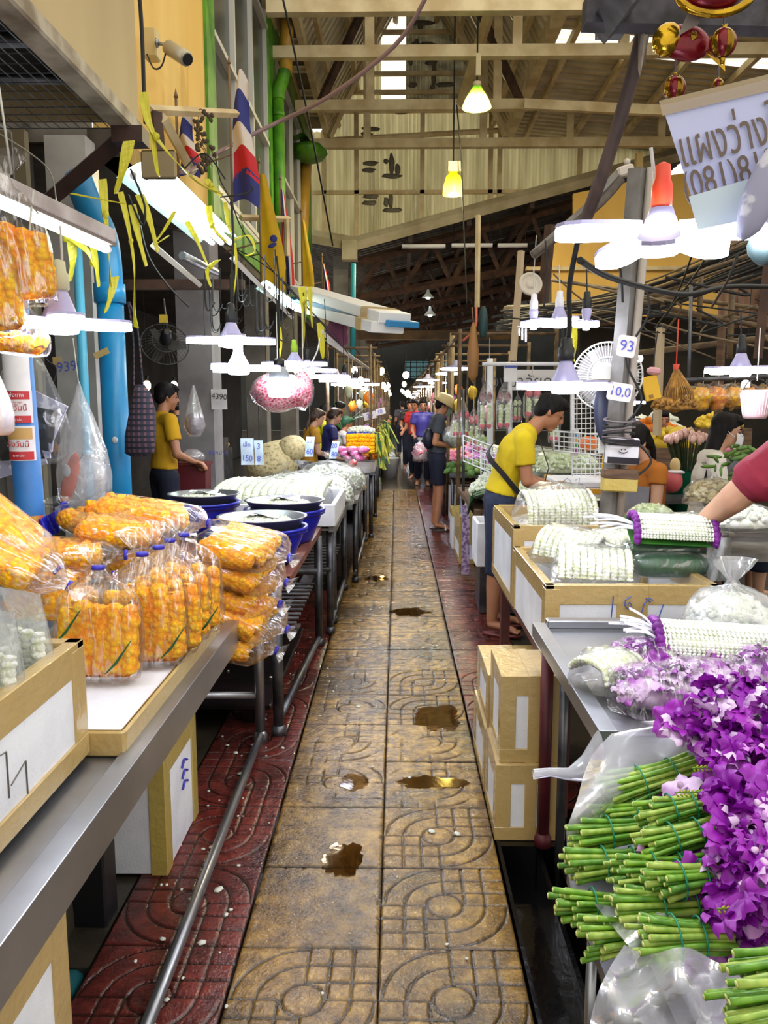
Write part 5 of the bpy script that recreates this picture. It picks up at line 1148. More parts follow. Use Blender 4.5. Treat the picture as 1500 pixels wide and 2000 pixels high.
fi = T('foil_fish', 'red and gold foil fish ornament hanging under the rafter', 'ornament', W(1340, 85, 2.05)); c = W(1338, 84, 2.05)
MB().ell(c, (.062, .025, .042), Ry(.15), 16, 10).build('fish_body', redf, fi); MB().ell(c + V(-.045, -.004, .006), (.035, .027, .04), Ry(.4), 14, 9).build('fish_head', gold, fi)
MB().grid(lambda u, v: c + V(.055 + .045 * u, .004 * math.sin(9 * v), -.01 + (v - .5) * .11 * (.3 + .7 * u)), 4, 8).build('fish_tail', gold, fi); MB().ell(c + V(.012, -.024, .006), (.009, .003, .011)).build('fish_emblem', gold, fi)
MB().grid(lambda u, v: c + V(-.03 + .05 * u + .02 * v, -.035 + .008 * u, .0 + .05 * v + .03 * u), 3, 3).build('paper_scrap', mat('drab_paper', (120, 108, 98)), fi)
fi = T('foil_ornament', 'large red and gold foil ornament cut by the top edge', 'ornament', W(1400, -6, 2.0)); c = W(1390, -14, 2.0); MB().ell(c, (.07, .03, .045), None, 16, 8).build('foil_body', redf, fi); MB().tube([c + V(.09 * math.cos(a), -.02, .055 * math.sin(a)) for a in [PI + PI * k / 14 for k in range(15)]], .01, 8).build('gold_rim', gold, fi)
# paper notice with lettering
sg = T('paper_notice', 'large white paper notice in Thai lettering hanging at top right', 'sign', W(1400, 300, 1.35))
YS = 1.35; sgm = mat('notice_paper', (204, 208, 238), (192, 198, 232), 3, .6, trans=.25); brown = mat('notice_brown_ink', (96, 80, 72))
def sq(px, py, dy=0): return W(px, py, YS + dy)
MB().add([sq(1293, 206), sq(1370, 445), sq(1680, 378), sq(1650, 118), sq(1293, 206, .004), sq(1370, 445, .004), sq(1680, 378, .004), sq(1650, 118, .004)], [(0, 3, 2, 1), (4, 5, 6, 7), (0, 1, 5, 4), (1, 2, 6, 5), (2, 3, 7, 6), (3, 0, 4, 7)]).build('paper_sheet', sgm, sg)
MB().add([sq(1287, 197, -.004), sq(1294, 226, -.004), sq(1652, 143, -.004), sq(1648, 109, -.004)], [(0, 1, 2, 3)]).build('plastic_top', mat('dusty_plastic', (168, 150, 120), alpha=.75), sg)
MB().add([sq(1345, 384, -.008), sq(1363, 449, -.008), sq(1480, 425, -.008), sq(1474, 346, -.008)], [(0, 1, 2, 3)]).build('torn_patch', mat('bluish_paper', (190, 206, 218)), sg)
def sgtext(s, px0, py0, px1, py1, hpx, sx):
    a, b_ = sq(px0, py0, -.006), sq(px1, py1, -.006); ang = math.atan2(b_.z - a.z, b_.x - a.x)
    o = text(s, sg, (a + b_) / 2, (PI / 2, -ang, 0), S(hpx, YS), brown, sx=sx); o.data.offset = .00025; return o
sgtext('แผงว่างให้เช่า', 1312, 302, 1632, 214, 90, .58)
sgtext('(081)819', 1341, 368, 1510, 318, 74, .66)

np_ = single('newspaper_roll', MB().ell(W(1490, 372, 1.3), (.028, .02, .08), Ry(.35), 12, 8, lambda d: 1 + .1 * noise.noise(d * 3)), newsm, 'crumpled newspaper bundle overlapping the right side of the Thai notice', 'newspaper')
single('mesh_bag', MB().ell(W(1500, 478, 1.6), (.04, .03, .04), None, 12, 8, lambda d: 1 + .15 * noise.noise(d * 4)), mat('dark_green_mesh', (50, 66, 66)), 'dark green mesh bag at the right edge under the bright lamp', 'bag')
orangem = mat('orange_red_holder', (226, 70, 34), rough=.4)
led_lamp(W(1290, 446, 1.47), .37, 5, 'brightest LED lamp with orange holder, close at the upper right', orangem, W(1290, 290, 1.5), .62, (.1, .15, .02, .36, .12), capr=.018, cone=.022, hwk=.09, lh=.02, ck=.075)
led_lamp(W(1500, 452, 1.55), .20, 4, 'LED lamp cut by the right edge beside the orange-holder lamp', white_pl, None, .9, (.0, -.25), cone=.03)
led_lamp(W(1104, 752, 2.72), .37, 4, 'LED lamp on black holder hanging before the man in yellow', black_pl, W(1106, 640, 2.75), .45, wire=black_wire, capr=.028, cone=.07)
for (px, py, Y, d_, cm, lab) in ((1092, 628, 3.9, .30, white_pl, 'LED lamp with white holder high by the grey post'), (1145, 632, 3.7, .12, black_pl, 'small round LED lamp on black holder beside grey post'), (1042, 632, 4.0, .13, white_pl, 'small round LED lamp left of the white-holder one'),
        (1446, 722, 3.4, .33, black_pl, 'LED lamp on black holder above the right-hand yellow flower bags'), (1234, 785, 6.5, .24, black_pl, 'LED lamp in the mid right stalls behind the fan')):
    led_lamp(W(px, py, Y), d_, 4 if d_ > .2 else 7, lab, cm, W(px, py - 110, Y), .3, wire=black_wire if cm is black_pl else white_wire)
# boxes on the right
bx1 = styro_box(.555, 1.19, 2.86, 3.66, .60, .885, 'large taped white foam box carrying the banana leaf rolls', ('rim', 'corners', 'mid'), tape)
def scrib(parent, Y, lines, m_, r=.0022):
    mb = MB()
    for L_ in lines: mb.tube([W(x, y, Y) for x, y in L_], r, 4)
    mb.build('pen_number', m_, parent)
scrib(bx1, 2.848, (((1198, 1165), (1196, 1185), (1193, 1212)), ((1232, 1165), (1222, 1172), (1220, 1182), (1227, 1190), (1234, 1182), (1230, 1176), (1224, 1182)), ((1262, 1168), (1270, 1176), (1276, 1172), (1268, 1168), (1258, 1180), (1252, 1200), (1262, 1212), (1270, 1214)), ((1296, 1180), (1290, 1196), (1285, 1212))), mat('blue_marker', (60, 84, 170)))
bx2 = styro_box(.565, 1.05, 3.75, 4.55, .58, .97, 'taped white foam box behind the banana leaf one, beside the man', ('rim', 'corners', 'base'), tape)
single('box_bench', MB().bx(.57, 1.3, 2.8, 4.5, .55, .598).bx(.60, .65, 2.82, 2.87, -.05, .55).bx(.60, .65, 4.4, 4.45, -.05, .55).bx(1.2, 1.25, 2.82, 2.87, -.05, .55), mat('red_brown_wood', (96, 46, 40), (70, 34, 32), 6, .5), 'red brown wooden bench under the two large foam boxes', 'bench')
def jas_pack(label, c, w, d, h, rot, n=7, fm=None):
    t = T('jasmine_pack', label, 'bag', (0, 0, 0)); n = int(n * 1.5)
    for k in range(n):
        x = -w / 2 + w * (k + .5) / n; rope_mesh('bud_row', [(x, -d / 2, h * .3), (x, -d * .3, h * .85), (x, d * .2, h * .9), (x, d / 2, h * .5)], w / n * .55, jas, .014, 7, .18, k).build('bud_row', jas, t)
    film_mound(0, 0, 0, w * .62, d * .62, h * 1.25, t, fm or clear, seed=n)
    t.location = c; t.rotation_euler = rot; return t
jas_pack('tall bright jasmine garland pack in the foam box beside the man', W(1082, 1030, 4.05), .36, .26, .20, (.35, 0, .1), 9)
jas_pack('upper jasmine garland bag in the banana leaf foam box', W(1112, 1092, 3.35), .26, .22, .12, (.2, .1, -.5))
jas_pack('lower jasmine garland bag at the front rim of the banana leaf box', W(1160, 1125, 3.08), .28, .2, .10, (.25, .0, -.2), 7)
jas_pack('flat jasmine garland bag at the back of the banana leaf box', W(1200, 1075, 3.5), .25, .2, .08, (.2, 0, .2), 6)
# banana leaf rolls and garland pads
def leaf_roll(px, py, Y, L_, r, label):
    c = W(px, py, Y); t = T('leaf_roll', label, 'leaves', c)
    MB().ell(c, (L_ / 2, r * 1.2, r), None, 18, 12, lambda d: 1 / max(.62, (abs(d.x) ** 4 + (1 - d.x ** 2) ** 2) ** .25)).build('rolled_leaf', leafg, t)
    MB().ell(c, (L_ / 2 * 1.1, r * 1.28, r * 1.1), None, 18, 12, lambda d: 1 / max(.66, (abs(d.x) ** 4 + (1 - d.x ** 2) ** 2) ** .25) * (1 + .04 * noise.noise(d * 4))).build('plastic_film', clear, t)
    R = [[c + V(-L_ / 2 - z, rr * math.cos(a), rr * math.sin(a) * .8) for a in [2 * PI * j / 12 for j in range(12)]] for z, rr in ((-.02, r * .8), (.03, .014), (.09, r * .9))]
    MB().rings(R, False).build('twisted_end', clear, t)
leaf_roll(1308, 1103, 3.12, .30, .050, 'lower dark green banana leaf roll in plastic, front of foam box'); leaf_roll(1300, 1072, 3.2, .33, .052, 'upper dark green banana leaf roll under the white garland pad')
purp = mat('purple_orchid_ruffle', (130, 20, 150), (90, 10, 110), 30, .5, 0, .4, 60)
tas = mat('white_raffia_tassel', (228, 230, 240), rough=.6)
def garland_pad(c, L_, w, h, rot, label, n=9, tassel_l=.2, leaf=True):
    t = T('garland_pad', label, 'garland', (0, 0, 0))
    for k in range(n):
        a = -1.15 + 2.3 * k / (n - 1); y, z = w / 2 * math.sin(a), h * (.25 + .6 * math.cos(a))
        for s in (-1, 1):
            pass
        mb = MB(); m_ = int(L_ / .0125)
        for i in range(m_):
            x = -L_ / 2 + L_ * (i + .5) / m_
            for s in (-1, 1): mb.ell((x, y + s * w * .026 * math.cos(a), z - s * w * .02 * math.sin(a)), (.0085, .0052, .0058), Rz(s * .75), 6, 4)
        mb.build('woven_row', jas2, t)
    MB().box((0, 0, h * .45), (L_ * .98, w * .8, h * .7), None, .02).build('pad_core', jas, t)
    for s in (-1, 1):
        mb = MB()
        for k in range(10):
            a = -1.5 + 3 * k / 9; mb.ell((s * (L_ / 2 + .008), w / 2 * math.sin(a), h * (.25 + .6 * math.cos(a))), (.015, .016, .018), Rx(a), 9, 6, lambda d: 1 + .35 * noise.noise(d * 3 + V(k, 0, 0)))
        mb.build('purple_ruffle', purp, t)
    mb = MB()
    for k in range(9):
        p0 = V(-L_ / 2, U(-w * .2, w * .2), h * .5); d_ = V(-tassel_l * U(.7, 1.1), U(-.05, .06), U(-.03, .07)); mb.strip(curve([p0, p0 + d_ * .5 + V(0, 0, .015), p0 + d_], 4), .008, (0, 1, .5), .0015)
    mb.build('tassel', tas, t)
    if leaf: MB().grid(lambda u, v: V(-L_ / 2 - .03 + (L_ + .08) * u, (v - .5) * w * 1.15, .004 + .01 * abs(2 * v - 1) ** 2), 8, 5).build('leaf_backing', mat('fresh_leaf', (60, 120, 40), (36, 88, 30), 6, .4), t)
    t.location = c; t.rotation_euler = rot; return t
garland_pad(W(1306, 1040, 3.16) + V(0, -.03, 0), .29, .15, .075, (.55, .045, -.03), 'white woven jasmine pad with purple ends on the banana leaf rolls', 8, .2)
garland_pad(W(1402, 1268, 2.22), .35, .14, .075, (.55, .05, -.05), 'larger woven jasmine pad with purple ends on the steel table', 9, .12)
# right steel table
rt = steel_table(.485, 1.7, 1.80, 2.74, .78, 'stainless steel tray table on the right under the orchids', .05, ((.52, 2.62), (1.5, 2.62)), mat('maroon_painted_post', (92, 26, 36), (66, 18, 28), 6, .5), (), lip=.045, r=.022)
MB().bx(.53, 1.7, 2.69, 2.74, .77, .80, ch=.004).build('back_lip', steel, rt); MB().bx(.53, 1.66, 1.82, 2.7, .752, .757).build('tray_bed', steel, rt)
MB().tube([(.565, 2.55, -.1), (.565, 2.55, .75)], .016, 8).build('inner_leg', dsteel, rt); MB().tube([(.575, 1.9, -.1), (.575, 1.9, .74)], .014, 8).build('inner_leg', steel, rt)
# stacked floor boxes
def floor_box(x0, x1, y0, y1, z0, z1, lab, tp=('rim', 'corners', 'base', 'mid')): return styro_box(x0, x1, y0, y1, z0, z1 - .045, lab, tp, tape, lid=True)
floor_box(.36, .60, 2.66, 2.98, -.002, .28, 'lower brown-taped foam box in the front floor stack')
floor_box(.375, .60, 2.68, 2.98, .284, .60, 'upper brown-taped foam box in the front floor stack')
floor_box(.36, .62, 3.02, 3.45, -.002, .26, 'lower foam box behind the front floor stack')
floor_box(.37, .62, 3.03, 3.42, .262, .48, 'upper foam box behind the front floor stack, brown lid')
single('box_plinth', MB().bx(.37, .72, 2.62, 2.96, -.12, -.004), blackwet, 'black wet step under the stacked floor boxes', 'step')
styro_box(.59, 1.0, 5.72, 6.1, .36, .69, 'plain white foam box right behind the leg of the man in yellow', ('none',))
single('crate', MB().bx(.62, .98, 5.74, 6.08, 0, .358, ch=.01), dsteel, 'dark crate under the plain white foam box', 'crate')
q = styro_box(.62, 1.05, 7.6, 8.35, .0, .42, 'yellow taped foam box on the tiles beside the man in grey', ('rim', 'base', 'wrap', 'corners'), ytape, lid=True)
styro_box(.60, .86, 8.4, 8.8, .0, .38, 'white foam box with yellow lid behind the yellow taped one', ('rim',), ytape, lid=True)
styro_box(.95, 1.5, 6.9, 7.5, .2, .62, 'yellow taped box under the leaf-lined flower heap', ('rim', 'base', 'wrap', 'corners'), ytape, lid=True)
banner = single('banner_strip', MB().grid(lambda u, v: V(W(916, 0, 6.9).x + .07 * u, 6.9, .05 + .62 * v), 2, 8), mat('lilac_print_cloth', (190, 170, 200), (120, 96, 140), 30, .8, lo=.45, hi=.55), 'narrow lilac printed cloth strip hanging under the leaf-lined heap', 'strip')
# bags around right table
flower_bag(1.06, 2.45, .76, .15, .14, .23, 'round clear bag of white petals at the right edge behind garland pad', jas2, 420, .012, fm=milky, seed=31)
jas_pack('clear bag of white garlands with purple tips on the steel table', G(1185, 1335, .775), .17, .14, .085, (0, 0, .6), 6)
orp = mat('orchid_petal', (150, 26, 168), (214, 150, 220), 9, .45, c3=(236, 220, 240), lo=.48, hi=.62, trans=.15)
orw = mat('orchid_pale_petal', (224, 196, 230), (170, 60, 186), 10, .45, lo=.5, hi=.66, trans=.15)
ord_ = mat('orchid_deep_petal', (128, 10, 150), (160, 40, 182), 8, .4, trans=.15)
def orchid(mi):
    m_ = (ord_, orp, orw)[mi]; mb = MB()
    for k in range(5):
        a = 2 * PI * k / 5; L_ = .034; wd = (.017 if k % 2 else .013)
        M = Rz(a) @ Ry(-.25 + .1 * (k % 3))
        mb.grid(lambda u, v: M @ V(L_ * u, wd * 2 * (v - .5) * math.sin(PI * (.12 + .8 * u)) ** .8, .006 * math.sin(PI * u) - .010 * abs(2 * v - 1) * u + .004 * math.sin(9 * u)), 5, 4)
    mb.grid(lambda u, v: V(.014 * u, .012 * (v - .5), .012 * u), 3, 3)
    me = mb.mesh('orchid_flower', [m_]); return me
OM = [orchid(0), orchid(1), orchid(2)]
orch_lip = MB().ell((0, 0, .008), (.006, .006, .009), None, 7, 5).mesh('flower_lip', mat('orchid_lip', (240, 226, 240), (150, 20, 150), 30))
def orchid_bag(c, rx, ry, h, label, n, seed):
    R_ = random.Random(seed); t = T('orchid_bag', label, 'bag', c)
    for k in range(n):
        a, q = R_.uniform(0, 2 * PI), math.sqrt(R_.random()); x, y = q * math.cos(a), q * math.sin(a)
        part('orchid_flower', OM[R_.choice((1, 2, 2))], t, (x * rx, y * ry, h * .35 + h * .5 * math.sqrt(1 - q * q)), (R_.uniform(-.9, .9), R_.uniform(-.9, .9), R_.uniform(0, 6)))
    MB().ell((c.x, c.y, c.z + h * .35), (rx * .9, ry * .9, h * .4), None, 14, 7).build('packed_petals', orw, t)
    film_mound(c.x, c.y, c.z, rx * 1.12, ry * 1.12, h * 1.15, t, fold, seed=seed); return t
for i, (px, py, z, rx, ry, lab) in enumerate(((1262, 1320, .775, .09, .10, 'clear bag of pale orchid blooms beside the white garland bag'), (1390, 1310, .78, .16, .10, 'wide clear bag of orchids just in front of the garland pad'), (1270, 1378, .77, .10, .08, 'small clear bag of lilac orchids at the table rim'), (1370, 1368, .78, .12, .08, 'clear orchid bag behind the purple orchid heap'), (1490, 1330, .78, .10, .12, 'clear orchid bag cut by the right edge'))):
    orchid_bag(G(px, py, z), rx, ry, .10, lab, 26, 60 + i)
# orchid bunches: green stems toward the lane, purple blooms to the right
stemm = [mat('orchid_stem_%d' % i, a, b_, 18, .35, stretch=(2, 2, 2)) for i, (a, b_) in enumerate((((134, 176, 52), (84, 140, 30)), ((110, 160, 44), (64, 118, 30)), ((168, 190, 84), (110, 150, 46))))]
cutm = mat('cut_stem_end', (206, 208, 130)); bandm = mat('green_rubber_band', (20, 130, 96), rough=.4)
def bunch(L_, r, n, seed, label, c, d, up=0, fl=9, spread=.09):
    """c: middle of the cut ends; d: pixel-free direction of the stems toward the blooms"""
    R_ = random.Random(seed); t = T('orchid_bunch', label, 'flowers', c); d = Vector(d).normalized(); s1 = d.cross(V(0, 0, 1)).normalized(); s2 = s1.cross(d)
    for k in range(n):
        a = 2.4 * k; q = r * math.sqrt((k + .5) / n); o = s1 * q * math.cos(a) + s2 * q * math.sin(a); st = d * R_.uniform(-.035, .012)
        rr = R_.uniform(.0042, .0062); m_ = stemm[R_.randrange(3)]
        end = d * L_ + o * (.75 + R_.uniform(-.15, .15)); mid = d * L_ * .5 + o * .68
        P = curve([c + o * 1.05 + st, c + mid, c + end], 3); s = MB().tube(P, [rr * 1.15] + [rr] * (len(P) - 2) + [rr * .8], 6).build('stem', m_, t)
        MB().ell(P[0], (rr * 1.0, rr * 1.0, rr * .4), d.to_track_quat('Z', 'Y').to_matrix(), 6, 3).build('cut_end', cutm, s)
    for q in (.3, .62):
        rr = r * (.98 if q < .5 else .86); p = c + d * L_ * q
        MB().tube([p + s1 * rr * math.cos(a) * 1.05 + s2 * rr * math.sin(a) * 1.05 for a in [2 * PI * j / 16 for j in range(17)]], .0018, 5).build('rubber_band', bandm, t)
    for k in range(fl):
        p = d * (L_ + R_.uniform(.0, .15)) + s1 * R_.uniform(-1, 1) * spread * .8 + s2 * R_.uniform(-.5, 1) * spread * .8 + V(0, -.03, .01)
        o = part('orchid_flower', OM[R_.choice((0, 0, 0, 1, 1, 2))], t, p, (R_.uniform(-1.2, .6) + .5, R_.uniform(-.9, .4) - .3, R_.uniform(0, 6))); sc = R_.uniform(1.0, 1.4); o.scale = (sc,) * 3
        l = bpy.data.objects.new('flower_lip', orch_lip); COL.objects.link(l); l.parent = o
    return t
BN = [ # px,py of cut ends, Y, direction, length, radius, stems, label
 (1195, 1548, 1.62, (1, .12, .26), .24, .040, 22, 'topmost orchid bunch, its stems slanting up beneath the bloom heap'),
 (1178, 1600, 1.58, (1, .1, .10), .22, .032, 16, 'orchid bunch tucked under the topmost one'),
 (1135, 1632, 1.52, (1, .1, .06), .22, .033, 16, 'orchid bunch reaching farthest left in the upper row'),
 (1275, 1592, 1.46, (1, .1, .20), .22, .032, 16, 'orchid bunch beside the yellow fern sprig, short of the left row'),
 (1270, 1655, 1.40, (1, .1, .24), .25, .034, 18, 'orchid bunch in the centre row with a brown cut face'),
 (1125, 1690, 1.46, (1, .08, .03), .22, .032, 15, 'orchid bunch in the middle row with a stray long stem'),
 (1225, 1705, 1.36, (1, .1, .02), .22, .034, 16, 'orchid bunch right below the centre row bunch'),
 (1285, 1722, 1.28, (1, .06, .08), .22, .032, 16, 'bright square-cut orchid bunch in front of the centre'),
 (1112, 1770, 1.38, (1, .05, -.02), .2, .032, 15, 'lowest left orchid bunch, level with the milky bag knot'),
 (1225, 1775, 1.28, (1, .06, .03), .24, .036, 18, 'orchid bunch below the bright square-cut one'),
 (1170, 1830, 1.27, (1, .06, .06), .26, .036, 18, 'dark lower orchid bunch seen through the milky bag'),
 (1270, 1835, 1.18, (1, .04, .02), .22, .036, 18, 'lowest orchid bunch above the bottom milky bag')]
for i, (px, py, Y, d, L_, r, n, lab) in enumerate(BN):
    L_ = max(.13, S((1410, 1400, 1330, 1405, 1440, 1320, 1405, 1440, 1280, 1450, 1360, 1390)[i] - px, Y)); bunch(L_, r, n + 6, 100 + i, lab, W(px, py, Y), d, fl=18)
bunch(.2, .036, 18, 140, 'orchid bunch at the bottom right corner, upper of the two', W(1462, 1915, .98), (1, .05, .22), fl=4)
bunch(.2, .045, 22, 141, 'orchid bunch at the bottom right corner, wrapped in milky plastic', W(1448, 1985, .92), (1, .05, .2), fl=4)
# blooms heap right
hp = T('orchid_heap', 'heap of deep purple orchid blooms at the right edge', 'flowers', W(1440, 1450, 1.6))
for k in range(250):
    px, py = U(1310, 1540), U(1340, 1800)
    if px < 1335 + (py - 1440) * .12 + (40 if 1420 < py else 0) and py > 1440: px += 110
    if py < 1420 and px < 1300 + (1420 - py): px += 60
    Y = 1.72 - (py - 1340) / 460 * .58 + U(-.05, .05)
    o = part('orchid_flower', OM[rnd.choice((0, 0, 0, 0, 1, 1, 2))], hp, W(px, py, Y) - Vector(hp.location), (U(.3, 1.4), U(-.7, .5), U(0, 6))); o.scale = (U(1.0, 1.4),) * 3
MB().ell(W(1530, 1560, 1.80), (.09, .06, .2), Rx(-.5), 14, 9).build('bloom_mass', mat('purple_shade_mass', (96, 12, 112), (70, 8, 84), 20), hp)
fern = mat('yellow_fern', (206, 196, 40), (120, 150, 30), 30)
for i, (px, py, Y, lab) in enumerate(((1318, 1548, 1.42, 'yellow green fern sprig above the middle orchid stems'), (1400, 1775, 1.15, 'yellow green fern sprig low on the purple blooms'), (1352, 1500, 1.5, 'dark fern sprig tucked beneath the topmost orchid bunch'))):
    a = W(px, py, Y); t = T('fern_sprig', lab, 'sprig', a); MB().tube([a, a + V(.10, 0, .004)], .0016, 5).build('sprig_stem', stemm[0], t)
    mb = MB()
    for k in range(26): p = a + V(.004 * k, 0, .00016 * k); mb.ell(p + V(.004, -.003, .004 * (1 if k % 2 else -1)), (.005, .002, .002), Ry(-.8 if k % 2 else .8), 5, 3)
    o = mb.build('leaflets', fern, t); o['kind'] = 'stuff'
# plastic sheets under the bunches
shm = film('thick_milky_sheet', (240, 238, 252), .01, .34, .5, 8, rough=.22, ridge=.22)
def sheet(fn, label, nu=20, nv=20, m_=None): return single('plastic_sheet', MB().grid(fn, nu, nv), m_ or shm, label, 'sheet')
def sh1(u, v):
    py = 1418 + 440 * v - 20 * u * (1 - v); E_ = ((1410, 1320), (1432, 1195), (1470, 1158), (1512, 1140), (1560, 1128), (1620, 1106), (1700, 1108), (1780, 1122), (1860, 1160))
    for (ya, xa), (yb_, xb) in zip(E_[:-1], E_[1:]):
        if ya <= py <= yb_: le = xa + (xb - xa) * (py - ya) / (yb_ - ya); break
    else: le = 1160
    px = le + (1380 - le) * u
    return W(px, py, 1.72 - .36 * v - .06 * math.sin(7 * u + 3 * v) * .4 + .05 * math.sin(13 * v + 4 * u) * .4)
sheet(sh1, 'milky plastic sheet hanging behind the orchid stems over the table rim', 22, 30)
MB_ = MB().rings([[W(x, y, 1.7) + V(0, r * math.cos(a), r * math.sin(a)) for a in [2 * PI * k / 10 for k in range(10)]] for x, y, r in ((1042, 1512, .012), (1075, 1508, .010), (1110, 1512, .014), (1140, 1500, .03), (1170, 1470, .05))], False)
single('bag_knot', MB_, shm, 'twisted milky bag tail sticking out toward the lane', 'bag')
def sh2(u, v):
    px = 1150 + 350 * u + 70 * (1 - v) ** 2 * (1 - u); py = 1845 + 40 * u * (1 - v) + 190 * v + 12 * math.sin(11 * u) * (1 - v)
    return W(px, py, 1.10 - .12 * v + .035 * math.sin(6 * u + 5 * v) + .02 * math.sin(14 * u - 6 * v))
sheet(sh2, 'crumpled milky plastic bag filling the bottom right corner', 26, 20)
def sh3(u, v): return W(1160 + 150 * u + 90 * v, 1765 + 20 * u + 110 * v, 1.28 - .1 * v + .03 * math.sin(5 * u + 6 * v))
sheet(sh3, 'gathered milky film over the lowest orchid stems', 14, 14)
# low stand that carries the bunches
ls = T('flower_stand', 'low steel legged stand under the orchid bunches', 'stand', (.75, 1.2, 0)); MB().bx(.40, 1.3, .85, 1.72, .44, .47).build('stand_top', dsteel, ls)
for x, y in ((.42, 1.55), (.42, .9), (1.2, 1.55), (1.2, .9)): MB().tube([(x, y, -.05), (x, y, .45)], .012, 8).build('leg', steel, ls)
single('foam_filler', MB().bx(.48, 1.2, 1.05, 1.68, .472, .60, ch=.03), styro, 'white foam block under the orchid bunches', 'block')
single('floor_step', MB().grid(lambda u, v: V(.56 + .02 * noise.noise(V(v * 6, 0, 0)) + u * .9, .9 + 1.7 * v, -.02 + .015 * noise.noise(V(u * 4, v * 7, 2))), 8, 14), blackwet, 'dark wet concrete step beneath the right steel table', 'step')
# ================================================================ PEOPLE
skin_ = mat('skin_tan', (178, 124, 92), (164, 110, 80), 5, .5); skin2 = mat('skin_fair', (206, 160, 132), (194, 146, 118), 5, .5)
hairm = mat('black_hair', (14, 12, 14), (26, 23, 23), 40, .6, 0, .5, 90, stretch=(1, 1, .2), spec=.2)
def remesh(o, vox, it=2):
    m = o.modifiers.new('body', 'REMESH'); m.mode = 'VOXEL'; m.voxel_size = vox; m.use_smooth_shade = True
    s = o.modifiers.new('smooth', 'SMOOTH'); s.factor = .5; s.iterations = it; return o
def cap(mb, p0, r0, p1, r1, f=(1, 1), u=None, ends=True, n=12):
    """tapered limb with rounded (or flat) ends; f squashes the section along u and across it"""
    p0, p1 = Vector(p0), Vector(p1); d = (p1 - p0).normalized(); u = Vector(u) if u else d.orthogonal(); u = (u - d * u.dot(d)).normalized(); w = d.cross(u); R = []
    st = []
    if ends: st += [(p0 - d * r0 * math.cos(a) * .9, r0 * math.sin(a)) for a in (.15, .6, 1.1)]
    st += [(p0, r0), (p1, r1)]
    if ends: st += [(p1 + d * r1 * math.sin(a) * .9, r1 * math.cos(a)) for a in (.45, .95, 1.42)]
    for c, r in st: R.append([c + u * r * f[0] * math.cos(2 * PI * k / n) + w * r * f[1] * math.sin(2 * PI * k / n) for k in range(n)])
    mb.rings(R, True)
def hand_mb(mb, wr, d, palm, s=1.0, curl=.5, side=1):
    """palm and five fingers: d = pointing direction, palm = the way the palm faces"""
    d = Vector(d).normalized(); p = Vector(palm); p = (p - d * p.dot(d)).normalized(); a = d.cross(p) * side
    cap(mb, wr, .024 * s, wr + d * .085 * s, .030 * s, (1.25, .6), a)
    for k, (o, L_) in enumerate(((-.030, .062), (-.010, .075), (.010, .08), (.028, .070))):
        b0 = wr + d * (.088 - abs(o) * .2) * s + a * o * s; c = curl * (1 + .15 * k)
        b1 = b0 + (d * math.cos(c * .5) + p * math.sin(c * .5)) * L_ * .5 * s; b2 = b1 + (d * math.cos(c * 1.4) + p * math.sin(c * 1.4)) * L_ * .32 * s; b3 = b2 + (d * math.cos(c * 2) + p * math.sin(c * 2)) * L_ * .26 * s
        for x, y, r0, r1 in ((b0, b1, .0095, .0088), (b1, b2, .0088, .008), (b2, b3, .008, .007)): cap(mb, x, r0 * s, y, r1 * s, n=8)
    t0 = wr + d * .02 * s + a * .028 * s; t1 = t0 + (d * .7 + a * .6 + p * .35) * .04 * s; t2 = t1 + (d * .9 + a * .1 + p * .45) * .032 * s
    cap(mb, t0, .014 * s, t1, .0105 * s, n=8); cap(mb, t1, .0105 * s, t2, .008 * s, n=8)
def head_mb(mb, c, f, up, s=1.0):
    """skull, jaw, nose, lips, ears around centre c, looking along f"""
    f = Vector(f).normalized(); up = Vector(up); up = (up - f * up.dot(f)).normalized(); r = f.cross(up); M = Matrix((r, f, up)).transposed()
    mb.ell(c + (up * .03 - f * .012) * s, (.074 * s, .093 * s, .085 * s), M, 18, 12)
    mb.ell(c + (up * -.035 + f * .018) * s, (.058 * s, .070 * s, .085 * s), M, 16, 11, lambda d: 1 - .16 * max(0, -d.z))
    mb.ell(c + (up * -.095 + f * .062) * s, (.024 * s, .022 * s, .018 * s), M, 10, 6)
    cap(mb, c + (up * .022 + f * .082) * s, .009 * s, c + (up * -.022 + f * .102) * s, .0135 * s, n=8)
    mb.ell(c + (up * -.028 + f * .092) * s, (.017 * s, .012 * s, .009 * s), M, 9, 6)
    mb.ell(c + (up * -.055 + f * .083) * s, (.022 * s, .012 * s, .006 * s), M, 9, 5); mb.ell(c + (up * -.066 + f * .081) * s, (.019 * s, .012 * s, .0065 * s), M, 9, 5)
    for q in (-1, 1):
        mb.ell(c + (r * q * .074 + up * -.006 - f * .012) * s, (.009 * s, .02 * s, .033 * s), M @ Rz(q * .3), 9, 6)
        mb.ell(c + (r * q * .03 + up * .022 + f * .074) * s, (.024 * s, .012 * s, .008 * s), M, 9, 5)
    return M
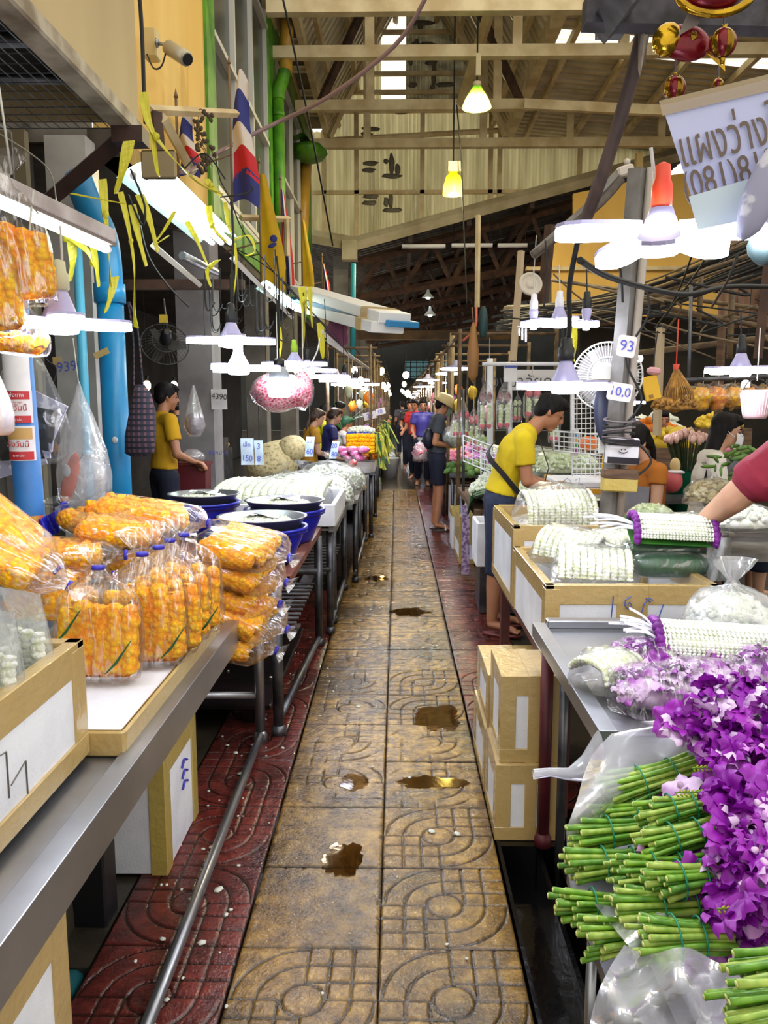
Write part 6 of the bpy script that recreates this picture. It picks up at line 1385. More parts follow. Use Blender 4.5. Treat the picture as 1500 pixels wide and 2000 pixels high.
def hair_cap(t, c, M, s, long=0, tail=None, m=None, bun=False, vox=.012):
    mb = MB(); m = m or hairm
    r, f, up = M.col[0], M.col[1], M.col[2]
    mb.ell(c + (up * .048 - f * .022) * s, (.083 * s, .096 * s, .082 * s), M, 18, 11, lambda d: 1 + .06 * noise.noise(d * 6 + c))
    mb.ell(c + (up * -.0 - f * .058) * s, (.074 * s, .055 * s, .075 * s), M, 14, 9)
    mb.ell(c + (up * .088 + f * .045) * s, (.066 * s, .058 * s, .034 * s), M @ Rx(-.35), 12, 7, lambda d: 1 + .12 * noise.noise(d * 5 + c))
    for q in (-1, 1): mb.ell(c + (r * q * .07 + up * .02 - f * .01) * s, (.016 * s, .03 * s, .045 * s), M, 8, 6)
    if long:
        cap(mb, c + (up * .0 - f * .06) * s, .07 * s, c + (-up * long - f * .075) * s, .05 * s, (1.25, .7), r)
        for q in (-1, 1): cap(mb, c + (r * q * .068 + up * .03 - f * .03) * s, .022 * s, c + (r * q * .07 - up * long * .75 - f * .05) * s, .018 * s, (1.5, .8), f)
    if tail:
        pts = curve([c + Vector(p) * s for p in tail], 4)
        for i in range(len(pts) - 1): cap(mb, pts[i], (.03 - .012 * i / len(pts)) * s, pts[i + 1], (.03 - .012 * (i + 1) / len(pts)) * s, n=8)
    return remesh(mb.build('hair', m, t), vox, 1)
EYEW = mat('eye_white', (230, 226, 220), rough=.3)
def face_bits(t, c, M, s, mask=None, glasses=False):
    r, f, up = M.col[0], M.col[1], M.col[2]
    e = MB(); b = MB()
    for q in (-1, 1):
        e.ell(c + (r * q * .031 + up * .004 + f * .0795) * s, (.013 * s, .006 * s, .0045 * s), M, 9, 5)
        b.tube([c + (r * q * x + up * z + f * y) * s for x, y, z in ((.014, .088, .027), (.032, .085, .032), (.05, .07, .027))], .0035 * s, 5)
    e.build('eye', black_pl, t); b.build('eyebrow', hairm, t)
    MB().ell(c + (up * -.060 + f * .0915) * s, (.02 * s, .006 * s, .006 * s), M, 8, 4).build('lips', mat('lips', (166, 92, 82)), t)
    if mask:
        k = MB(); k.grid(lambda u, v: c + (r * (u - .5) * .155 * (1 - .25 * (1 - v)) + up * (-.105 + .105 * v) + f * (.075 * math.cos((u - .5) * 2.7) + .034 + .012 * math.sin(PI * v))) * s, 12, 8); k.build('face_mask', mask, t)
        for q in (-1, 1): MB().tube([c + (r * q * .072 + up * -.03 + f * .045) * s, c + (r * q * .082 + up * .0 - f * .01) * s], .0022, 4).build('mask_strap', mask, t)
    if glasses:
        for q in (-1, 1): MB().tube([c + (r * q * (.034 + .024 * math.cos(a)) + f * .098 + up * (.003 + .018 * math.sin(a))) * s for a in [2 * PI * k / 14 for k in range(15)]], .0018, 5).build('glasses_rim', black_pl, t)
def person(label, o, rz, J, cl, s=1.0, skin=None, vox=.012, hair=None, mask=None, sleeve=.55, pant=('hip', 1.0), group=None, head_s=1.0, glasses=False, hatf=None, hands=True, curl=.5, legs=True):
    """J: joints in a local frame (x right, y forward, z up from the feet); cl: cloth materials"""
    t = T('person', label, 'person', o, group); M0 = Rz(rz); o = Vector(o)
    P = {k: o + M0 @ (Vector(v) * s) for k, v in J.items() if k not in ('look', 'hup', 'palm')}
    look = M0 @ Vector(J.get('look', (0, 1, -.1))); hup = M0 @ Vector(J.get('hup', (0, 0, 1))); rt = M0 @ Vector((1, 0, 0)); skin = skin or skin_
    def torso(mb, g):
        cap(mb, P['pelvis'] - V(0, 0, .03 * s), (.145 + g) * s, P['waist'], (.125 + g) * s, (1.0, .72), rt)
        cap(mb, P['waist'], (.125 + g) * s, P['chest'], (.15 + g) * s, (1.02, .74), rt)
        cap(mb, P['chest'], (.15 + g) * s, P['chest'].lerp(P['neck'], .55), (.12 + g) * s, (1.1, .7), rt)
        for q in 'LR': cap(mb, P['chest'].lerp(P['neck'], .62), (.07 + g) * s, P['sh' + q], (.054 + g) * s)
    mb = MB(); torso(mb, -.012)
    for q in 'LR':
        cap(mb, P['sh' + q], .05 * s, P['el' + q], .039 * s); cap(mb, P['el' + q], .041 * s, P['ha' + q], .025 * s)
        if legs:
            cap(mb, P['hip' + q], .082 * s, P['kn' + q], .056 * s); cap(mb, P['kn' + q], .055 * s, P['kn' + q].lerp(P['an' + q], .35), .054 * s); cap(mb, P['kn' + q].lerp(P['an' + q], .35), .054 * s, P['an' + q], .036 * s)
            cap(mb, P['an' + q] - V(0, 0, .03 * s), .036 * s, P['to' + q] + V(0, 0, .022 * s), .026 * s, (1.25, .8), (P['to' + q] - P['an' + q]).cross(V(0, 0, 1)))
            d_ = (P['to' + q] - P['an' + q]); d_.z = 0; d_.normalize(); sd = d_.cross(V(0, 0, 1))
            for k in range(5): cap(mb, P['to' + q] + sd * (k - 2) * .016 * s + V(0, 0, .014 * s), .011 * s, P['to' + q] + sd * (k - 2) * .018 * s + d_ * (.045 - .004 * abs(k - 1)) * s + V(0, 0, .011 * s), .009 * s, n=8)
        if hands and vox >= .01: hand_mb(mb, P['ha' + q], P['ha' + q] - P['el' + q] if 'hd' + q not in P else P['hd' + q] - P['ha' + q], M0 @ Vector(J.get('palm', (0, .3, -1))), s * 1.05, curl, 1 if q == 'L' else -1)
    cap(mb, P['neck'] - V(0, 0, .03), .055 * s, P['head'] + (-hup.normalized() * .05 - look.normalized() * .02) * s, .050 * s)
    M = head_mb(mb, P['head'], look, hup, s * head_s)
    remesh(mb.build('body', skin, t), vox, 2)
    if hands and vox < .01:
        for q in 'LR':
            h_ = MB(); hand_mb(h_, P['ha' + q], P['ha' + q] - P['el' + q] if 'hd' + q not in P else P['hd' + q] - P['ha' + q], M0 @ Vector(J.get('palm', (0, .3, -1))), s * 1.05, curl, 1 if q == 'L' else -1); cap(h_, P['ha' + q].lerp(P['el' + q], .12), .027 * s, P['ha' + q], .025 * s); remesh(h_.build('hand', skin, t), .005, 1)
    if cl.get('top'):
        mb = MB(); g = .012; lo_ = P['pelvis'].lerp(P['waist'], .22)
        cap(mb, lo_, (.150 + g * .6) * s, P['waist'], (.125 + g) * s, (1.0, .73), rt, ends=False, n=18)
        cap(mb, P['waist'], (.125 + g) * s, P['chest'], (.15 + g) * s, (1.02, .74), rt)
        cap(mb, P['chest'], (.15 + g) * s, P['chest'].lerp(P['neck'], .55), (.12 + g) * s, (1.1, .7), rt)
        for q in 'LR': cap(mb, P['chest'].lerp(P['neck'], .62), (.07 + g) * s, P['sh' + q], (.054 + g) * s)
        for q in 'LR': cap(mb, P['sh' + q], .066 * s, P['sh' + q].lerp(P['el' + q], sleeve * .6), .062 * s, ends=True); cap(mb, P['sh' + q].lerp(P['el' + q], sleeve * .3), .066 * s, P['sh' + q].lerp(P['el' + q], sleeve), .066 * s, ends=False, n=14)
        remesh(mb.build('shirt', cl['top'], t), max(vox, .010), 2)
    if cl.get('low') and legs:
        mb = MB(); cap(mb, P['pelvis'] - V(0, 0, .02 * s), .150 * s, P['waist'].lerp(P['pelvis'], .6), .142 * s, (1.0, .74), rt)
        for q in 'LR':
            e = pant[1]
            if e <= 1: cap(mb, P['hip' + q], .100 * s, P['hip' + q].lerp(P['kn' + q], e), .082 * s, ends=False, n=16)
            else: cap(mb, P['hip' + q], .100 * s, P['kn' + q], .074 * s, n=14); cap(mb, P['kn' + q], .074 * s, P['kn' + q].lerp(P['an' + q], e - 1), .068 * s, ends=False, n=14)
            cap(mb, P['pelvis'], .11 * s, P['hip' + q], .1 * s)
        remesh(mb.build('trousers', cl['low'], t), max(vox, .012), 2)
    face_bits(t, P['head'], M, s * head_s, mask, glasses)
    if hair is not None: hair_cap(t, P['head'], M, s * head_s, **hair, vox=max(.008, vox * .8))
    return t, P, M
def stand(**k):
    J = dict(pelvis=(0, 0, .93), waist=(0, .005, 1.08), chest=(0, .0, 1.26), neck=(0, -.01, 1.44), head=(0, .03, 1.585), shL=(-.175, 0, 1.385), shR=(.175, 0, 1.385), elL=(-.21, .0, 1.10), elR=(.21, .0, 1.10), haL=(-.18, .22, 1.03), haR=(.18, .22, 1.03),
             hipL=(-.09, 0, .89), hipR=(.09, 0, .89), knL=(-.095, .02, .49), knR=(.095, .02, .49), anL=(-.095, -.02, .085), anR=(.095, -.02, .085), toL=(-.11, .12, 0), toR=(.11, .12, 0)); J.update(k); return J
yellow = mat('yellow_tshirt', (214, 190, 16), (196, 168, 14), 3, .85, 0, .15, 12); denim = mat('dark_denim', (32, 44, 74), (22, 30, 54), 30, .85, 0, .2, 120)
navy = mat('navy_cotton', (18, 24, 50), (12, 16, 36), 6, .85); slate = mat('slate_tshirt', (66, 72, 82), (54, 58, 66), 5, .85, 0, .1, 12)
# the man in yellow
J = stand(pelvis=(0, .02, .905), waist=(0, .055, 1.04), chest=(0, .12, 1.215), neck=(0, .20, 1.365), head=(0, .345, 1.475), look=(0, 1, -.62), hup=(0, .62, 1), shL=(-.165, .17, 1.30), shR=(.165, .15, 1.30), elL=(-.17, .22, 1.02), elR=(.19, .17, 1.035), haL=(-.03, .47, .955), haR=(.06, .42, .935), hdL=(.03, .56, .95), hdR=(.0, .50, .925),
          hipL=(-.085, .02, .87), hipR=(.085, .02, .87), knL=(-.09, .02, .47), knR=(.09, -.01, .47), anL=(-.10, .03, .085), anR=(.10, -.03, .085), toL=(-.12, .17, .0), toR=(.14, .115, .0), palm=(0, .2, -1))
O = V(.675, 5.3, .022)
t, P, M = person('person in yellow T-shirt and cropped jeans leaning over flower boxes', O, -PI / 2, J, {'top': yellow, 'low': denim}, 1.0, skin_, .009, {}, None, .62, ('hip', 1.2), curl=.9)
MB().ell(P['waist'] + V(.165, -.10, -.15), (.10, .05, .055), Ry(.1), 14, 9).build('waist_bag', mat('black_nylon', (22, 22, 28), (14, 14, 18), 20, .6), t)
MB().strip(curve([P['waist'] + V(.10, -.135, -.12), P['waist'] + V(-.02, -.145, .02), P['waist'] + V(-.13, -.11, .16), P['chest'] + V(-.14, .02, .06)], 5), .034, (.6, -.2, .7), .003).build('bag_strap', mat('black_strap', (24, 22, 26)), t)
MB().tube([P['haR'] + V(-.02, 0, .008) + V(0, .028 * math.cos(a), .028 * math.sin(a)) for a in [2 * PI * k / 14 for k in range(15)]], .003, 5).build('bracelet', mat('bead_grey', (150, 140, 130)), t)
MB().tube([P['neck'] + V(.06, -.05, -.04), P['neck'] + V(.13, -.08, -.25), P['waist'] + V(.24, -.10, -.05)], .0035, 5).build('lanyard', black_wire, t)
MB().box(P['pelvis'] + V(.09, -.13, -.06), (.02, .01, .035)).build('lime_tag', mat('lime_tag', (190, 240, 40)), t)
for q in 'LR':
    a, b_ = P['an' + q], P['to' + q]; d_ = (b_ - a); d_.z = 0; d_.normalize(); sd = d_.cross(V(0, 0, 1)); c = (a + b_) / 2; c.z = .009
    MB().rings([[V(c.x, c.y, z) + d_ * (.135 * math.cos(x)) + sd * (.047 * math.sin(x) * (1 + .15 * math.cos(x))) for x in [2 * PI * k / 20 for k in range(20)]] for z in (.001, .020)], True).build('flip_flop', mat('brown_flip_flop', (112, 52, 50)), t)
# the man in grey
J = stand(head=(0, .075, 1.545), neck=(0, .02, 1.40), look=(0, 1, -.4), hup=(0, .4, 1), elL=(-.2, .02, 1.09), elR=(.2, -.06, 1.09), haL=(-.06, .25, 1.05), haR=(.1, .17, 1.04), hdL=(-.02, .33, 1.06), hdR=(.06, .26, 1.04), palm=(0, 0, 1))
khaki = mat('khaki_cotton', (196, 178, 128), (180, 160, 110), 6, .85)
G0 = G(852, 1032, 0)
t, P, M = person('person in slate T-shirt, navy shorts and khaki bucket hat in the lane', V(G0.x, 9.75, .015), -PI / 2 + .1, J, {'top': slate, 'low': navy}, .985, skin_, .010, {}, mat('sage_mask', (120, 146, 128), rough=.8), .6, ('hip', .82), curl=.7)
up = M.col[2]; f = M.col[1]; c = P['head'] + up * .06 - f * .01
R = [[c + M @ V(r * math.cos(a), r * 1.12 * math.sin(a), z - .02 * math.sin(a) * (r > .11)) for a in [2 * PI * k / 20 for k in range(20)]] for r, z in ((.135, -.045), (.095, .01), (.09, .06), (.055, .085), (.004, .088))]
MB().rings(R, True).build('bucket_hat', khaki, t)
MB().ell(P['waist'] + V(-.12, -.1, .06), (.07, .09, .13), None, 12, 9).build('sling_pack', mat('navy_pack', (24, 28, 50)), t)
for q in 'LR':
    a, b_ = P['an' + q], P['to' + q]; d_ = (b_ - a); d_.z = 0; d_.normalize(); sd = d_.cross(V(0, 0, 1)); c = (a + b_) / 2; c.z = .008
    sd_ = MB().rings([[V(c.x, c.y, z) + d_ * (.13 * math.cos(x)) + sd * .045 * math.sin(x) for x in [2 * PI * k / 18 for k in range(18)]] for z in (-.007, .012)], True).build('sandal', mat('dark_sole', (44, 36, 32)), t)
    MB().tube(curve([c + d_ * .05 + sd * .045, c + d_ * .04 + V(0, 0, .06), c + d_ * .05 - sd * .045]), .012, 6).build('sandal_strap', mat('white_strap', (206, 200, 190)), sd_)
bag = T('flower_bag', 'clear bag of leaves and flowers held by the person in grey', 'bag', W(885, 868, 9.6)); c = W(888, 856, 9.6)
MB().ell(c, (.14, .08, .085), None, 14, 9, lambda d: 1 + .15 * noise.noise(d * 3)).build('leafy_stems', mat('mixed_green', (90, 130, 84), (210, 216, 206), 14, .5, c3=(110, 40, 60)), bag); MB().ell(c + V(0, 0, .03), (.16, .1, .13), None, 16, 10, lambda d: 1 + .2 * noise.noise(d * 3.3)).build('plastic_film', milky, bag); MB().ell(c + V(.0, 0, .16), (.06, .05, .06), None, 12, 7, lambda d: 1 + .4 * noise.noise(d * 4)).build('bag_top', milky, bag)
# shop man, left
J = stand(look=(.1, 1, -.15), head=(0, .05, 1.585), elR=(.24, .02, 1.10), haR=(.12, .22, 1.02), elL=(-.21, .05, 1.1), haL=(0, .26, 1.02))
person('person in mustard T-shirt and navy trousers standing in the left shop', V(W(320, 900, 7).x, 7.0, 0), -.9, J, {'top': mat('mustard_tshirt', (206, 158, 14), (186, 138, 10), 3, .85), 'low': navy}, 1.02, skin_, .012, {}, None, .6, ('hip', 1.9))
# four at the left stalls
def seated(px, pytop, Y, rz, label, top, low, hair, s=.95, mask=None, sk=None, look=(0, 1, -.3), vox=.013, sleeve=.55, reach=.32, glasses=False, low_hands=1.0, lean=.06):
    p = W(px, pytop, Y); z0 = p.z - 1.70 * s
    J = stand(look=look, head=(0, .06 + lean, 1.565), neck=(0, lean * .6, 1.42), chest=(0, lean * .4, 1.25), shL=(-.165, lean * .5, 1.37), shR=(.165, lean * .5, 1.37), elL=(-.2, .06, 1.1), elR=(.2, .06, 1.1), haL=(-.1, .10 + reach, low_hands), haR=(.1, .10 + reach, low_hands), knL=(-.1, .36, .86), knR=(.1, .36, .86), anL=(-.1, .36, .46), anR=(.1, .36, .46), toL=(-.1, .48, .40), toR=(.1, .48, .40))
    t, P, M = person(label, V(p.x, Y, z0), rz, J, {'top': top, 'low': low}, s, sk or skin2, vox, hair, mask, sleeve, ('hip', 1.6), glasses=glasses)
    st = T('stool', 'stool under the ' + label.split(' with ')[0].split(' sitting')[0].split(' at the')[0].replace('person', 'seated person'), 'stool', (p.x, Y, 0)); h = z0 + .78 * s
    MB().lathe([(.15, h - .04), (.16, h - .02), (.15, h)], (p.x, Y, 0), 14).build('seat', mat('stool_red', (140, 40, 40)), st)
    for sx in (-1, 1):
        for sy in (-1, 1): MB().tube([(p.x + sx * .1, Y + sy * .1, h - .03), (p.x + sx * .14, Y + sy * .14, 0)], .014, 6).build('leg', dsteel, st)
    return t, P, M
must = mat('ochre_top', (186, 138, 36), (166, 118, 26), 3, .85)
brownhair = mat('brown_hair', (70, 44, 30), (40, 26, 20), 30, .45, stretch=(1, 1, .2))
seated(603, 797, 10.3, -1.15, 'person in ochre top with long brown ponytail at the left stalls', must, navy, {'tail': [(-.08, -.02, .04), (-.13, -.06, -.1), (-.13, -.08, -.32)], 'm': brownhair})
seated(640, 795, 11.3, -1.2, 'person in navy top with hair tied back at the left stalls', mat('royal_navy', (36, 42, 110)), navy, {'m': brownhair, 'tail': [(-.08, -.02, .06), (-.11, -.03, .0)]})
seated(622, 789, 12.3, -1.1, 'person in lime yellow top partly hidden at the left stalls', mat('lime_top', (206, 200, 30)), navy, {})
seated(651, 783, 13.2, -1.0, 'person in dark maroon top behind the navy one at the left stalls', mat('dark_maroon', (60, 36, 44)), navy, {}, .98, None, skin_)
seated(665, 812, 12.0, -1.2, 'person in green cap bent low beside palm leaves at left stalls', mat('dull_white_top', (196, 190, 180)), navy, {'m': mat('green_cap', (30, 80, 50))}, .9, None, skin_)
# right hand sellers
orangetop = mat('ochre_orange_top', (190, 116, 34), (170, 98, 26), 3, .85)
apr = mat('grey_apron', (150, 150, 158), (132, 132, 142), 4, .85)
t, P, M = seated(1276, 828, 5.5, 1.75, 'person in orange top and grey apron with black mask at the right stall', orangetop, apr, {'tail': [(.0, .0, .0)], 'long': .0} if False else {'tail': [(.09, .0, .02), (.13, .03, -.08), (.14, .05, -.22)]}, .95, mat('black_mask', (24, 22, 26), rough=.8), skin2, (0, 1, -.45), .011, .35, .25)
ch, wa, pe = P['chest'], P['waist'], P['pelvis']; fw = Rz(1.75) @ V(0, 1, 0); sd = Rz(1.75) @ V(1, 0, 0)
MB().grid(lambda u, v: wa + fw * (.155 * math.cos((u - .5) * 1.9) * (1 - .05 * v)) + sd * (.17 * math.sin((u - .5) * 2.4)) + V(0, 0, -.35 + .52 * v), 10, 8).build('apron', apr, t)
MB().tube([ch + sd * .10 + fw * .12 + V(0, 0, .0), P['neck'] + sd * .09 + V(0, 0, 0), ch + sd * .09 - fw * .1]).build('apron_strap', apr, t) if False else MB().strip(curve([ch + sd * .09 + fw * .13, P['neck'] + sd * .085 + V(0, 0, -.01), ch + sd * .08 - fw * .14]), .03, sd, .003).build('apron_strap', apr, t)
whites = mat('loose_white_blouse', (226, 220, 208), (206, 200, 190), 4, .85, 0, .15, 10)
t, P, M = seated(1385, 803, 5.3, -1.75, 'person in loose white blouse and white mask at the right stall', whites, navy, {'long': .17}, .97, mat('white_mask', (226, 228, 234), rough=.8), skin2, (0, 1, -.2), .011, .8, .3, True)
MB().strip(curve([P['neck'] + V(-.05, -.12, .0), P['chest'] + V(-.10, -.17, -.1), P['waist'] + V(.0, -.19, -.05), P['pelvis'] + V(.1, -.2, .05)]), .04, (.6, .2, .7), .003).build('bag_strap', navy, t)
seated(1222, 818, 6.3, -.9, 'person in yellow top with glasses behind the market post', mat('bright_yellow_top', (226, 180, 20)), navy, {'long': .12, 'm': brownhair}, .95, None, skin2, (0, 1, -.4), .013)
seated(1285, 796, 8.2, PI, 'person in royal blue T-shirt facing us at the right back', mat('royal_blue_tee', (28, 40, 160)), navy, {}, 1.0, None, skin_, (0, 1, -.1), .014)
seated(1241, 815, 8.6, PI, 'small dark-haired person between the fan and the blue-shirted one', mat('dusk_top', (120, 90, 90)), navy, {}, .9, None, skin2, (0, 1, -.1), .015)
# arm of the seller in crimson at the right edge
crim = mat('crimson_sleeve', (142, 28, 56), (122, 20, 46), 4, .8, 0, .1, 12); gap = mat('green_print_apron', (16, 96, 66), (10, 76, 52), 3, .8)
t = T('person', 'person in crimson top and green apron cut by the right edge, arm reaching', 'person', V(1.62, 2.95, 0)); mb = MB()
sh, el, wr_ = W(1492, 925, 2.95), W(1432, 975, 3.02), W(1356, 1034, 3.27); bx_ = 1.66
cap(mb, sh, .068, el, .058); cap(mb, el, .056, wr_, .032); hand_mb(mb, wr_, V(-.8, .3, -.35), V(0, .2, -1), 1.0, .6, 1)
cap(mb, V(bx_, 2.98, .95), .15, V(bx_, 2.98, 1.3), .15, (1, .75), V(1, 0, 0)); cap(mb, V(bx_, 2.98, 1.3), .12, V(bx_, 2.98, 1.42), .08); cap(mb, V(bx_, 2.98, 1.38), .06, V(bx_, 2.98, 1.5), .05)
M = head_mb(mb, V(bx_ - .02, 2.98, 1.60), V(-1, .3, -.3), V(-.3, 0, 1))
for s_ in (-.09, .09): cap(mb, V(bx_ + s_, 2.98, .9), .09, V(bx_ + s_, 3, .48), .06); cap(mb, V(bx_ + s_, 3, .48), .06, V(bx_ + s_, 2.98, .08), .04); cap(mb, V(bx_ + s_, 2.98, .02), .04, V(bx_ + s_, 2.86, .02), .03)
cap(mb, V(bx_ + .18, 3, 1.38), .05, V(bx_ + .22, 3, 1.08), .04); cap(mb, V(bx_ + .22, 3, 1.08), .04, V(bx_ + .2, 2.85, .9), .027); hand_mb(mb, V(bx_ + .2, 2.85, .9), V(0, -.7, -.6), V(-1, 0, 0), 1, .5, -1)
remesh(mb.build('body', skin2, t), .009, 2)
mb = MB(); cap(mb, sh + V(.10, .02, .06), .10, sh.lerp(el, .28), .088, ends=True); cap(mb, sh, .092, sh.lerp(el, .42), .092, ends=False, n=16); cap(mb, V(bx_, 2.98, .9), .165, V(bx_, 2.98, 1.32), .165, (1.1, .78), V(1, 0, 0)); cap(mb, V(bx_, 2.98, 1.32), .13, V(bx_, 2.98, 1.42), .085); remesh(mb.build('shirt', crim, t), .011, 2)
MB().grid(lambda u, v: V(bx_ - .19 + .05 * math.sin(3 * v), 2.98, .55) + V(-.035 * math.sin(PI * u) + .02, -.18 + .36 * u, .72 * v), 8, 10).build('apron', gap, t); MB().ell(V(bx_ - .225, 2.88, .93), (.012, .03, .03)).build('orange_print', mat('orange_print2', (226, 120, 30)), t)
hair_cap(t, V(bx_ - .02, 2.98, 1.60), M, 1.0)
mb = MB(); cap(mb, V(bx_, 2.98, .92), .16, V(bx_, 2.98, .8), .17, (1, .75), V(1, 0, 0))
for s_ in (-.09, .09): cap(mb, V(bx_ + s_, 2.98, .9), .1, V(bx_ + s_, 3, .15), .07, ends=False)
remesh(mb.build('trousers', navy, t), .014, 2)
# walkers far down the lane
def walker(px, py_head, Y, rz, label, top, low, s=.97, hair={}, **kw):
    p = W(px, py_head, Y)
    person(label, V(p.x, Y, 0), rz, stand(knL=(-.095, .08, .49), anR=(.095, -.12, .1), toR=(.11, 0, 0), **kw), {'top': top, 'low': low}, s, skin_, .016, hair, None, .6, ('hip', 1.9))
walker(811, 800, 16.5, 2.7, 'person in red shirt walking in the lane beyond the grey one', mat('bright_red_top', (196, 40, 40)), navy)
walker(826, 800, 15.2, PI, 'person in violet top beside the red shirted walker', mat('violet_top', (56, 48, 130)), navy)
walker(800, 800, 19, PI, 'person in black top far down the lane', mat('black_top', (30, 30, 34)), navy)
walker(812, 800, 20, .3, 'person in teal top far down the lane near the lamps', mat('teal_top', (40, 90, 96)), navy)
walker(786, 800, 24, .2, 'tiny person in dark clothes at the far end of the lane', mat('dusk_grey_top', (70, 66, 70)), navy)
walker(345, 800, 10.5, .5, 'person in black printed shirt deep in the left shop', mat('black_top', (0, 0, 0)), navy)
# ================================================================ RIGHT MIDDLE STALLS
wgrid = mat('white_wire_grid', (226, 228, 232), rough=.4)
def gridpanel(p00, p10, p01, nx, ny, label, r=.0035, name='wire_grid'):
    p00, p10, p01 = Vector(p00), Vector(p10), Vector(p01); t = T(name, label, 'rack', p00.lerp(p10, .5)); a, b_ = p10 - p00, p01 - p00; mb = MB()
    for i in range(nx + 1): mb.tube([p00 + a * i / nx, p00 + a * i / nx + b_], r, 4)
    for j in range(ny + 1): mb.tube([p00 + b_ * j / ny, p00 + b_ * j / ny + a], r, 4)
    o = mb.build('wire_mesh', wgrid, t)
    fr_ = MB()
    for q in ((p00, p10), (p10, p10 + b_), (p10 + b_, p01), (p01, p00)): fr_.tube([q[0], q[1]], r * 1.8, 6)
    fr_.build('grid_frame', wgrid, t); return t
gridpanel(W(1118, 935, 6.4), W(1180, 935, 6.2), W(1118, 740, 6.4), 7, 20, 'tall white wire grid hung with packets behind the man in yellow')
gridpanel(W(1082, 880, 6.0), W(1175, 890, 5.6), W(1082, 842, 6.0), 9, 4, 'low white wire grid in front of the tall one')
gridpanel(W(905, 900, 7.2), W(1000, 940, 6.6), W(905, 850, 7.2), 10, 5, 'white wire grid fencing the leaf-lined flower heap')
gridpanel(W(940, 945, 6.95), W(985, 958, 6.6), W(938, 880, 7.0), 6, 8, 'black-topped wire grid leaning on flower heap', .003)
# rack rail with garlands in clear bags
rk = T('garland_rack', 'white pipe rack over the garland stall', 'rack', W(1000, 1000, 7.3)); wp2 = mat('white_pipe', (222, 224, 232), rough=.35)
MB().tube([W(942, 711, 7.2), W(1100, 711, 7.2)], .018, 8).build('rack_rail', wp2, rk); MB().tube([W(957, 700, 7.3), W(957, 900, 7.3)], .03, 8).build('rack_post', wp2, rk); MB().tube([W(996, 712, 7.25), W(997, 905, 7.25)], .02, 8).build('rack_post', wp2, rk); MB().tube([W(1118, 712, 7.25), W(1118, 940, 7.25)], .02, 8).build('rack_post', wp2, rk); MB().tube([W(905, 760, 7.6), W(905, 985, 7.6)], .014, 8).build('rack_post', dsteel, rk)
gls = mat('pale_green_garland', (214, 222, 190), (170, 190, 130), 30, .5); pinkt = mat('pink_tip', (222, 110, 120), (190, 60, 84), 20, .5); brt = mat('mauve_ruffle', (180, 140, 140), (110, 70, 80), 20, .6)
def hung_garland(px, py0, py1, Y, label, w=24, mid=brt, group=None, n=2):
    a, b_ = W(px, py0, Y), W(px, py1, Y); h = a.z - b_.z; t = T('garland_bag', label, 'garland', b_, group); ww = S(w, Y)
    for k in range(n):
        x = b_.x + (k - (n - 1) / 2) * ww * .5; rope_mesh('garland_tail', [(x, Y, b_.z + .02), (x, Y, b_.z + h * .5)], ww * .18, gls, .03, 8, .3, k).build('garland_tail', gls, t)
        MB().ell((x, Y, b_.z + h * .66), (ww * .22, ww * .2, h * .12), None, 10, 7, lambda d: 1 + .3 * noise.noise(d * 5 + V(k, 0, 0))).build('flower_ball', mid, t); MB().ell((x, Y, b_.z + .02), (ww * .2, ww * .2, .03), None, 9, 6, lambda d: 1 + .3 * noise.noise(d * 5)).build('pink_tip', pinkt, t)
    MB().rings([[V(b_.x + ww * .62 * q * math.cos(x), Y + ww * .35 * q * math.sin(x), b_.z - .02 + (h + .02) * z) for x in [2 * PI * j / 14 for j in range(14)]] for z, q in ((0, .9), (.1, 1), (.6, 1), (.8, .7), (1, .1))], False).build('plastic_film', clear, t)
    MB().tube([a, a + V(0, 0, .15)], .003, 4).build('hanging_string', white_wire, t); return t
for i, (px, py0, py1, Y, w, m_, lab) in enumerate(((948, 745, 836, 7.0, 26, brt, 'garlands in clear bag, first from the left under the pipe rack'), (984, 745, 834, 7.0, 26, brt, 'garlands in clear bag, second from the left under the pipe rack'), (907, 790, 850, 7.8, 18, pinkt, 'pink banded garland bag above the left end of flower heap'), (925, 795, 868, 7.7, 20, pinkt, 'pink banded garland bag beside the steel rack post'), (938, 840, 880, 7.4, 18, gls, 'short pale garland bag hanging low by the grid'), (1040, 745, 812, 7.1, 30, pinkt, 'round clear bag with red and yellow garland behind the LED lamp'), (1010, 770, 820, 7.2, 16, gls, 'tan garland bag just left of the man in yellow'), (1082, 770, 860, 6.8, 20, gls, 'pale garland bag hanging behind the head of the man in yellow'), (890, 800, 850, 8.4, 14, brt, 'garland bag hanging beside the khaki hat'))):
    hung_garland(px, py0, py1, Y, lab, w, m_)
sgn = T('shop_banner', 'pale banner with Thai lettering behind the garland rack', 'sign', W(1060, 745, 7.6)); MB().add([W(1000, 762, 7.6), W(1180, 762, 7.6), W(1180, 722, 7.6), W(1000, 722, 7.6)], [(0, 1, 2, 3)]).build('banner_sheet', mat('pale_banner', (206, 204, 206)), sgn); text('พวงมาลัยดอกไม้สด', sgn, W(1060, 746, 7.55), (PI / 2, 0, 0), .15, mat('banner_ink', (70, 66, 80)))
pc = T('payment_card', 'small white card with blue header on the pipe rack', 'sign', W(997, 745, 7.1)); MB().box(W(997, 728, 7.1), (.115, .008, .16)).build('card_plate', paper, pc); MB().box(W(997, 716, 7.095), (.11, .008, .02)).build('header_strip', mat('header_blue', (50, 70, 150)), pc)
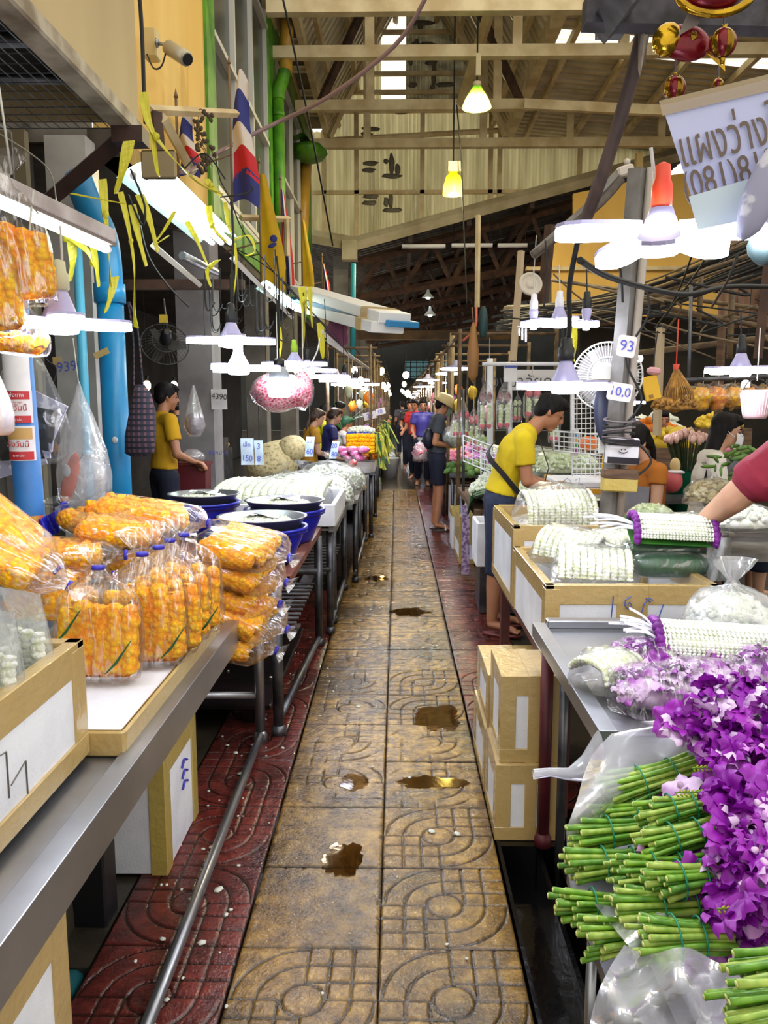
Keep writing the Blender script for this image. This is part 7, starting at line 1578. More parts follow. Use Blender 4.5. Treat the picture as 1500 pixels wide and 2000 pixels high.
# leaf lined heap of the right stall
ht = steel_table(.62, 1.6, 6.2, 8.0, .72, 'table under the leaf-lined flower heap on the right', .05, ((.66, 6.25), (.66, 7.9), (1.5, 6.3), (1.5, 7.9)), dsteel, (), wood)
lh_ = T('flower_heap', 'heap of pale flower packs on banana leaves at the right stall', 'flowers', V(1.05, 7.0, .725)); heap('flower_packs', 1.05, 7.0, .74, .38, .6, .20, 420, .028, mat('pale_mixed_packs', (226, 228, 214), (190, 206, 170), 12, .4, c3=(226, 160, 170)), lh_, 70, elong=2.2)
for k in range(9):
    a = V(.64 + .02 * k, 6.35 + .17 * k, .80); MB().strip(curve([a + V(.25, -.05, .06), a + V(0, 0, .02), a + V(-.06, .02, -.14)], 4), .16, (.2, 1, 0), .002).build('banana_leaf', leafg, lh_)
# yellow labelled foam cooler and garland heap near the man
yc = styro_box(1.22, 1.72, 5.9, 6.5, .62, .93, 'white foam cooler with yellow tape right of the man in yellow', ('wrap', 'base', 'corners'), mat('amber_tape', (226, 176, 60), (206, 150, 40), 6, .3), lid=True)
scrib(yc, 5.892, (((1100, 940), (1108, 934), (1116, 940), (1108, 948), (1100, 940)), ((1124, 938), (1132, 934), (1130, 946), (1138, 946))), mat('blue_marker', (0, 0, 0)))
single('cooler_bench', MB().bx(1.2, 1.75, 5.88, 6.5, .56, .618).bx(1.24, 1.3, 5.9, 6, 0, .56).bx(1.62, 1.7, 5.9, 6, 0, .56), wood, 'wooden bench under the yellow taped cooler', 'bench')
flower_bag(1.45, 6.85, .95, .34, .25, .22, 'pale garland heap in plastic above the yellow taped cooler', gls, 300, .018, seed=71, tail=False)
flower_bag(1.3, 7.4, .95, .3, .25, .22, 'garland heap with pink blooms behind the cooler heap', mat('pale_mixed_packs', (0, 0, 0)), 240, .02, seed=72, tail=False)
tb = steel_table(1.2, 1.9, 6.55, 7.8, .94, 'shelf table carrying the garland heaps behind the cooler', .05, ((1.25, 6.6), (1.25, 7.7), (1.8, 6.6)), dsteel, (), greysteel)
# steel pan in front of the man
pn = T('steel_pan', 'wide steel pan of jasmine buds before the man in yellow', 'bowl', W(1135, 985, 5.2)); c = W(1140, 972, 5.2)
MB().lathe([(.10, -.10), (.17, -.05), (.19, 0), (.2, .005), (.185, -.002), (.16, -.05)], c, 26).build('pan_shell', steel, pn); heap('jasmine_buds', c.x, c.y, c.z - .04, .15, .15, .025, 220, .011, jas, pn, 73)
single('pan_stand', MB().lathe([(.16, 0), (.16, c.z - .10)], (c.x, c.y, 0), 14), mat('dark_drum', (50, 50, 54)), 'dark drum under the wide steel pan', 'drum')
bb = T('wash_basin', 'small blue basin at the foot of the grey post', 'basin', W(1193, 1020, 4.5)); c = W(1193, 1005, 4.5); MB().lathe([(.05, -.05), (.065, .02), (.075, .022), (.062, .018), (.05, -.03)], c, 18).build('basin_body', basinm, bb); single('basin_stand', MB().bx(c.x - .25, c.x + .55, c.y - .2, c.y + .5, 0, c.z - .052), wood, 'low wooden counter under the small blue basin', 'counter')
oc = T('snack_pack', 'orange snack pack hung on the tall wire grid', 'pack', W(1152, 880, 6.1)); MB().ell(W(1150, 866, 6.1), (.07, .02, .055), None, 12, 8, lambda d: 1 / max(.7, (abs(d.x) ** 4 + abs(d.z) ** 4 + .05) ** .25)).build('pack_body', mat('orange_pack', (230, 100, 36), (240, 160, 90), 12, .3), oc)
pp = T('price_strip', 'white strip of coloured price labels on the wire grid', 'card', W(1122, 890, 6.0)); MB().box(W(1122, 865, 6.0), (.055, .01, .2)).build('strip_card', paper, pp)
for k, m_ in enumerate((mat('lab_a', (60, 140, 200)), mat('lab_b', (220, 170, 40)), mat('lab_c', (60, 170, 90)), mat('lab_d', (140, 60, 160)))): MB().box(W(1123, 850 + k * 10, 5.99), (.025, .01, .022)).build('label_patch', m_, pp)
# hanging things on the right
am = mat('dried_tamarind_flower', (190, 140, 60), (120, 84, 40), 30, .7, 0, .4, 60)
db = T('dried_bundle', 'bundle of dried golden flowers hanging beside yellow pouch', 'bundle', W(1318, 790, 4.6)); c = W(1318, 770, 4.6)
mb = MB()
for k in range(60):
    a = 2 * PI * k / 60 * 3.1; q = (k % 20 + 3) / 22; mb.tube([c + V(0, 0, .16), c + V(.10 * q * math.cos(a), .10 * q * math.sin(a), .02), c + V(.11 * q * math.cos(a), .11 * q * math.sin(a), -.05)], .0035, 4)
o = mb.build('dry_stems', am, db); o['kind'] = 'stuff'; heap('dry_heads', c.x, c.y, c.z - .085, .125, .12, .07, 260, .011, am, db, 75); MB().tube([c + V(0, 0, .16), c + V(0, 0, .42)], .004, 5).lathe([(.012, 0), (.02, .05)], c + V(0, 0, .12), 8).build('red_tie', mat('tie_red', (206, 70, 50)), db)
yp_ = T('pouch', 'yellow flat pouch hanging by the market post', 'bag', W(1273, 780, 4.3)); c = W(1272, 758, 4.3); MB().box(c, (.085, .012, .13), Ry(-.25), .004).build('pouch_body', mat('pouch_yellow', (226, 176, 20), rough=.5), yp_); MB().box(c + V(.0, -.01, -.045), (.02, .004, .02), Ry(-.25)).build('pouch_patch', mat('pouch_patch', (150, 110, 30)), yp_); MB().box(c + V(.01, 0, .09), (.07, .05, .04), Ry(.1), .012).build('pink_purse', mat('pink_purse', (206, 150, 156)), yp_); MB().tube([c + V(.0, 0, .06), c + V(.02, 0, .3)], .003, 4).build('strap', black_wire, yp_)
ym = [mat('yellow_petal_pack', (250, 206, 40), (236, 160, 24), 40, .5, 0, .9, 60, tex='voronoi', lo=.3), mat('amber_petal_pack', (246, 170, 24), (226, 122, 10), 40, .5, 0, .9, 60, tex='voronoi', lo=.3)]
for i, px in enumerate((1372, 1402, 1434, 1464, 1496)):
    c = W(px, 776, 5.0); t = T('petal_bag', ('first', 'second, more orange', 'third', 'fourth', 'fifth, edge-cut')[i] + ' yellow flower bag from the left on the right-hand rail', 'bag', c); MB().ell(c, (.085, .06, .072), None, 18, 12, lambda d: (1 - .25 * max(0, d.z)) * (1 + .55 * noise.noise(d * 2.8 + V(i * 3, 0, 0)))).build('petals', ym[i % 2 if i < 2 else (i * 7) % 2], t); MB().ell(c + V(0, 0, .012), (.092, .068, .09), None, 16, 10, lambda d: (1 - .25 * max(0, d.z)) * (1 + .5 * noise.noise(d * 2.8 + V(i * 3, 0, 0)))).build('plastic_film', clear, t); MB().tube([c + V(0, 0, .08), c + V(0, 0, .17)], .003, 4).build('hanging_string', white_wire, t)
single('hanging_rail', MB().tube([W(1340, 742, 5.0), W(1530, 735, 5.0)], .014, 8).tube([W(1345, 742, 5.0), W(1350, 560, 5.2)], .012, 6), dsteel, 'steel rail carrying the yellow flower bags', 'rail')
pk_ = T('basket', 'pinkish white plastic basket hanging at the right edge', 'basket', W(1474, 815, 3.6)); c = W(1474, 818, 3.6)
MB().lathe([(.045, 0), (.052, .012), (.066, .12), (.07, .125), (.066, .128), (.06, .12), (.048, .015)], c, 26).build('basket_body', mat('pink_white_basket', (214, 186, 190), (196, 160, 166), 8, .4), pk_)
for k in range(26): a = 2 * PI * k / 26; MB().tube([c + V(.0515 * math.cos(a), .0515 * math.sin(a), .02), c + V(.066 * math.cos(a), .066 * math.sin(a), .115)], .0022, 4).build('basket_rib', mat('basket_rib', (232, 206, 208)), pk_)
MB().tube(curve([c + V(-.066, 0, .12), c + V(-.03, 0, .17), c + V(.03, 0, .17), c + V(.066, 0, .12)]), .003, 5).build('handle', black_wire, pk_); MB().tube([c + V(0, 0, .17), c + V(0, 0, .4)], .003, 4).build('hanging_string', white_wire, pk_)
disc = T('hanging_disc', 'pale round plastic lid hanging by the wooden pole', 'lid', W(1036, 560, 5.2)); c = W(1036, 555, 5.2); MM = Ry(.5) @ Rx(PI / 2 - .3)
MB().lathe([(.004, .012), (.03, .012), (.032, .004), (.055, .004), (.06, .014), (.075, .014), (.078, 0)], c, 28, MM).build('lid_shell', mat('tan_white_plastic', (196, 186, 170), rough=.4), disc); MB().tube([c + V(.02, 0, .07), c + V(.03, 0, .3)], .003, 4).build('hanging_string', white_wire, disc)
single('wind_chime', MB().tube([W(1020, 640, 4.2), W(1020, 664, 4.2)], .006, 6).tube([W(1027, 642, 4.2), W(1027, 668, 4.2)], .006, 6).tube([W(1014, 640, 4.2), W(1014, 656, 4.2)], .006, 6).box(W(1020, 638, 4.2), (.05, .02, .006)), white_pl, 'small set of white hanging tubes below the left LED lamp', 'chime')
# vertical poles, wooden laths and clutter of the stall frames in the middle
for i, (x0, y0, x1, y1, Y, r, m_, lab) in enumerate(((934, 420, 932, 600, 9.5, .03, cream, 'cream timber hanger dropping from the roof mid picture'), (1018, 490, 1002, 705, 6.8, .03, mat('pale_lath', (186, 166, 136)), 'pale lath pole beside the hanging lid'), (1075, 440, 1058, 610, 8.5, .06, rust, 'brown steel stanchion left of the yellow boards'), (1240, 430, 1216, 660, 4.0, .018, mat('pale_conduit', (0, 0, 0)), 'thin pale conduit just right of the market post'),
        (1040, 500, 1160, 395, 5.2, .03, greysteel, 'grey steel arm rising to the upper right over the stalls'), (1160, 395, 1215, 335, 5.1, .035, greysteel, 'grey steel arm end with white cap at upper right'), (884, 650, 880, 800, 12, .04, cream, 'slim timber pole over the middle right stalls'), (856, 690, 856, 790, 15, .05, cream, 'far slim pole over the lane lamps'),
        (1290, 640, 1283, 850, 5.4, .03, mat('pale_lath', (0, 0, 0)), 'pale double lath between pouch and dried bundle'), (1410, 640, 1400, 850, 5.6, .03, wood, 'brown timber pole behind the woman in white'), (1500, 520, 1480, 700, 5, .03, rust, 'brown post at the right edge'))):
    single('stall_pole', MB().tube([W(x0, y0, Y), W(x1, y1, Y)], r, 4 if r > .025 else 8), m_, lab, 'pole')
single('pole_cap', MB().box(W(1220, 335, 5.1), (.1, .08, .06), Ry(-.3), .01).ell(W(1225, 316, 5.1), (.02, .02, .02)), mat('dirty_cream_cap', (190, 180, 170)), 'cream cap fitting at the top of the grey steel arm', 'fitting')
single('cord_bundle', MB().tube(curve([W(1040, 498, 5.1), W(1100, 455, 5.1), W(1170, 400, 5.0), W(1215, 350, 5.0)]), .022, 8), mat('dusty_wire_bundle', (104, 94, 84), (70, 62, 58), 20, .8), 'dusty cable bundle bound to the grey steel arm', 'cable')
for i in range(26):      # the tangle of cables over the right stalls
    y0 = U(560, 610); s_ = U(-1, 1); Y = U(5.5, 7.5); pts = [W(990 + U(-30, 30), y0 + 40, Y + 3), W(1120, y0 + 25 + 10 * s_, Y + 1.5), W(1260, y0 - 5 + 20 * s_, Y + .5), W(1380, y0 - 50 + 26 * s_, Y), W(1530, y0 - 110 + 40 * s_, Y - .5)]
    cable(pts, U(.006, .014), black_wire if i % 3 else mat('tan_cable', (110, 92, 66)), 'dusty cable in the tangle strung over the right stalls', group='tangle of cables over the right stalls', k=4)
for i in range(16):
    a = W(U(1180, 1480), U(560, 650), U(5, 7)); cable([a, a + V(U(-.4, .4), U(-.2, .2), U(-.25, .05)), a + V(U(-.9, .9), U(-.3, .3), U(-.35, .1))], U(.005, .011), mat('tan_cable', (110, 92, 66)) if i % 2 else black_wire, 'short loose cable hanging out of the tangle over the right stalls', group='loose cable ends over the right stalls', k=4)
for i, (x0, y0, x1, y1, Y0, Y1, r) in enumerate(((1230, 600, 1520, 530, 6, 5.5, .02), (1210, 585, 1300, 575, 7, 6.5, .03), (990, 605, 1240, 600, 11, 8, .06), (1000, 640, 1240, 622, 11, 8, .05), (1290, 600, 1500, 640, 6, 6, .02), (1370, 520, 1365, 640, 6, 6, .02), (1430, 560, 1425, 700, 6, 6, .025), (1240, 690, 1500, 660, 7, 6, .025), (1060, 545, 1500, 605, 9.5, 6.5, .018), (1060, 598, 1500, 625, 9.5, 6.5, .018))):
    single('frame_pipe', MB().tube([W(x0, y0, Y0), W(x1, y1, Y1)], r, 8), mat('rusty_tan_pipe', (128, 104, 70), (84, 66, 48), 8, .6), 'dusty tan pipe of the stall frame, number %s counted from the post' % ('one two three four five six seven eight nine ten'.split()[i]), 'pipe')
for (x0, y0, x1, y1, Ya, Yb) in ((1400, 470, 1280, 640, 4, 5), (1360, 470, 1300, 620, 4.5, 5.2), (1440, 500, 1390, 600, 3, 4), (1065, 470, 1062, 600, 5, 5), (1200, 480, 1216, 590, 3.7, 3.8)):
    cable([W(x0, y0, Ya), W((x0 + x1) / 2 + 5, (y0 + y1) / 2, (Ya + Yb) / 2), W(x1, y1, Yb)], .006, black_wire, 'black drop wire slanting past the yellow boards, starting near %d px across' % x0 if False else 'black drop wire by the yellow boards, %s in the row' % {1400: 'fourth', 1360: 'third', 1440: 'fifth', 1065: 'first', 1200: 'second'}[x0], group='black drop wires by the yellow boards')
# buckets of flowers, plants around the women
gb = T('flower_bucket', 'dark green bucket of dried pink flowers behind the seated woman', 'bucket', W(1338, 985, 6.4)); c = W(1338, 985, 6.4)
MB().lathe([(.13, -.3), (.16, .28), (.17, .29), (.15, .27)], c, 22).build('bucket_body', mat('dark_green_bucket', (6, 92, 66), rough=.4), gb)
mb = MB(); m2 = MB()
for k in range(70): a, q = U(0, 6.28), math.sqrt(U(0, 1)); p = c + V(.19 * q * math.cos(a), .19 * q * math.sin(a), .52 + .08 * (1 - q)); m2.tube([c + V(.08 * q * math.cos(a), .08 * q * math.sin(a), .25), p], .005, 4); mb.ell(p, (.02, .02, .035), None, 6, 4)
o = mb.build('pink_blooms', mat('dusty_pink_bloom', (214, 176, 164), (180, 140, 130), 20, .6), gb); o['kind'] = 'stuff'; o = m2.build('flower_stems', mat('dark_stem', (50, 62, 40)), gb); o['kind'] = 'stuff'
single('bucket_stand', MB().bx(c.x - .3, c.x + .3, c.y - .2, c.y + .25, 0, c.z - .3), wood, 'wooden crate under the dark green bucket', 'crate')
rb = T('cloth_sack', 'small red sack of husks beside the green bucket', 'sack', W(1312, 955, 6.0)); c = W(1312, 940, 6.0); MB().ell(c, (.08, .07, .09), None, 14, 9, lambda d: 1 + .1 * noise.noise(d * 3)).build('sack_body', mat('faded_red_cloth', (190, 84, 88)), rb); MB().ell(c + V(.02, 0, .12), (.04, .04, .06), None, 10, 7).build('husks', mat('husk_tan', (206, 176, 120)), rb); MB().ell(c + V(.02, 0, .07), (.075, .06, .018), None, 14, 5, lambda d: 1 + .3 * noise.noise(d * 5)).build('white_frill', paper, rb)
single('low_shelf', MB().bx(W(1290, 0, 5.9).x, W(1420, 0, 5.9).x, 5.8, 6.2, W(0, 968, 6.0).z - .03, W(0, 968, 6.0).z - .005).bx(W(1300, 0, 5.9).x, W(1310, 0, 5.9).x, 5.9, 6, 0, W(0, 968, 6.0).z - .03).bx(W(1408, 0, 5.9).x, W(1418, 0, 5.9).x, 5.9, 6, 0, W(0, 968, 6.0).z - .03), dsteel, 'dark shelf under the red sack and the bucket', 'shelf')
pl_ = T('orchid_bouquet', 'green orchid bouquet with purple blooms beside the woman in white', 'flowers', W(1470, 960, 4.4)); c = W(1470, 915, 4.4); mb = MB()
for k in range(90):
    a = U(0, 6.28); q = U(.2, 1); p = c + V(.24 * q * math.cos(a), .14 * q * math.sin(a), .12 * U(-1, 1)); mb.ell(p, (.045, .008, .012), Euler((U(-.4, .4), U(-.7, .7), U(0, 3))).to_matrix(), 6, 4)
o = mb.build('buds_and_leaves', mat('fresh_bud_green', (96, 134, 50), (60, 96, 34), 12, .5, c3=(206, 200, 60)), pl_); o['kind'] = 'stuff'
for k in range(16): o = part('orchid_flower', OM[k % 2], pl_, V(U(-.05, .22), U(-.14, 0), U(.0, .1)) + c - Vector(pl_.location), (U(.6, 1.3), U(-.5, .5), U(0, 6)))
single('bouquet_counter', MB().bx(1.55, 2.9, 4.1, 4.9, .74, .78).bx(1.58, 1.63, 4.15, 4.2, 0, .74).bx(1.58, 1.63, 4.8, 4.85, 0, .74), dsteel, 'steel counter under the green orchid bouquet', 'counter')
for i, (px, py, Y, rx, h, m_, lab) in enumerate(((1390, 985, 4.6, .16, .16, mat('straw_roots', (214, 200, 150), (170, 150, 100), 24, .7), 'bag of straw-coloured flowers tied in a tuft at right'), (1345, 1040, 3.9, .2, .10, jas2, 'clear bag of white petals behind the reaching arm'), (1440, 1030, 3.8, .2, .12, jas2, 'second white petal bag behind the reaching arm, farther right'), (1270, 1010, 4.2, .12, .07, gls, 'small pale garland bag beneath the seated woman'))):
    c = W(px, py, Y); flower_bag(c.x, c.y, c.z, rx, rx * .8, h, lab, m_, 160, .014, seed=80 + i, tail=i == 0)
single('petal_counter', MB().bx(1.22, 2.6, 3.75, 4.08, .80, .84).bx(1.25, 1.3, 3.8, 3.85, -.05, .8).bx(2.4, 2.45, 3.8, 3.85, -.05, .8), greysteel, 'counter under the white petal bags behind the crimson arm', 'counter')
single('milky_bag', MB().grid(lambda u, v: W(1380 + 48 * u, 1050 + 85 * v, 3.05 + .04 * math.sin(6 * u + 3 * v)), 8, 8), shm, 'sagging milky plastic bag at the right end of the banana leaf box', 'bag')
# ---------------------------------------------------------------- lamps, stalls and goods far down the lane
stallm = [mat('far_heap_white', (226, 228, 216), (190, 200, 170), 6, .6), mat('far_heap_orange', (236, 140, 20), (210, 110, 10), 8, .6), mat('far_heap_pink', (206, 90, 130), (236, 170, 190), 8, .6), mat('far_heap_green', (70, 110, 50), (120, 150, 70), 8, .6), mat('far_heap_yellow', (226, 196, 60), (196, 160, 40), 8, .6), mat('far_heap_purple', (120, 40, 130), (190, 120, 190), 8, .6)]
nn = 0
side = {-1: 'left', 1: 'right'}
for sgn in (-1, 1):
    y = 11.5 if sgn < 0 else 9.2; k = 0
    while y < 44:
        L_ = 1.9; xa = (-.28 if sgn < 0 else .62); xb = xa + (-.72 if sgn < 0 else 1.2)
        t = T('market_stall', 'far %s stall, %s along the lane, with flower heaps' % (side[sgn], ('first second third fourth fifth sixth seventh eighth ninth tenth eleventh twelfth thirteenth fourteenth fifteenth sixteenth seventeenth eighteenth nineteenth'.split())[k]), 'stall', ((xa + xb) / 2, y + L_ / 2, 0))
        MB().bx(min(xa, xb), max(xa, xb), y, y + L_ - .1, .70, .75).build('table_top', dsteel, t)
        for lx in (xa + sgn * .04, xb - sgn * .04):
            for ly in (y + .05, y + L_ - .15): MB().tube([(lx, ly, 0), (lx, ly, .7)], .02, 6).build('leg', dsteel, t)
        MB().bx(min(xa, xb) + .1, max(xa, xb) - .1, y + .1, y + L_ - .2, .0, .45).build('crates_below', [styro, wood, dsteel][k % 3], t)
        for q in range(3):
            cx, cy = xa + sgn * (.25 + (.1 if sgn < 0 else .3) * q), y + .35 + .5 * q; m_ = stallm[rnd.randrange(6)]
            heap('flower_heap', cx, cy, .75, .28, .38, U(.1, .24), 50 if y < 22 else 16, .045 if y < 22 else .07, m_, t, nn); nn += 1
        if y < 30:
            for q in range(2):
                px_ = xa + sgn * (.15 + .35 * q); z = U(1.45, 1.85); yy = y + U(.2, 1.6)
                b_ = T('hanging_bag', '%s flower bag dangling over the %s far %s stall' % (('outer', 'inner')[q], ('first second third fourth fifth sixth seventh eighth ninth tenth eleventh twelfth thirteenth fourteenth fifteenth'.split())[k], side[sgn]), 'bag', (px_, yy, z), 'bags dangling over the far %s stalls' % side[sgn]); MB().ell((px_, yy, z), (.075, .07, .12), None, 11, 8, lambda d: (1 - .35 * max(0, d.z)) * (1 + .45 * noise.noise(d * 3 + V(q, y, 0)))).build('packed_flowers', stallm[rnd.randrange(6)], b_); MB().tube([(px_, yy, z + .12), (px_, yy, 2.35)], .005, 4).build('hanging_string', white_wire, b_)
        fr_ = t
        for lx in (xa + sgn * .1, xb): MB().tube([(lx, y, 0), (lx, y, 2.4)], .025, 6).build('frame_post', mat('rusty_tan_pipe', (0, 0, 0)), fr_)
        MB().tube([(xa, y, 2.35), (xb, y, 2.35)], .02, 6).build('frame_bar', mat('rusty_tan_pipe', (0, 0, 0)), fr_); MB().tube([(xa + sgn * .1, y, 2.35), (xa + sgn * .1, y + L_, 2.35)], .02, 6).build('frame_bar', mat('rusty_tan_pipe', (0, 0, 0)), fr_)
        y += L_; k += 1
def bar_lamp(c, L_, label, group, cool=True):
    t = T('led_lamp', label, 'lamp', c, group); MB().lathe([(L_ * .5, 0), (L_ * .48, -.02), (.02, -.03)], c, 10).build('lamp_panel', ledm, t); MB().lathe([(L_ * .5, .002), (.05, .04), (.03, .1)], c, 10).build('lamp_shell', mat('lilac_lamp_shell', (0, 0, 0)), t); MB().tube([c + V(0, 0, .1), c + V(0, 0, .6)], .005, 4).build('cord', black_wire, t)
OW = 'first second third fourth fifth sixth seventh eighth ninth tenth eleventh twelfth thirteenth fourteenth fifteenth'.split()
for i in range(15):
    Y = 10 + i * 2.2; bar_lamp(V(.55 + U(0, .35), Y, 1.95 + U(-.1, .1)), .4, 'round LED lamp over the far right stalls, the %s one along the lane' % OW[i], 'LED lamps over the far right stalls')
    if i < 13: bar_lamp(V(-.55 - U(0, .4), Y + 1.5, 1.95 + U(-.1, .1)), .4, 'round LED lamp over the far left stalls, the %s one along the lane' % OW[i], 'LED lamps over the far left stalls')
def bulb(c, m_, label, group, r=.05, zt=2.75):
    t = T('light_bulb', label, 'lamp', c, group); MB().ell(c, (r, r, r * 1.25), None, 10, 7).build('bulb', m_, t); MB().tube([c + V(0, 0, r), c + V(0, 0, r + .06)], .02, 6).build('lamp_holder', black_pl, t); MB().tube([c + V(0, 0, r + .06), V(c.x, c.y, max(zt, c.z + .2))], .004, 4).build('cord', black_wire, t)
for j, X_ in enumerate((-.9, -.35, .25, .8)): single('lamp_wire', MB().tube([(X_, 16, 2.75), (X_, 48.05, 2.75)], .008, 5), black_wire, 'long black wire strung down the lane carrying bulbs, %s from the left' % ('first second third fourth'.split()[j]), 'wire')
for i in range(34):
    X_ = (-.9, -.35, .25, .8)[i % 4]; bulb(V(X_, 17 + i * .72, U(1.75, 2.45)), warmbulb if i % 3 else coolbulb, 'glowing bulb in the distant string of market lights', 'distant bulbs down the lane', U(.05, .09))
for i, (px, py, Y) in enumerate(((287, 753, 9), (392, 748, 9.4), (372, 757, 10), (358, 770, 10.2), (340, 752, 11), (520, 750, 9.8), (1215, 800, 9), (1250, 700, 12), (1420, 770, 9), (1456, 752, 8.5))):
    bulb(W(px, py, Y), warmbulb if i == 0 else coolbulb, 'small glowing bulb hanging inside the side market halls', 'bulbs inside the side halls', .045, 3.3)
for i in range(14):      # goods deep inside the left shop and the right hall
    left = i % 2 == 0; px, py, Y = (U(340, 400), U(800, 900), U(8.2, 10)) if left else (U(1180, 1480), U(790, 900), U(7.5, 10)); c = W(px, py, Y)
    t = T('goods_stack', 'heaped flower goods deep in the %s hall, number %s of the far shelves' % ('left' if left else 'right', ('one two three four five six seven'.split())[i // 2]), 'goods', (c.x, c.y, 0), 'goods heaped deep in the %s hall' % ('left' if left else 'right'))
    MB().bx(c.x - .3, c.x + .3, c.y - .2, c.y + .2, 0, c.z).build('goods_shelf', wood if i % 3 else dsteel, t); heap('flower_heap', c.x, c.y, c.z, .26, .18, .16, 40, .04, stallm[rnd.randrange(6)], t, 200 + i)
wb_ = T('bucket', 'white lidless bucket on the lane floor beyond the left tables', 'bucket', G(762, 934, 0)); c = G(762, 934, 0); MB().lathe([(.15, 0), (.19, .42), (.2, .43), (.17, .41)], c, 20).build('bucket_body', milky if False else mat('white_bucket', (222, 224, 226), rough=.4), wb_); MB().ell(c + V(0, 0, .45), (.14, .14, .12), None, 12, 7, lambda d: 1 + .2 * noise.noise(d * 3)).build('bagged_top', milky, wb_)
for (px, py, Y, lab) in ((730, 960, 9.6, 'clear bag of foliage standing on the floor by the table leg'), (820, 900, 14.6, 'white carrier bag hanging from the hand of the violet walker')):
    c = G(px, py, 0) if Y < 12 else W(px, py, Y); c.y = c.y if Y < 12 else Y; flower_bag(c.x, c.y, c.z, .14, .14, .36, lab, stallm[3] if Y < 12 else stallm[2], 60, .03, seed=90, fm=milky)
for (px, py, Y, s, lab) in ((722, 812, 12.5, '20', 'small tilted white price board on the left row'), (742, 804, 14.5, '10', 'second small white price board farther along the left row')):
    c = W(px, py, Y); t = T('price_board', lab, 'sign', c); MB().box(c, (.2, .01, .12), Ry(-.25), .004).build('board_plate', paper, t); text(s, t, c + V(0, -.012, 0), (PI / 2, -.25, 0), .1, bpen); MB().tube([c + V(0, .01, -.05), V(c.x, c.y, .75)], .006, 5).build('board_stick', dsteel, t)
pal = T('palm_plant', 'small palm plant behind the left stall sellers', 'plant', W(668, 845, 12.8)); c = W(668, 840, 12.8)
for k in range(9): a = -1.2 + .33 * k; MB().strip(curve([c, c + V(.25 * math.sin(a), U(-.1, .1), .2), c + V(.55 * math.sin(a), U(-.1, .1), .2 + .12 * math.cos(a) * 2)], 4), [.02, .03, .04, .045, .045, .04, .03, .02, .004], (.2, 1, .3), .002).build('frond', mat('palm_green', (70, 130, 60)), pal)
MB().lathe([(.1, -.75), (.14, -.02)], c, 12).build('pot', mat('pot_brown', (90, 60, 44)), pal)
# high-bay lamps
def bay_light(p, parent):
    ld = bpy.data.lights.new('bay_light', 'POINT'); ld.energy = 420; ld.color = (1, .86, .5); ld.shadow_soft_size = .07
    o = bpy.data.objects.new('bay_light', ld); COL.objects.link(o); o.parent = parent; o.location = Vector(p) - Vector(parent.location)
hb1 = T('high_bay_lamp', 'upper green-glowing bell lamp hanging from the roof beam', 'lamp', W(931, 200, 12.0)); c = W(931, 208, 12.0); k_ = S(1, 12)
gglow = emis('green_white_glow', (206, 255, 150), 9)
bell = mat('olive_bell', (150, 160, 60), (110, 110, 50), 5, .3, .5, 0, alpha=None)
def frost(name, c_): 
    return mat(name, c_, rough=.25, trans=.6)
MB().lathe([(27 * k_, -2 * k_), (20 * k_, 14 * k_), (11 * k_, 28 * k_), (8 * k_, 34 * k_)], c, 24, None, False).build('bell_shade', frost('lime_acrylic', (140, 190, 60)), hb1); MB().ell(c + V(0, 0, 6 * k_), (9 * k_, 9 * k_, 9 * k_)).build('bulb', gglow, hb1); MB().lathe([(8 * k_, 34 * k_), (8 * k_, 42 * k_)], c, 10).box(c + V(2 * k_, 0, 72 * k_), (9 * k_, 6 * k_, 38 * k_)).build('gear_box', mat('cream_gear_box', (206, 190, 150)), hb1); bay_light(c + V(0, 0, -1 * k_), hb1); MB().tube([c + V(0, 0, 42 * k_), V(c.x, c.y, 10.2)], .012, 5).build('cord', black_wire, hb1)
hb2 = T('high_bay_lamp', 'lower yellow-glowing bell lamp hanging before the sheet wall', 'lamp', W(885, 380, 13.5)); c = W(885, 378, 13.5); k_ = S(1, 13.5)
yglow = emis('yellow_white_glow', (246, 255, 120), 9)
MB().lathe([(19 * k_, -2 * k_), (18 * k_, 12 * k_), (13 * k_, 30 * k_), (7 * k_, 36 * k_)], c, 24, None, False).build('bell_shade', frost('yellow_acrylic', (220, 226, 20)), hb2); MB().ell(c + V(0, 0, 12 * k_), (9 * k_, 9 * k_, 11 * k_)).build('bulb', yglow, hb2); MB().box(c + V(2 * k_, 0, 47 * k_), (24 * k_, 14 * k_, 18 * k_)).build('gear_box', mat('cream_gear_box', (0, 0, 0)), hb2); bay_light(c + V(0, 0, -1 * k_), hb2); MB().tube([c + V(0, 0, 36 * k_), V(c.x, c.y, 10.2)], .014, 5).build('cord', black_wire, hb2)
cable([W(892, 205, 13.2), W(900, 300, 13.2), W(905, 420, 13.2), W(912, 600, 13)], .012, black_wire, 'loose black cord dropping past the yellow bell lamp')
for (px, py, lab) in ((836, 580, 'small pale enamel lamp shade under the low dark roof, upper'), (840, 614, 'small pale enamel lamp shade under the low dark roof, lower')):
    c = W(px, py, 21); t = T('shade_lamp', lab, 'lamp', c); MB().lathe([(.16, -.02), (.1, .05), (.04, .12), (.03, .2)], c, 16).build('lamp_shade', mat('pale_enamel', (206, 214, 214)), t); MB().ell(c, (.07, .07, .06)).build('bulb', coolbulb, t); MB().tube([c + V(0, 0, .2), c + V(0, 0, 2.0)], .01, 4).build('cord', black_wire, t)
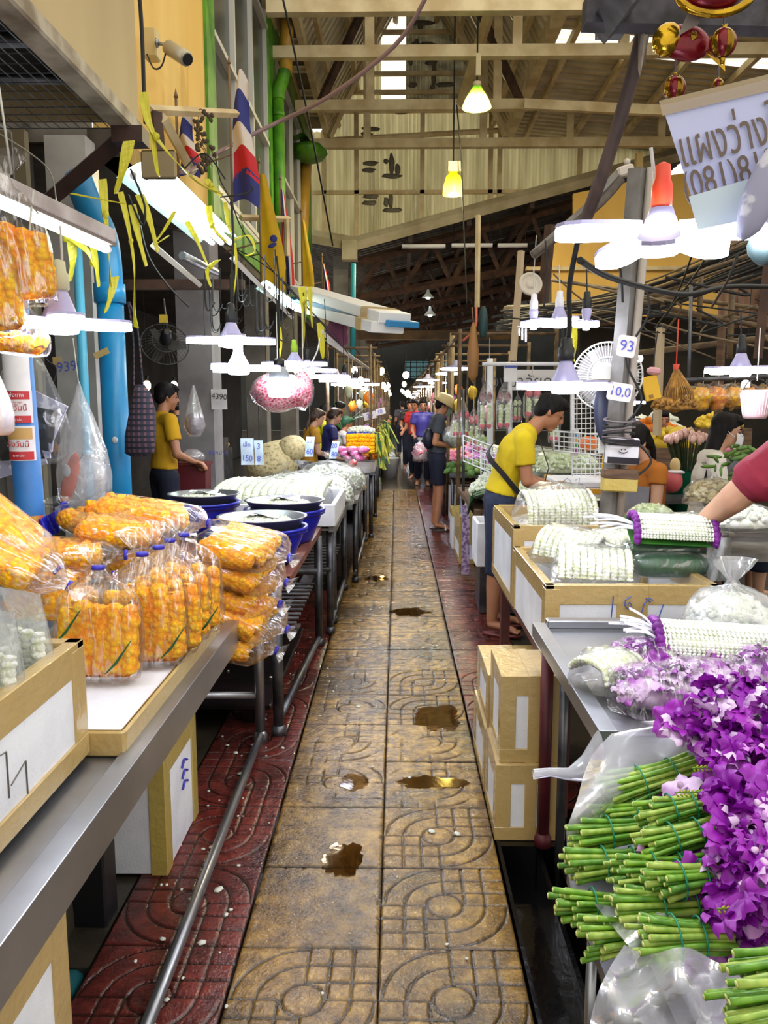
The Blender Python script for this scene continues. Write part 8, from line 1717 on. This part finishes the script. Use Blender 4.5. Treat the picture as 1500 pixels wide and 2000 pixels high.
for (x0, x1, py, Y, lab) in ((785, 870, 480, 18.6, 'unlit strip light under the low roof, left one'), (882, 962, 478, 18.6, 'unlit strip light under the low roof, middle one'), (972, 1030, 478, 18.6, 'unlit strip light under the low roof, right one')):
    a, b_ = W(x0, py, Y), W(x1, py, Y); t = T('strip_light', lab, 'lamp', (a + b_) / 2); MB().box((a + b_) / 2, (b_.x - a.x, .06, .05)).build('housing', white_pl, t); MB().tube([a - V(0, 0, .04), b_ - V(0, 0, .04)], .02, 6).build('tube', paper, t); MB().tube([a + V(.05, 0, 0), a + V(.05, 0, .5)], .008, 4).tube([b_ - V(.05, 0, 0), b_ + V(-.05, 0, .6)], .008, 4).build('hanger', black_wire, t)
for (px, py, w_, h_) in ((1040, 422, 50, 12), (1095, 412, 30, 12)): 
    c = W(px, py, 22); t = T('roof_light', 'clear daylight panel in the low roof, %s one' % ('left' if px < 1060 else 'right'), 'panel', c); MB().box(c, (S(w_, 22), .3, S(h_, 22)), Ry(-.25)).build('clear_panel', emis('daylight_panel', (255, 250, 236), 1.5), t)
bk = T('umbrella', 'brown closed umbrella hanging among the stall poles', 'umbrella', W(924, 700, 8)); MB().lathe([(.012, -.28), (.05, -.22), (.06, 0), (.03, .25), (.01, .3)], W(924, 690, 8), 12).build('umbrella_cloth', mat('tan_cloth', (150, 108, 60)), bk); MB().tube([W(924, 690, 8) + V(0, 0, .3), W(922, 600, 8)], .008, 5).build('umbrella_shaft', polem, bk)
single('red_cord', MB().tube(curve([W(930, 600, 8), W(928, 640, 8), W(905, 665, 8.2)]), .014, 6), mat('salmon_cord', (206, 110, 84)), 'salmon cord looped on the hanger pole', 'cord')
single('green_cloth', MB().ell(W(944, 630, 8), (.05, .05, .16), None, 10, 8, lambda d: 1 + .2 * noise.noise(d * 3)), mat('dark_teal_cloth', (24, 60, 62)), 'dark teal folded cloth hanging from the stall poles', 'cloth')
# lettering becomes mesh
_dg = bpy.context.evaluated_depsgraph_get(); _dg.update()
for o in TEXTS:
    me = bpy.data.meshes.new_from_object(o.evaluated_get(_dg)); n_ = part('lettering', me, o.parent, o.location, o.rotation_euler); n_.scale = o.scale
    bpy.data.objects.remove(o)
